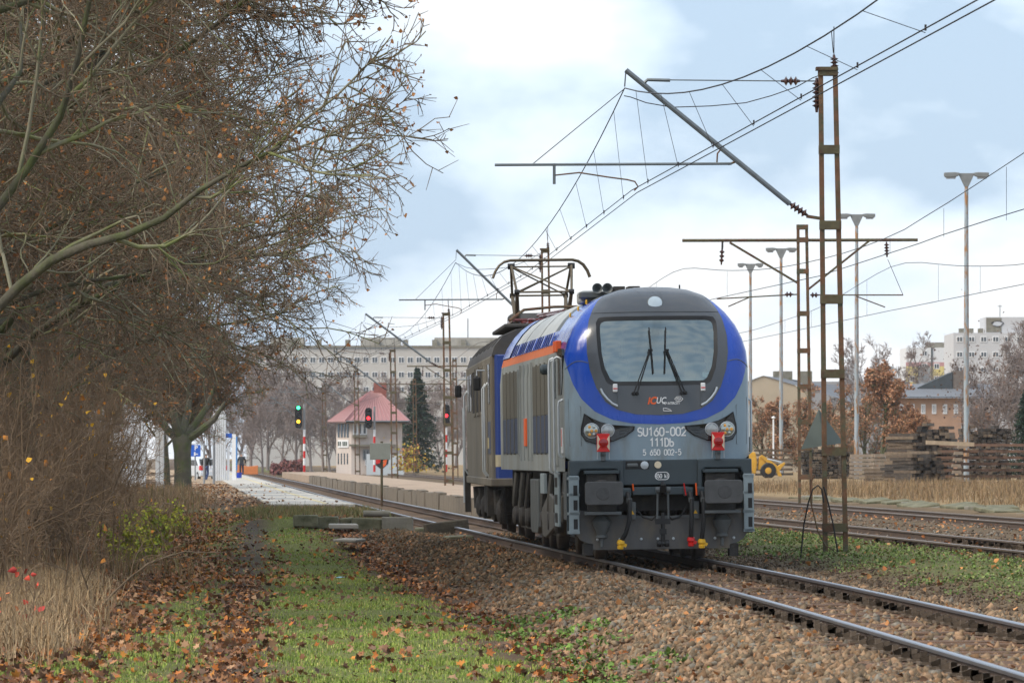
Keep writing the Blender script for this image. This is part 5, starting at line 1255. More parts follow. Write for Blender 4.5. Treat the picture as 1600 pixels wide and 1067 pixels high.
for k in range(7):
    z_ = .10 + k*.32
    for j in range(3):
        o = MB().prism([(-.07, 0), (.07, 0), (.07, .03), (.02, .05), (.02, .13), (.04, .17), (-.04, .17), (-.02, .13), (-.02, .05), (-.07, .03)], 'z', -2.2 - rr.random()*.5, 2.6).build('rail', rc, rp)
        o.rotation_euler = (0, R(90), R(rr.uniform(-2, 2)) + (.02 if k == 6 else 0)); o.location = (0, j*.35, z_)
    if k < 6:
        for c in range(4):
            o = link('timber', slp if c == 0 else slm, None, rp); o.location = (-1.6 + c*1.1 + rr.uniform(-.2, .2), .2, z_ + .15); o.scale = (1.6 if c == 0 else .8, .7, .8 if c == 0 else .9)
tag(link('timber_beam', MB().bar((0, 0, 0), (2.4, .3, -.1), .16, .2).mesh('timber_beam'), M('pale_timber', (.42, .32, .22), .9, var=.2)), 'pale timber beam lying across the sleeper stacks', 'timber').location = at(1447, 691, 254.0)
# ------------------------------------------------------------------ yellow wheel loader
LY = 338.0; lb = at(1196, 746, LY); sl = LY/F
LYEL = M('loader_yellow', (.60, .32, .03), .55, var=.2, scale=2, col2=(.30, .20, .08), c2pos=(.55, .75))
ld = thing('wheel_loader', 'yellow wheel loader with lowered arm standing beside the long sleeper stack', 'loader', lb)
lq = lambda px, py: ((px - 1196)*sl, (746 - py)*sl)
MB().prism([lq(1150, 740), lq(1150, 712), lq(1168, 706), lq(1180, 706), lq(1183, 722), lq(1181, 740)], 'y', -.3, 1.2).build('rear_body', LYEL, ld, bevel=.06)
MB().box(lq(1158, 0)[0], lq(1173, 0)[0], -.1, 1.0, lq(0, 708)[1], lq(0, 682)[1]).build('cab', DARKGL, ld, bevel=.05)
MB().prism([lq(1184, 734), lq(1186, 714), lq(1189, 711), lq(1194, 716), lq(1197, 724), lq(1190, 734)], 'y', -.2, .9).build('front_frame', LYEL, ld, bevel=.04)
MB().prism([lq(1187, 713), lq(1190, 710), lq(1213, 726), lq(1222, 744), lq(1216, 744), lq(1210, 733)], 'y', -.35, -.2).build('lift_arm', LYEL, ld, bevel=.02)
MB().prism([lq(1211, 730), lq(1225, 722), lq(1227, 724), lq(1217, 736)], 'y', -.3, .6).build('arm_linkage', LYEL, ld, bevel=.02)
MB().tube([(lq(1198, 717)[0], -.3, lq(0, 717)[1]), (lq(1220, 725)[0], -.3, lq(0, 722)[1])], .06, 8).build('hydraulic_ram', ALU, ld)
for px in (1200, 1160):
    c = lq(px, 735); wl = MB().lathe((c[0], -.45, c[1]), (0, 1, 0), [(.25, .0), (.45, .0), (.52, .06), (.52, .34), (.45, .4), (.25, .4)], 24).build('tyre', BLACK, ld, smooth=True)
    MB().lathe((c[0], -.47, c[1]), (0, 1, 0), [(.10, .0), (.27, .03), (.27, .3)], 16).build('rim', LYEL, wl)
# slender white street lamp stubs in the yard
for px, ya, yb, Y_, lab in ((1208.5, 654, 715, 380.0, 'thin white post with a small round head behind the long sleeper stack'),):
    o = thing('white_post', lab, 'post', at(px, yb, Y_)); MB().tube([(0, 0, 0), (0, 0, (yb-ya)*Y_/F)], .06, 6).build('post', WHITE, o); MB().lathe((0, 0, (yb-ya)*Y_/F), (0, 0, 1), [(.05, 0), (.15, .05), (.12, .14), (.02, .18)], 8).build('head', WHITE, o)
# ------------------------------------------------------------------ station forecourt on the left
WPIL = M('white_boarded_pillar', (.62, .64, .66), .7, var=.10, scale=2, stretch=(3, 3, .4), col2=(.45, .46, .46), c2pos=(.5, .75))
def pillar(px0, px1, ytop, ybase, Y_, lab, ribs):
    s_ = Y_/F; b = at((px0+px1)/2, ybase, Y_); w_ = (px1-px0)*s_; h = (ybase-ytop)*s_
    t = thing('white_pillar', lab, 'pillar', b, 0, 'white pillars along the platform')
    n_ = ribs
    for k in range(n_): MB().box(-w_/2 + k*w_/n_ + .008, -w_/2 + (k+1)*w_/n_ - .008, -.2 + (.012 if k % 2 else 0), .3, -.3, h).build('board', WPIL, t)
    MB().box(-w_/2 + .02, w_/2 - .02, -.15, .28, -.3, h - .02).build('core', CONC, t)
    return t
pillar(191, 228, 425, 775, 215.0, 'widest white pillar left of the thick tree trunk, partly behind branches', 4)
pillar(243, 256, 560, 768, 226.0, 'narrow white pillar just left of the thick tree trunk', 2)
pillar(257, 263, 640, 764, 250.0, 'thinnest white pillar close behind the narrow one', 1)
pillar(333, 353, 600, 750, 300.0, 'white ribbed pillar by the platform right of the thick tree trunk', 6)
def pole(px, ya, yb, Y_, r_, mat, lab):
    o = thing('grey_post', lab, 'post', at(px, yb, Y_)); h = (yb-ya)*Y_/F
    MB().tube([(0, 0, 0), (0, 0, h)], r_, 8).build('post', mat, o); MB().lathe((0, 0, h), (0, 0, 1), [(r_, 0), (r_*.9, .03), (.005, .06)], 8).build('cap', mat, o)
pole(319, 695, 756, 268.0, .055, GLASSI, 'grey post in front of the person in the dark coat'); pole(334, 672, 760, 262.0, .06, GLASSI, 'taller grey post at the left edge of the white ribbed pillar')
BLS = M('blue_sign', (.02, .12, .55), .5, var=.05)
ps = thing('parking_sign', 'blue parking sign with white symbol beside the thick tree trunk', 'sign', at(305, 750, 285.0)); s_ = 285/F
MB().tube([(0, 0, 0), (0, 0, (750-697)*s_)], .04, 6).build('post', GLASSI, ps)
MB().box(-5*s_*1.3, 6.5*s_*1.3, -.08, -.05, (750-713)*s_, (750-695)*s_).build('plate', BLS, ps)
text('P', .05, (750-700)*s_, .36, WHITE, 'symbol', y_=-.085, parent=ps, thick=.01)
MB().box(-.06, .02, -.086, -.081, (750-712)*s_, (750-706)*s_).box(.02, .16, -.086, -.081, (750-710)*s_, (750-708.5)*s_).build('symbol', WHITE, ps)
bs = thing('platform_board', 'white framed platform information stand with blue name plate', 'notice board', at(364, 751, 300.0)); s_ = 300/F
MB().box(-.35, -.20, -.05, .05, 0, (751-698)*s_).build('narrow_panel', WHITE, bs); MB().box(-.05, .17, -.05, .05, 0, (751-678)*s_).build('upright', WHITE, bs); MB().box(-.42, -.06, -.06, .0, (751-684)*s_, (751-677)*s_).build('name_plate', BLS, bs)
bb = thing('blue_board', 'tall blue board on edge beside the white information stand', 'notice board', at(369, 742, 320.0)); MB().box(-.06, .06, -.4, .4, .3, (742-682)*.04).build('panel', M('mid_blue_board', (.03, .22, .55), .5), bb); MB().box(-.03, .03, -.3, .3, 0, .3).build('foot', GLASSI, bb)
BINB = M('blue_bin_plastic', (.012, .05, .42), .4, var=.06)
for px, yb, Y_, lab in ((348, 752, 300.0, 'blue litter bin at the foot of the white ribbed pillar'), (373.5, 748, 330.0, 'blue litter bin next to the walking person on the platform')):
    o = thing('litter_bin', lab, 'bin', at(px, yb, Y_), 0, 'blue litter bins'); w_ = 4.6*Y_/F
    MB().lathe((0, 0, 0), (0, 0, 1), [(w_*.85, 0), (w_, 9*Y_/F), (w_*.9, 9*Y_/F), (w_*.8, .1)], 12).build('bin_body', BINB, o); MB().lathe((0, 0, 9*Y_/F), (0, 0, 1), [(w_*1.05, 0), (w_*1.05, .04), (w_*.9, .04)], 12).build('rim', BINB, o)
# pale car parked behind the trunk
def car(loc, rz, label):
    t = thing('parked_car', label, 'car', loc, rz)
    CW = M('pale_car_paint', (.62, .66, .70), .3, var=.04, coat=.5)
    prof = [(-2.05, .35), (-2.1, .75), (-1.95, .95), (-1.2, 1.0), (-.55, 1.42), (.9, 1.46), (1.6, 1.02), (2.05, .95), (2.1, .5), (2.0, .3)]
    MB().prism(prof, 'x', -.84, .84).build('body', CW, t, bevel=.06)
    MB().prism([(-1.05, 1.02), (-.52, 1.36), (.15, 1.38), (.15, 1.02)], 'x', -.853, .853).build('side_window', DARKGL, t); MB().prism([(.22, 1.02), (.22, 1.38), (.85, 1.38), (1.35, 1.03)], 'x', -.853, .853).build('side_window', DARKGL, t)
    o = MB().add([(-.68, 1.0, 1.41), (.68, 1.0, 1.41), (.74, 1.58, 1.06), (-.74, 1.58, 1.06)], [(0, 1, 2, 3)]).build('rear_window', DARKGL, t)
    o.location = (0, .03, .02)
    o = MB().add([(-.68, -.65, 1.37), (.68, -.65, 1.37), (.74, -1.15, 1.04), (-.74, -1.15, 1.04)], [(3, 2, 1, 0)]).build('windscreen', DARKGL, t); o.location = (0, -.03, .02)
    for sx in (-1, 1):
        MB().box(sx*.78 - .12, sx*.78 + .08, 1.75, 2.12, .72, 1.02).build('tail_light', REDP, t, bevel=.03); MB().box(sx*.70 - .12, sx*.70 + .1, -2.12, -1.95, .62, .82).build('headlight', LENS, t)
        for y_ in (-1.35, 1.3):
            wl = MB().lathe((sx*.70, y_, .31), (sx, 0, 0), [(.31, 0), (.31, .17), (.2, .18)], 18).build('tyre', BLACK, t, smooth=True); MB().lathe((sx*.70, y_, .31), (sx, 0, 0), [(.2, .17), (.18, .19), (.03, .2)], 12).build('rim', ALU, wl)
    MB().box(-.85, .85, 2.02, 2.16, .35, .62).build('rear_bumper', CW, t, bevel=.04); MB().box(-.26, .26, 2.155, 2.17, .62, .74).build('number_plate', WHITE, t)
car(at(322, 752, 326.0), R(196), 'pale car with red tail lights parked behind the thick tree trunk')
oc = MB().prism([(-.9, 0), (.9, 0), (.9, .75), (.2, .65), (-.9, .8)], 'y', -.1, .1).build('orange_barrier', M('dull_orange_plastic', (.62, .20, .06), .6), bevel=.03); oc.location = at(386, 741, 420.0); tag(oc, 'dull orange barrier behind the walking person', 'barrier')

# ------------------------------------------------------------------ people
SKIN = M('skin', (.45, .27, .19), .6, var=.05)
def skin_obj(name, nodes, edges, mat, parent, sub=1, root=0):
    me = bpy.data.meshes.new(name); me.from_pydata([n[:3] for n in nodes], edges, []); me.update()
    o = link(name, me, mat, parent)
    sk = o.modifiers.new('skin', 'SKIN'); 
    for i, n in enumerate(nodes):
        v = me.skin_vertices[0].data[i]; v.radius = (n[3], n[4] if len(n) > 4 else n[3]); v.use_root = (i == root)
    su = o.modifiers.new('sub', 'SUBSURF'); su.levels = sub; su.render_levels = sub
    sk.use_smooth_shade = True
    return o
def person(loc, rz, label, h, coat, trouser, hair, stride, arm, shoe, hood=False):
    t = thing('person', label, 'person', loc, rz); k = h/1.75
    def N(x, y, z, r, r2=None): return (x*k, y*k, z*k, r*k, (r2 or r)*k)
    s = stride
    hips = {'l': (-.09, 0, .92), 'r': (.09, 0, .92)}
    nodes = [N(0, 0, .95, .13, .10), N(0, -.01, 1.15, .13, .10), N(0, .0, 1.38, .15, .10), N(0, .0, 1.50, .06), N(0, -.01, 1.58, .055), N(0, -.02, 1.66, .085, .095), N(0, -.01, 1.72, .075, .085),
             N(-.19, 0, 1.42, .06), N(-.25 - arm, -.03, 1.18, .045), N(-.24 - arm, -.12, .97, .035), N(.19, 0, 1.42, .06), N(.24 + arm, .0, 1.18, .045), N(.30 + arm, -.10, .98, .035),
             N(-.09, 0, .90, .085), N(-.10, -.06*s, .50, .062), N(-.10, .22*s, .09, .042), N(-.10, .10*s, .03, .035),
             N(.09, 0, .90, .085), N(.10, -.10*s, .50, .062), N(.10, -.20*s, .09, .042), N(.10, -.33*s, .03, .035)]
    edges = [(0, 1), (1, 2), (2, 3), (3, 4), (4, 5), (5, 6), (2, 7), (7, 8), (8, 9), (2, 10), (10, 11), (11, 12), (0, 13), (13, 14), (14, 15), (15, 16), (0, 17), (17, 18), (18, 19), (19, 20)]
    for hnd, sx in ((9, -1), (12, 1)):              # palm and five short fingers on each hand
        b = nodes[hnd]; o0 = len(nodes); nodes.append((b[0], b[1] - .02*k, b[2] - .07*k, .03*k, .018*k)); edges.append((hnd, o0))
        for f in range(4):
            nodes.append((b[0] + (f - 1.5)*.018*k, b[1] - .04*k, b[2] - (.14 + .01*(f in (1, 2)))*k, .008*k, .008*k)); edges.append((o0, len(nodes)-1))
        nodes.append((b[0] - sx*.045*k, b[1] - .03*k, b[2] - .09*k, .009*k, .009*k)); edges.append((o0, len(nodes)-1))
    skin_obj('body', nodes, edges, SKIN, t)
    g = lambda i, f: (nodes[i][0], nodes[i][1], nodes[i][2], nodes[i][3]*f, nodes[i][4]*f)
    jn = [(0, 0, .80*k, .17*k, .14*k), g(1, 1.28), g(2, 1.22), (0, .01*k, 1.49*k, .09*k, .08*k), g(7, 1.4), g(8, 1.5), g(9, 1.5), g(10, 1.4), g(11, 1.5), g(12, 1.5)]
    skin_obj('coat', jn, [(0, 1), (1, 2), (2, 3), (2, 4), (4, 5), (5, 6), (2, 7), (7, 8), (8, 9)], coat, t)
    tn = [g(0, 1.12), g(13, 1.15), g(14, 1.25), g(15, 1.4), g(17, 1.15), g(18, 1.25), g(19, 1.4)]
    skin_obj('trousers', tn, [(0, 1), (1, 2), (2, 3), (0, 4), (4, 5), (5, 6)], trouser, t)
    for a, b in ((15, 16), (19, 20)):
        p, q_ = nodes[a], nodes[b]; skin_obj('shoe', [(p[0], p[1] + .03*k, .05*k, .05*k, .045*k), (q_[0], q_[1] - .02*k, .035*k, .045*k, .035*k)], [(0, 1)], shoe, t)
    skin_obj('hood' if hood else 'hair', [(0, .02*k, 1.64*k, .10*k, .095*k), (0, .02*k, 1.74*k, .085*k, .09*k)], [(0, 1)], hair, t)
    for sx in (-1, 1): MB().lathe((sx*.03*k, -.10*k, 1.675*k), (0, -1, 0), [(.012*k, 0), (.008*k, .008*k)], 6).build('eye', BLACK, t)
    MB().lathe((0, -.105*k, 1.645*k), (0, -1, -.2), [(.018*k, 0), (.006*k, .03*k)], 6).build('nose', SKIN, t); MB().box(-.025*k, .025*k, -.105*k, -.095*k, 1.60*k, 1.608*k).build('mouth', REDP, t)
    return t
person(at(322, 752, 316.0), R(160), 'person in a black coat and jeans walking behind the grey post', 1.72, M('black_coat', (.015, .016, .016), .8), M('blue_jeans', (.03, .05, .13), .85), M('dark_hair', (.02, .015, .012), .7), 1.0, .03, REDP)
person(at(377.5, 743.5, 362.0), R(185), 'person in a dark jacket with a grey hood walking away along the platform', 1.62, M('dark_slate_jacket', (.03, .036, .042), .8), M('navy_trousers', (.018, .024, .045), .85), M('grey_hood', (.28, .31, .33), .85), .55, .04, WHITE, True)
# ------------------------------------------------------------------ trees
def frames(D):
    ref = np.where(np.abs(D[..., 2:3]) > .9, np.array([1., 0, 0]), np.array([0, 0, 1.]))
    U = np.cross(D, ref); U /= np.linalg.norm(U, axis=-1, keepdims=True) + 1e-9
    return U, np.cross(D, U)
def tubes(P, Rr, k):
    """P: branches x points x 3, Rr: radii; returns verts and quads of k-sided tubes"""
    n, m, _ = P.shape
    D = np.empty_like(P); D[:, 1:-1] = P[:, 2:] - P[:, :-2]; D[:, 0] = P[:, 1] - P[:, 0]; D[:, -1] = P[:, -1] - P[:, -2]
    D /= np.linalg.norm(D, axis=-1, keepdims=True) + 1e-9
    U, W = frames(D)
    a = np.arange(k) * 2*np.pi/k
    V = P[:, :, None, :] + Rr[:, :, None, None] * (U[:, :, None, :]*np.cos(a)[None, None, :, None] + W[:, :, None, :]*np.sin(a)[None, None, :, None])
    b = (np.arange(n)[:, None, None]*m + np.arange(m-1)[None, :, None])*k
    i = np.arange(k)[None, None, :]; j = (np.arange(k)[None, None, :] + 1) % k
    Fq = np.stack([b + i, b + j, b + k + j, b + k + i], -1).reshape(-1, 4)
    return V.reshape(-1, 3), Fq
class Grower:
    def __init__(s, seed): s.r = np.random.default_rng(seed); s.parts = {}
    def branch(s, P0, D0, L, R0, R1, nseg, wob, trop, key, k, squeeze=None):
        n = len(P0); P = np.empty((n, nseg+1, 3)); P[:, 0] = P0; D = D0.copy()
        for i in range(nseg):
            D = D + s.r.normal(0, wob, (n, 3)); D[:, 2] += trop
            D /= np.linalg.norm(D, axis=1, keepdims=True)
            P[:, i+1] = P[:, i] + D * (L/nseg)[:, None]
        t = np.linspace(0, 1, nseg+1)[None]
        Rr = R0[:, None]*(1-t) + R1[:, None]*t
        s.parts.setdefault(key, []).append((P, Rr, k))
        return P, Rr
    def spawn(s, P, Rr, L, m, t0, t1, ang, ratio, rmul, jit=.3, flat=0.0, tpow=1.0):
        n, q, _ = P.shape
        t = t0 + (t1 - t0) * s.r.random((n, m))**tpow; f = t*(q-1); i = np.minimum(f.astype(int), q-2); fr = (f - i)[..., None]
        bi = np.arange(n)[:, None]
        A = P[bi, i]; B = P[bi, i+1]; C0 = (A + (B-A)*fr).reshape(-1, 3)
        D = (B - A).reshape(-1, 3); D /= np.linalg.norm(D, axis=1, keepdims=True) + 1e-9
        U, W = frames(D); az = s.r.uniform(0, 2*np.pi, len(D)); a = s.r.normal(ang, .22, len(D))
        side = U*np.cos(az)[:, None] + W*np.sin(az)[:, None]; side[:, 2] *= (1-flat)
        N = D*np.cos(a)[:, None] + side*np.sin(a)[:, None]; N /= np.linalg.norm(N, axis=1, keepdims=True)
        Lc = (np.repeat(L, m)*ratio*(1 - .45*t.ravel())*s.r.uniform(1-jit, 1+jit, len(D)))
        Rp = (Rr[bi, i]*(1-fr[..., 0]) + Rr[bi, i+1]*fr[..., 0]).ravel()
        return C0, N, Lc, Rp*rmul
    def lift(s, t, zmin):
        c, d, l, r_ = t; k = c[:, 2] + d[:, 2]*l*.8 > zmin + s.r.normal(0, .25, len(c)); return c[k], d[k], l[k], r_[k]
    def mesh(s, key, name):
        Vs, Fs, o = [], [], 0
        for P, Rr, k in s.parts[key]:
            V, Fq = tubes(P, Rr, k); Vs.append(V); Fs.append(Fq + o); o += len(V)
        return np_mesh(name, np.concatenate(Vs), np.concatenate(Fs), smooth=False)
LEAFT = np.array([(0, 0, 0), (.42, .28, .10), (.30, .62, .03), (0, 1.0, -.06), (-.30, .62, .03), (-.42, .28, .10)])
LEAFF = np.array([(0, 1, 2, 3), (0, 3, 4, 5)])
MAPT = np.array([(0, .42, .0), (0, 0, 0), (.16, .16, .05), (.52, .20, .12), (.33, .42, .05), (.46, .74, .08), (.16, .66, .0), (0, 1.05, -.05), (-.16, .66, .0), (-.46, .74, .08), (-.33, .42, .05), (-.52, .20, .12), (-.16, .16, .05)])
MAPF = np.array([(0, 1 + k, 1 + (k + 1) % 12) for k in range(12)])
def leaf_mesh(name, P, size, cols, r, tilt=1.2, colarr=None, LEAFT=LEAFT, LEAFF=LEAFF):
    n = len(P); q = len(LEAFT); a = r.uniform(0, 6.28, n); b = r.normal(0, tilt, n); c = r.normal(0, tilt, n)
    T = LEAFT[None] * (size * r.uniform(.4, 1.3, n))[:, None, None]
    T[..., 2] *= r.uniform(-2.0, 2.5, n)[:, None]
    x, y, z = T[..., 0], T[..., 1], T[..., 2]
    y, z = y*np.cos(b)[:, None] - z*np.sin(b)[:, None], y*np.sin(b)[:, None] + z*np.cos(b)[:, None]
    x, z = x*np.cos(c)[:, None] + z*np.sin(c)[:, None], -x*np.sin(c)[:, None] + z*np.cos(c)[:, None]
    x, y = x*np.cos(a)[:, None] - y*np.sin(a)[:, None], x*np.sin(a)[:, None] + y*np.cos(a)[:, None]
    V = (np.stack([x, y, z], -1) + P[:, None]).reshape(-1, 3)
    Fq = (LEAFF[None] + (np.arange(n)*q)[:, None, None]).reshape(-1, LEAFF.shape[1])
    cc = np.array(cols)[r.integers(0, len(cols), n)] * r.uniform(.6, 1.35, (n, 1)) if colarr is None else colarr
    return np_mesh(name, V, Fq, np.repeat(cc, q, axis=0))
BARK = M('mossy_bark', (.088, .08, .055), .9, var=.35, scale=3, col2=(.078, .095, .030), c2pos=(.45, .62), bump=.9, bscale=14)
BRAN = M('grey_branch_bark', (.235, .215, .145), .9, var=.3, scale=2.5, col2=(.16, .18, .06), c2pos=(.46, .62))
TWIG = M('brown_twig', (.185, .135, .088), .9, var=.35, scale=1.2)
LEAFM = M('dry_leaf', attr=True, rough=.7, var=.15, scale=8, spec=.3)
BROWN = [(.42, .17, .045), (.46, .21, .07), (.30, .115, .04), (.40, .20, .08), (.24, .11, .05), (.34, .15, .06)]
def big_tree(seed, h=11.0, fork=2.4, spread=1.0, nl=(11, 8, 8, 7, 4), leaves=11000, lean=(0, 0), zmin=2.6, limb=.3, thick=1.0):
    g = Grower(seed); r = g.r; A = lambda v: np.array(v, float)
    P, Rr = g.branch(A([(0, 0, -.3)]), A([(lean[0], lean[1], 1)]) / np.linalg.norm((lean[0], lean[1], 1)), A([h*.8]), A([.25]), A([.05]), 12, .05, .02, 'trunk', 10)
    L = A([h*.78])
    c, d, l, rr_ = g.lift(g.spawn(P, Rr, L, nl[0], fork/h/.8, .95, 1.0, .80*spread, .40, .15), zmin + limb)
    P1, R1 = g.branch(c, d, l, np.maximum(rr_, .05), np.full(len(c), .018), 9, .13, .03, 'trunk', 6)
    c, d, l, rr_ = g.lift(g.spawn(P1, R1, l, nl[1], .15, 1.0, .75, .52, .6), zmin)
    P2, R2 = g.branch(c, d, l, np.maximum(rr_, .018), np.full(len(c), .009), 6, .16, .02, 'crown', 4)
    c, d, l, rr_ = g.lift(g.spawn(P2, R2, l, nl[2], .15, 1.0, .75, .58, .6), zmin)
    P3, R3 = g.branch(c, d, l, np.maximum(rr_, .009*thick), np.full(len(c), .006*thick), 5, .18, .01, 'crown', 3)
    c, d, l, rr_ = g.lift(g.spawn(P3, R3, l, nl[3], .15, 1.0, .8, .62, .65), zmin)
    P4, R4 = g.branch(c, d, l, np.maximum(rr_, .0058*thick), np.full(len(c), .0042*thick), 3, .18, .0, 'twigs', 3)
    c, d, l, rr_ = g.lift(g.spawn(P4, R4, l, nl[4], .2, 1.0, .85, .66, .7), zmin)
    P5, R5 = g.branch(c, d, l, np.maximum(rr_, .0042*thick), np.full(len(c), .0024*thick), 1, .2, .0, 'twigs', 3)
    tips = P5[:, -1]; sel = tips[r.integers(0, len(tips), leaves)]
    w_ = vnoise(sel[:, 0] + sel[:, 2], sel[:, 1] - sel[:, 2]*.5, 1.1, seed); sel = sel[r.random(len(sel)) < (.25 + 1.3*w_**2)]
    return {'trunk': g.mesh('trunk', 'trunk'), 'crown': g.mesh('crown', 'crown'), 'twigs': g.mesh('twigs', 'twigs'), 'leaves': leaf_mesh('leaves', sel, .052*(1 + .35*(thick > 1.5)), BROWN, r)}
def plant_tree(name, parts, loc, rz, sc, label, cat, group, mats=None):
    t = thing(name, label, cat, loc, rz, group); t.scale = sc if hasattr(sc, '__len__') else (sc, sc, sc)
    mats = mats or {'trunk': BARK, 'crown': BRAN, 'twigs': TWIG, 'leaves': LEAFM}
    tr = None
    for k in parts:
        me = parts[k]
        o = bpy.data.objects.new(k, me); C.objects.link(o)
        if not me.materials: me.materials.append(mats[k])
        o.parent = t
        if k in ('twigs', 'leaves'): o['kind'] = 'stuff'
    return t
T1 = big_tree(21, spread=1.1, fork=3.0, zmin=3.0, limb=2.0, thick=1.3, nl=(14, 9, 8, 7, 3)); T2 = big_tree(22, h=10.5, fork=2.6, spread=1.1, zmin=2.6, limb=1.0, thick=1.3, nl=(14, 9, 8, 7, 3)); T3 = big_tree(23, h=10.0, fork=1.9, spread=1.05, zmin=1.9, limb=.1, leaves=24000, thick=1.8, nl=(14, 9, 8, 7, 3)); T4 = big_tree(24, h=8.2, fork=2.0, spread=.95, nl=(18, 9, 8, 6, 3), zmin=2.1, limb=0.0, leaves=26000, thick=2.0)
ROW = [(-8.9, 60, T1, 20, 1.08, 'nearest bare tree whose mossy boughs reach in from the upper left edge'), (-9.4, 71, T2, 140, 1.05, 'second bare tree of the left row, its boughs behind the nearest ones'), (-9.5, 86, T2, 255, 1.08, 'third bare tree of the left row with rusty dead leaves'),
       (-10.4, 102, T1, 200, 1.04, 'fourth bare tree of the left row, deep behind the boughs'), (-10.4, 120, T2, 310, 1.0, 'fifth bare tree of the left row above the thicket'), (-11.3, 140, T3, 80, 1.05, 'sixth bare tree of the left row before the wide white pillar'),
       (-12.2, 164, T4, 330, 1.0, 'seventh bare tree of the left row with its dark trunk beside the wide white pillar'), (-13.6, 190, T4, 30, 1.05, 'eighth bare tree of the left row, behind the wide white pillar'), (-14.3, 222, T4, 160, .94, 'twiggy tree with the thick pollarded trunk standing by the platform'),
       (-16.6, 246, T3, 100, .85, 'bare tree behind the thick pollarded trunk'),
       (-13.5, 80, T3, 40, 1.0, 'bare tree of the back row filling the upper left corner'), (-14.0, 112, T2, 200, 1.0, 'bare tree of the back row behind the fourth of the left row'), (-15.0, 150, T1, 280, 1.0, 'bare tree of the back row behind the sixth of the left row'), (-17.0, 200, T3, 10, 1.0, 'bare tree of the back row left of the narrow white pillar'), (-15.0, 232, T4, 250, 1.05, 'bare tree crowding behind the twiggy pollarded one'), (-10.9, 92, T3, 300, 1.0, 'leafy-twigged tree wedged behind the third of the left row'), (-11.8, 110, T3, 20, 1.0, 'leafy-twigged tree wedged behind the fourth of the left row'), (-13.0, 131, T3, 200, 1.0, 'leafy-twigged tree wedged behind the fifth of the left row'), (-15.2, 176, T4, 90, 1.1, 'leafy-twigged tree wedged behind the seventh of the left row'), (-9.2, 76, T2, 330, 1.0, 'bare tree squeezed between second and third of the left row'), (-12.4, 94, T1, 120, 1.0, 'bare tree of the back row between third and fourth of the left row')]
EDGE = {60: 640, 71: 596, 86: 552, 102: 528, 120: 518, 140: 488, 164: 468, 190: 452}
for x_, y_, pt, rz, sc, lab in ROW:
    if y_ in EDGE:                                   # stand the trunk so that the crown ends where the photo's does
        me = pt['twigs']; v = np.empty(len(me.vertices)*3, np.float32); me.vertices.foreach_get('co', v); v = v.reshape(-1, 3)
        vx = (v[:, 0]*math.cos(R(rz)) - v[:, 1]*math.sin(R(rz)))[v[:, 2] < HC + 714*y_/F + .3]
        x_ = -(.1*y_ + .7) if y_ < 100 else -(.088*y_ + .6)
        s1 = min(1.45, max(.8, ((EDGE[y_] - 800)*y_/F - x_)/float(np.quantile(vx, .995)))); sc = (s1, s1, sc*1.04)
    plant_tree('bare_tree', pt, (x_, y_, float(gz(x_, y_)) - .05), R(rz), sc, lab, 'tree', 'bare trees along the left side')
# thick pollarded trunk in front of the ninth tree
pt = thing('pollarded_trunk', 'thick mossy pollarded tree trunk standing left of the platform', 'tree', at(285, 774, 216.0))
m = MB().tube([(0, 0, -.2), (.0, 0, .1), (.02, 0, .9), (0, 0, 1.8), (-.02, 0, 2.3), (.05, 0, 2.6)], [.46, .40, .36, .36, .42, .30], 14).build('trunk', BARK, pt, smooth=True)
for k, (dx, dy_, dz, l_) in enumerate(((.8, -.1, .55, 2.2), (.55, .3, .85, 2.6), (-.7, .1, .6, 2.2), (-.3, -.4, .9, 2.4), (.1, .3, 1, 2.5))):
    v = Vector((dx, dy_, dz)).normalized()
    MB().tube([Vector((0, 0, 2.25)), v*l_*.35 + Vector((0, 0, 2.2)), v*l_*.7 + Vector((.1, 0, 2.35)), v*l_ + Vector((0, 0, 2.7))], [.22, .17, .12, .05], 8).build('limb', BARK, pt, smooth=True)
# far bare trees, hazy grey
def small_tree(seed, h=7.0, nl=(10, 8, 7, 6), leaves=0, cols=BROWN, lsize=.1, fork=.12, tw=.010, up=.75, ratio=.72):
    g = Grower(seed); r = g.r; A = lambda v: np.array(v, float)
    P, Rr = g.branch(A([(0, 0, -.3)]), A([(0, 0, 1)]), A([h*.85]), A([.16]), A([.03]), 9, .05, .02, 'trunk', 7)
    c, d, l, rr_ = g.spawn(P, Rr, A([h*.8]), nl[0], fork, .98, up, ratio, .55, .2)
    P1, R1 = g.branch(c, d, l, np.maximum(rr_, .035), np.full(len(c), .016), 6, .12, .06, 'trunk', 5)
    c, d, l, rr_ = g.spawn(P1, R1, l, nl[1], .15, 1.0, .65, .5, .6)
    P2, R2 = g.branch(c, d, l, np.maximum(rr_, .016), np.full(len(c), tw), 4, .15, .04, 'crown', 3)
    c, d, l, rr_ = g.spawn(P2, R2, l, nl[2], .15, 1.0, .7, .58, .7)
    P3, R3 = g.branch(c, d, l, np.maximum(rr_, tw), np.full(len(c), tw*.8), 3, .16, .03, 'crown', 3)
    c, d, l, rr_ = g.spawn(P3, R3, l, nl[3], .2, 1.0, .75, .62, .8)
    P4, R4 = g.branch(c, d, l, np.maximum(rr_, tw*.8), np.full(len(c), tw*.5), 2, .18, .02, 'twigs', 3)
    out = {'trunk': g.mesh('trunk', 'trunk'), 'crown': g.mesh('crown', 'crown'), 'twigs': g.mesh('twigs', 'twigs')}
    if leaves:
        pool = np.concatenate([P4.reshape(-1, 3), P3.reshape(-1, 3)]); sel = pool[r.integers(0, len(pool), leaves)] + r.normal(0, .06, (leaves, 3))
        out['leaves'] = leaf_mesh('leaves', sel, lsize, cols, r)
    return out
GREYB = M('grey_far_bark', (.24, .20, .185), .9, var=.2, scale=1)
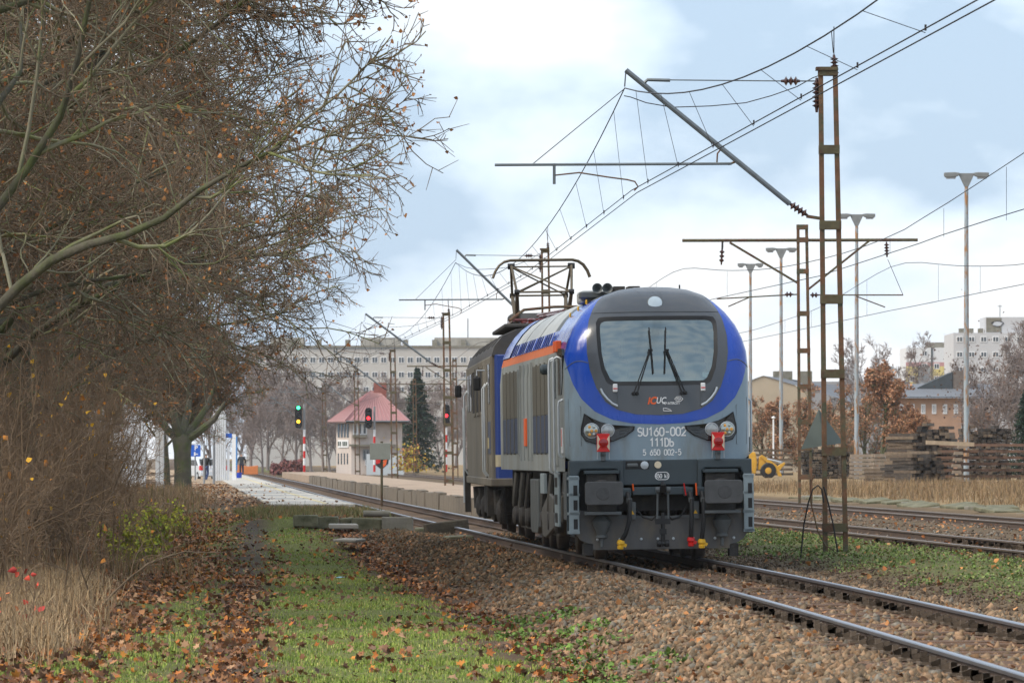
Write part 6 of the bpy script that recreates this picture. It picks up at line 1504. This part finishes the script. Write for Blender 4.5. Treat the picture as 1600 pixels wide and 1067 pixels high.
GM = {'trunk': GREYB, 'crown': GREYB, 'twigs': M('grey_far_twig', (.28, .225, .205), .9, var=.2), 'leaves': LEAFM}
B1 = small_tree(31, 9.0, tw=.020); B2 = small_tree(32, 9.0, tw=.020, up=.6); B3 = small_tree(36, 9.0, nl=(12, 9, 7, 6), tw=.022, up=.5)
farl = [(350, 520, 1.2), (392, 560, 1.25), (418, 620, 1.4), (440, 540, .95), (462, 640, 1.4), (486, 560, 1.05), (505, 600, 1.15), (528, 640, 1.2), (545, 580, .95), (566, 660, 1.25), (598, 640, 1.15), (622, 600, 1.0), (668, 640, 1.15), (688, 600, 1.0), (712, 640, 1.15), (728, 560, .95), (375, 640, 1.5), (330, 470, 1.0), (410, 480, .75), (515, 520, .85)]
for k, (px, Y_, sc) in enumerate(farl):
    x_ = (px - 800)*Y_/F
    plant_tree('far_bare_tree', (B1, B2, B3)[k % 3], (x_, Y_, .15), R(k*67), sc, 'hazy grey bare tree in the wooded strip below the pale apartment block', 'tree', 'hazy bare trees behind the platforms', GM)
# russet trees and shrubs by the yard
ORG = [(.36, .17, .085), (.42, .21, .11), (.30, .14, .075), (.46, .25, .14), (.34, .19, .12)]
O1 = small_tree(33, 6.0, (13, 9, 7, 4), 9000, ORG, .13, .04, .014, .5, .6); O2 = small_tree(34, 6.0, (12, 8, 6, 4), 4200, ORG, .12, .03, .014, .55, .6)
for k, (px, Y_, sc, pt_, lab) in enumerate(((1378, 345, 1.30, O1, 'dense russet-leaved tree left of the sleeper stacks'), (1350, 385, 1.15, O2, 'thin russet tree between the near mast and the dense one'), (1300, 395, 1.1, O2, 'pale russet shrub seen through the legs of the near mast'), (1262, 410, 1.15, O2, 'pale russet shrub behind the T-shaped mast'),
        (1222, 400, 1.0, O1, 'russet shrub left of the T-shaped mast'), (1190, 410, 1.0, O2, 'russet shrub beside the blue locomotive behind the loader'), (1418, 310, .72, O1, 'low russet shrub directly behind the slumped sleeper stack'), (1322, 340, .6, O2, 'small russet bush behind the pale concrete sleepers'), (1545, 400, .95, O1, 'dark russet shrub right of the brick house'))):
    x_ = (px - 800)*Y_/F
    plant_tree('russet_tree', pt_, (x_, Y_, .15), R(k*77), (sc, sc, sc), lab, 'tree', 'russet trees by the yard')
for k, (px, Y_, sc, pt_, lab) in enumerate(((1545, 350, 1.02, B2, 'bare dark tree in front of the grey apartment tower'), (1590, 365, 1.05, B3, 'bare tree at the right edge before the grey tower'), (1500, 430, 1.0, B1, 'bare tree beside the brick house chimney'), (1350, 480, 1.3, B1, 'thin bare tree rising above the russet shrubs'), (1400, 520, 1.35, B2, 'thin bare tree left of the striped apartment block'))):
    plant_tree('bare_yard_tree', pt_, ((px - 800)*Y_/F, Y_, .15), R(k*91), sc, lab, 'tree', 'bare trees by the yard', GM)
DR = np.random.default_rng(77)
# seed clusters on the bare trees at the right edge
pool = DR.normal(0, 1, (900, 3))*np.array([2.2, 1.6, 1.7]) + np.array([0, 0, 6.2])
sc_ = link('seed_clusters', leaf_mesh('seed_clusters', pool, .16, [(.10, .06, .045), (.14, .085, .06)], DR), LEAFM); sc_.location = ((1565 - 800)*350/F, 350, 0); tag(sc_, 'dark clusters of dry seeds hanging in the bare trees before the grey tower', 'seeds', kind='stuff')
# spruces
def spruce(seed, h, rb):
    r = np.random.default_rng(seed); P0, D0, L = [], [], []
    nlev = 46
    for i in range(nlev):
        z_ = h*(.06 + .93*i/nlev); rad = rb*(1 - i/nlev)**.85*r.uniform(.8, 1.15)
        for k in range(9):
            a = r.uniform(0, 6.28); P0.append((0, 0, z_)); D0.append((math.cos(a), math.sin(a), .12)); L.append(rad*r.uniform(.7, 1.1))
    P0, D0, L = np.array(P0), np.array(D0), np.array(L)
    g = Grower(seed); P, Rr = g.branch(P0, D0/np.linalg.norm(D0, axis=1, keepdims=True), L, np.full(len(L), .03), np.full(len(L), .01), 5, .05, -.09, 'crown', 3)
    Pt, Rt = g.branch(np.array([(0, 0, -.2)]), np.array([(0, 0, 1.)]), np.array([h*1.0]), np.array([.2]), np.array([.02]), 5, .0, .0, 'trunk', 8)
    n = P.shape[0]; m = 42; t = r.random((n, m))**.8; f = t*5; i = np.minimum(f.astype(int), 4); bi = np.arange(n)[:, None]
    C0 = P[bi, i] + (P[bi, i+1]-P[bi, i])*(f-i)[..., None]; C0 = C0.reshape(-1, 3) + r.normal(0, .07, (n*m, 3)); C0[:, 2] -= r.random(n*m)*.14
    cols = np.array([(.020, .045, .026), (.028, .060, .034), (.015, .034, .022)])
    return {'trunk': g.mesh('trunk', 'trunk'), 'crown': g.mesh('crown', 'crown'), 'needles': leaf_mesh('needles', C0, .19, cols, r, .7)}
SP = spruce(41, 10.5, 3.0)
SM = {'trunk': BARK, 'crown': BARK, 'needles': LEAFM}
t = plant_tree('spruce', SP, ((652 - 800)*500/F, 500, .1), 0, (1.0, 1.0, .98), 'dark green spruce standing right of the signal box', 'tree', 'spruces', SM)
t = plant_tree('spruce', SP, ((1604 - 800)*310/F, 310, .1), R(70), (.62, .62, .54), 'dark green spruce cut by the right edge of the picture', 'tree', 'spruces', SM)
for pt_ in (SP,):
    pass
# ------------------------------------------------------------------ thicket on the left
def shrub(seed, n0=34, h=2.6, leaves=60, cols=((.6, .33, .03), (.5, .2, .04)), lean=(.12, 0), spread=.9, lsz=.085):
    g = Grower(seed); r = g.r
    P0 = np.stack([r.normal(0, spread*.55, n0), r.normal(0, spread, n0), np.full(n0, -.1)], -1)
    D0 = np.stack([r.normal(lean[0], .28, n0), r.normal(lean[1], .28, n0), np.ones(n0)], -1); D0 /= np.linalg.norm(D0, axis=1, keepdims=True)
    L = h*r.uniform(.6, 1.15, n0)
    P, Rr = g.branch(P0, D0, L, r.uniform(.010, .020, n0), np.full(n0, .005), 7, .09, .0, 'stems', 4)
    c, d, l, rr_ = g.spawn(P, Rr, L, 9, .15, 1.0, .65, .42, .6)
    P1, R1 = g.branch(c, d, l, np.maximum(rr_, .0055), np.full(len(c), .004), 4, .16, .0, 'stems', 3)
    c, d, l, rr_ = g.spawn(P1, R1, l, 6, .2, 1.0, .8, .55, .7)
    P2, R2 = g.branch(c, d, l, np.maximum(rr_, .004), np.full(len(c), .0026), 3, .18, -.01, 'twigs', 3)
    tips = P2[:, -1]; sel = tips[r.integers(0, len(tips), leaves)]
    return {'stems': g.mesh('stems', 'stems'), 'twigs': g.mesh('twigs', 'twigs'), 'leaves': leaf_mesh('leaves', sel, lsz, cols, r)}
SH1 = shrub(51); SH2 = shrub(52, 30, 3.2, 40, ((.35, .15, .05), (.55, .30, .03)), (.15, .0)); 
SHM = {'stems': M('shrub_stem', (.22, .15, .09), .9, var=.3, scale=2), 'twigs': M('shrub_twig', (.25, .17, .105), .9, var=.3, scale=2), 'leaves': LEAFM}
shp = [(-7.9, 74, SH1), (-8.6, 79, SH2), (-8.0, 84, SH1), (-9.2, 89, SH2), (-8.9, 94, SH1), (-9.8, 99, SH2), (-9.4, 105, SH1), (-10.6, 110, SH2), (-10.3, 117, SH1), (-11.2, 124, SH2), (-12.4, 142, SH2), (-12.6, 154, SH1), (-7.2, 66, SH1), (-11.4, 112, SH1), (-12.2, 128, SH2), (-12.6, 118, SH1), (-13.8, 150, SH1), (-14.2, 138, SH2), (-9.6, 82, SH2), (-10.6, 94, SH1), (-10.9, 102, SH2), (-13.2, 160, SH2)]
for k, (x_, y_, pt_) in enumerate(shp):
    plant_tree('bare_shrub', pt_, (x_, y_, float(gz(x_, y_))), R(k*53), (1, 1, random.uniform(.95, 1.3)), 'leafless brown shrub in the thicket under the left row of trees', 'shrub', 'shrubs of the left thicket', SHM)
YB = shrub(53, 26, 1.0, 1500, ((.42, .44, .05), (.50, .46, .06), (.34, .38, .05), (.25, .32, .05)), (.2, 0), .45); 
for k, (px, Y_, sc, lab) in enumerate(((205, 92.0, .85, 'yellow-green leafy bush at the edge of the dry grass'), (250, 108.0, .7, 'smaller yellow-green bush behind the leafy one under the wide white pillar'))):
    x_ = (px - 800)*Y_/F; plant_tree('yellow_bush', YB, (x_, Y_, float(gz(x_, Y_))), R(k*90), sc, lab, 'bush', 'yellow-green bushes', SHM)
RB = shrub(54, 6, 1.0, 26, ((.52, .07, .04), (.58, .15, .05), (.42, .05, .04)), (.2, 0), .25, lsz=.17)
x_ = (14 - 800)*55/F; plant_tree('red_sapling', RB, (x_, 55, float(gz(x_, 55))), 0, (.75, .75, .62), 'small sapling with bright red leaves at the lower left edge', 'sapling', None, SHM)
# ------------------------------------------------------------------ ground cover
G = np.random.default_rng(99)
def blades(name, X, Y, h, wd, cols, label, cat, mat, lean=.35, seed=1, z=None, bend=True):
    r = np.random.default_rng(seed); n = len(X); Z = gz(X, Y) - .01 if z is None else z
    a = r.uniform(0, 6.28, n); L = h * r.uniform(.5, 1.25, n); w_ = wd * r.uniform(.7, 1.3, n)
    la = r.uniform(0, 6.28, n); ll = np.abs(r.normal(0, lean, n))
    ux, uy = np.cos(a)*w_/2, np.sin(a)*w_/2
    dx, dy_ = np.cos(la)*ll*L, np.sin(la)*ll*L
    V = np.empty((n, 5, 3))
    V[:, 0] = np.stack([X-ux, Y-uy, Z], -1); V[:, 1] = np.stack([X+ux, Y+uy, Z], -1)
    V[:, 2] = np.stack([X+ux*.8+dx*.3, Y+uy*.8+dy_*.3, Z+L*.55], -1); V[:, 3] = np.stack([X-ux*.8+dx*.3, Y-uy*.8+dy_*.3, Z+L*.55], -1)
    V[:, 4] = np.stack([X+dx, Y+dy_, Z+L*np.maximum(.35, 1-ll*.6)], -1)
    o = np.arange(n)*5
    Fq = np.concatenate([np.stack([o, o+1, o+2], -1), np.stack([o, o+2, o+3], -1), np.stack([o+3, o+2, o+4], -1)])
    cc = np.array(cols)[r.integers(0, len(cols), n)] * r.uniform(.7, 1.3, (n, 1))
    ob = link(name, np_mesh(name, V.reshape(-1, 3), Fq, np.repeat(cc, 5, axis=0)), mat); tag(ob, label, cat, kind='stuff'); return ob
BLADE = M('grass_blade', attr=True, rough=.6, var=.1, scale=5, spec=.3)
def fieldY(n, y0, y1, p=1.5): return y0 + (y1-y0)*G.random(n)**p
GREEN = [(.18, .26, .04), (.25, .33, .055), (.31, .36, .08), (.14, .20, .04), (.36, .33, .11)]
pc = lambda Y: np.interp(Y, [40, 70, 100, 130], [6.55, 6.4, 5.5, 4.9])
# short grass left of the track
n = 240000; Y = fieldY(n, 42, 122, 1.6); e = G.uniform(2.9, 9.3, n); X = cx(Y) - e
nz = vnoise(X, Y, .9, 11)*.55 + vnoise(X, Y, .32, 12)*.45
dens = sstep(3.3, 4.0, e + (nz-.5)*.8) * (1 - .93*np.exp(-((e - pc(Y))/.36)**2)) * sstep(8.0, 7.1, e - sstep(54, 47, Y)*1.4 + (nz-.5)*1.7 + sstep(60, 95, Y)*1.2)
dens = np.maximum(dens * (.25 + 1.5*np.clip(nz - .25, 0, 1)), .45*sstep(.55, .7, nz)*(e < 3.6)*(Y < 62)*(e > 2.6))
k = G.random(n) < dens; blades('grass', X[k], Y[k], .035 + .085*np.clip(nz[k] - .3, 0, .6), .011, GREEN, 'short green grass beside the leafy path', 'grass', BLADE, .5, 2)
# low weeds between the main track and the siding
n = 90000; Y = fieldY(n, 50, 118, 1.3); d = G.uniform(2.0, 6.4, n); X = cx(Y) + d
nz = vnoise(X, Y, 1.0, 13)*.6 + vnoise(X, Y, .35, 14)*.4
dens = sstep(2.3, 3.1, d + (nz-.5)*1.6)*sstep(6.3, 5.6, d + (nz-.5))*np.clip(nz*2.2 - .75, 0, 1)
k = G.random(n) < dens; WX, WY = X[k], Y[k]
wd_ = link('weeds', leaf_mesh('weeds', np.stack([WX, WY, gz(WX, WY) + G.random(len(WX))*.10], -1), .042, [(.13, .19, .045), (.17, .24, .06), (.10, .15, .04), (.22, .25, .08), (.18, .14, .06)], G, .9), BLADE); tag(wd_, 'low green weeds growing round the near mast', 'weeds', kind='stuff')
n = 9000; Y = fieldY(n, 45, 66, 1.2); e = G.uniform(2.3, 3.5, n); X = cx(Y) - e; nz = vnoise(X, Y, .7, 15); k = G.random(n) < sstep(.5, .75, nz); WX, WY = X[k], Y[k]
wd_ = link('weeds', leaf_mesh('weeds', np.stack([WX, WY, gz(WX, WY) + G.random(len(WX))*.08], -1), .055, [(.13, .22, .04), (.17, .27, .05), (.11, .16, .04)], G, .8), BLADE); tag(wd_, 'patchy green weeds at the foot of the ballast', 'weeds', kind='stuff')
# dead leaves
LCOL = [(.24, .105, .045), (.32, .15, .065), (.18, .08, .04), (.38, .22, .12), (.28, .14, .08), (.11, .06, .038), (.42, .14, .035), (.20, .12, .075)]
n = 150000; Y = fieldY(n, 42, 132, 1.5); e = G.uniform(2.5, 10.5, n); X = cx(Y) - e
nz = vnoise(X, Y, 1.3, 16)*.6 + vnoise(X, Y, .4, 17)*.4
dens = .85*sstep(7.3, 8.0, e + (nz-.5)*1.4 + sstep(60, 95, Y)*1.3)*sstep(10.4, 9.6, e)*(.35 + .65*sstep(45, 53, Y)) + .70*np.exp(-((e - pc(Y) - .05)/.30)**2)*sstep(92, 76, Y) + .75*np.exp(-((e - 3.25 - .15*(nz-.5))/.27)**2)*sstep(.25, .5, nz) \
     + .17*sstep(.5, .75, vnoise(X, Y, .9, 41)) + .02 + .35*sstep(76, 100, Y)*(e > 5.0)*(1 - .9*np.exp(-((e - pc(Y))/.35)**2)) + .5*np.exp(-((Y-98)/8.0)**2 - ((e-3.0)/.6)**2)
k = G.random(n) < dens*.55; LX, LY_ = X[k], Y[k]
P = np.stack([LX, LY_, gz(LX, LY_) + .012 + G.random(len(LX))*.035], -1)
cc = np.array(LCOL)[G.integers(0, len(LCOL), len(P))] * G.uniform(.6, 1.3, (len(P), 1)); br = G.random(len(P)) < .05; cc[br] = np.array([(.55, .22, .04)])*G.uniform(.7, 1.2, (br.sum(), 1))
nr = LY_ < 62
lv = link('fallen_leaves', leaf_mesh('fallen_leaves', P[nr], .082, None, G, .75, cc[nr], MAPT, MAPF), LEAFM); tag(lv, 'brown fallen maple leaves strewn over the near path and grass', 'leaves', kind='stuff')
lv = link('fallen_leaves', leaf_mesh('fallen_leaves', P[~nr], .080, None, G, .6, cc[~nr]), LEAFM); tag(lv, 'brown fallen leaves covering the bank farther along the path', 'leaves', kind='stuff')
n = 2600; Y = fieldY(n, 45, 160, 1.2); d = G.uniform(2.0, 13.5, n); X = cx(Y) + d; nz = vnoise(X, Y, 1.5, 18); k = G.random(n) < .2 + nz*.8; X, Y = X[k], Y[k]
cc = np.array([(.50, .22, .07), (.58, .30, .13), (.42, .15, .05), (.30, .14, .07)])[G.integers(0, 4, len(X))]*G.uniform(.7, 1.2, (len(X), 1))
lv = link('scattered_leaves', leaf_mesh('scattered_leaves', np.stack([X, Y, gz(X, Y) + .03 + G.random(len(X))*.08], -1), .085, None, G, .6, cc), LEAFM); tag(lv, 'orange leaves scattered between the tracks on the right', 'leaves', kind='stuff')
n = 1300; Y = fieldY(n, 38, 112, .9); d = -(-1.7 + 4.7*G.random(n)**.6); X = cx(Y) + d
cc = np.array([(.46, .20, .07), (.34, .17, .08), (.24, .11, .05), (.18, .10, .06)])[G.integers(0, 4, n)]
lv = link('ballast_leaves', leaf_mesh('ballast_leaves', np.stack([X, Y, gz(X, Y) + .06], -1), .070, None, G, .7, cc), LEAFM); tag(lv, 'single orange leaves lying on the ballast of the main track', 'leaves', kind='stuff')
n = 7000; Y = fieldY(n, 118, 260, 1.2); e = G.uniform(1.9, 8.5, n); X = cx(Y) - e; k = G.random(n) < .07 + .75*sstep(3.8, 4.8, e); X, Y, e = X[k], Y[k], e[k]
Z = np.where((e < 4.1) & (Y > 146), .215, np.maximum(gz(X, Y), .16*(Y > 168)) + .02)
lv = link('platform_leaves', leaf_mesh('platform_leaves', np.stack([X, Y, Z], -1), .10, [(.34, .16, .06), (.24, .12, .06), (.40, .22, .10), (.18, .10, .06)], G, .5), LEAFM); tag(lv, 'fallen leaves blown over the paving at the platform end', 'leaves', kind='stuff')
# dry grass
STR = [(.34, .24, .13), (.42, .31, .18), (.28, .19, .10), (.24, .17, .10), (.38, .25, .13)]
n = 42000; Y = fieldY(n, 46, 76, 1.2); X = G.uniform(-9.5, -4.2, n); e = cx(Y) - X; nz = vnoise(X, Y, .8, 19)
k = G.random(n) < sstep(7.9, 8.9, e + (nz-.5)*1.1)*sstep(47.5, 52, Y + (nz-.5)*4); X, Y = X[k], Y[k]
blades('dry_grass', X, Y, .42, .009, STR, 'pale dry grass clump at the lower left edge', 'grass', BLADE, .75, 3)
n = 52000; Y = fieldY(n, 78, 205, 1.1); X = G.uniform(-17, -3.8, n); e = cx(Y) - X; nz = vnoise(X, Y, 1.2, 20)
k = G.random(n) < sstep(7.0, 8.0, e + (nz-.5)*1.6 + sstep(95, 140, Y)*1.3)*.8; X, Y = X[k], Y[k]
blades('dry_grass', X, Y, .52, .012, [(.25, .17, .09), (.32, .22, .12), (.21, .13, .07), (.29, .17, .09), (.16, .14, .05)], 'brown dry grass under the thicket up to the platform', 'grass', BLADE, .5, 4)
n = 56000; Y = fieldY(n, 120, 262, 1.1); d = G.uniform(16.8, 40, n); X = cx(Y) + d; nz = vnoise(X, Y, 2.2, 21)
k = G.random(n) < sstep(17.2, 19.0, d + (nz-.5)*1.5)*(.35 + .8*nz); X, Y = X[k], Y[k]
blades('dry_grass', X, Y, .46*(.45 + 1.0*vnoise(X, Y, 1.3, 33)), .018, [(.24, .16, .08), (.33, .23, .12), (.20, .13, .07), (.29, .185, .10), (.15, .11, .06)], 'tawny dry grass in the yard before the sleeper stacks', 'grass', BLADE, .5, 5)
n = 5000; Y = G.uniform(128, 150, n); e = G.uniform(1.7, 5.4, n); X = cx(Y) - e; Y = 117.5 + (Y-128)*.75; X = cx(Y) - e
blades('rough_grass', X, Y, .22, .012, [(.16, .15, .05), (.24, .17, .08), (.11, .13, .04)], 'rough grass on top of the broken platform end', 'grass', BLADE, .5, 6)
# red hedge far off
n = 2600; X = G.uniform((425-800)*460/F, (470-800)*460/F, n); P = np.stack([X, 460 + G.normal(0, .8, n), .1 + G.random(n)**1.4*(.7 + 1.1*vnoise(X, X, 1.2, 5))], -1)
hd = link('red_hedge', leaf_mesh('red_hedge', P, .28, [(.22, .085, .085), (.28, .12, .10), (.15, .075, .07)], G), LEAFM); tag(hd, 'dull red hedge behind the green signal', 'hedge')
n = 700; X = (640 + G.normal(0, 12, n) - 800)*455/F; P = np.stack([X, 455 + G.normal(0, .8, n), .3 + np.abs(G.normal(0, 1.1, n))], -1)
yb = link('yellow_shrub', leaf_mesh('yellow_shrub', P, .24, [(.50, .30, .05), (.42, .36, .06), (.30, .13, .06)], G), LEAFM); tag(yb, 'yellow and red leafy shrub below the spruce', 'shrub')
# ------------------------------------------------------------------ air
hz = MB().box(-200, 200, -8, 960, -4, 32).build('haze', None); hz.data.materials.clear()
hm = bpy.data.materials.new('haze'); hm.use_nodes = True; t = hm.node_tree; t.nodes.clear()
mo = t.nodes.new('ShaderNodeOutputMaterial'); pv = t.nodes.new('ShaderNodeVolumePrincipled')
pv.inputs['Color'].default_value = (.86, .91, .97, 1); pv.inputs['Density'].default_value = .00009; pv.inputs['Anisotropy'].default_value = .1
t.links.new(pv.outputs[0], mo.inputs['Volume']); hz.data.materials.append(hm); tag(hz, kind='stuff')
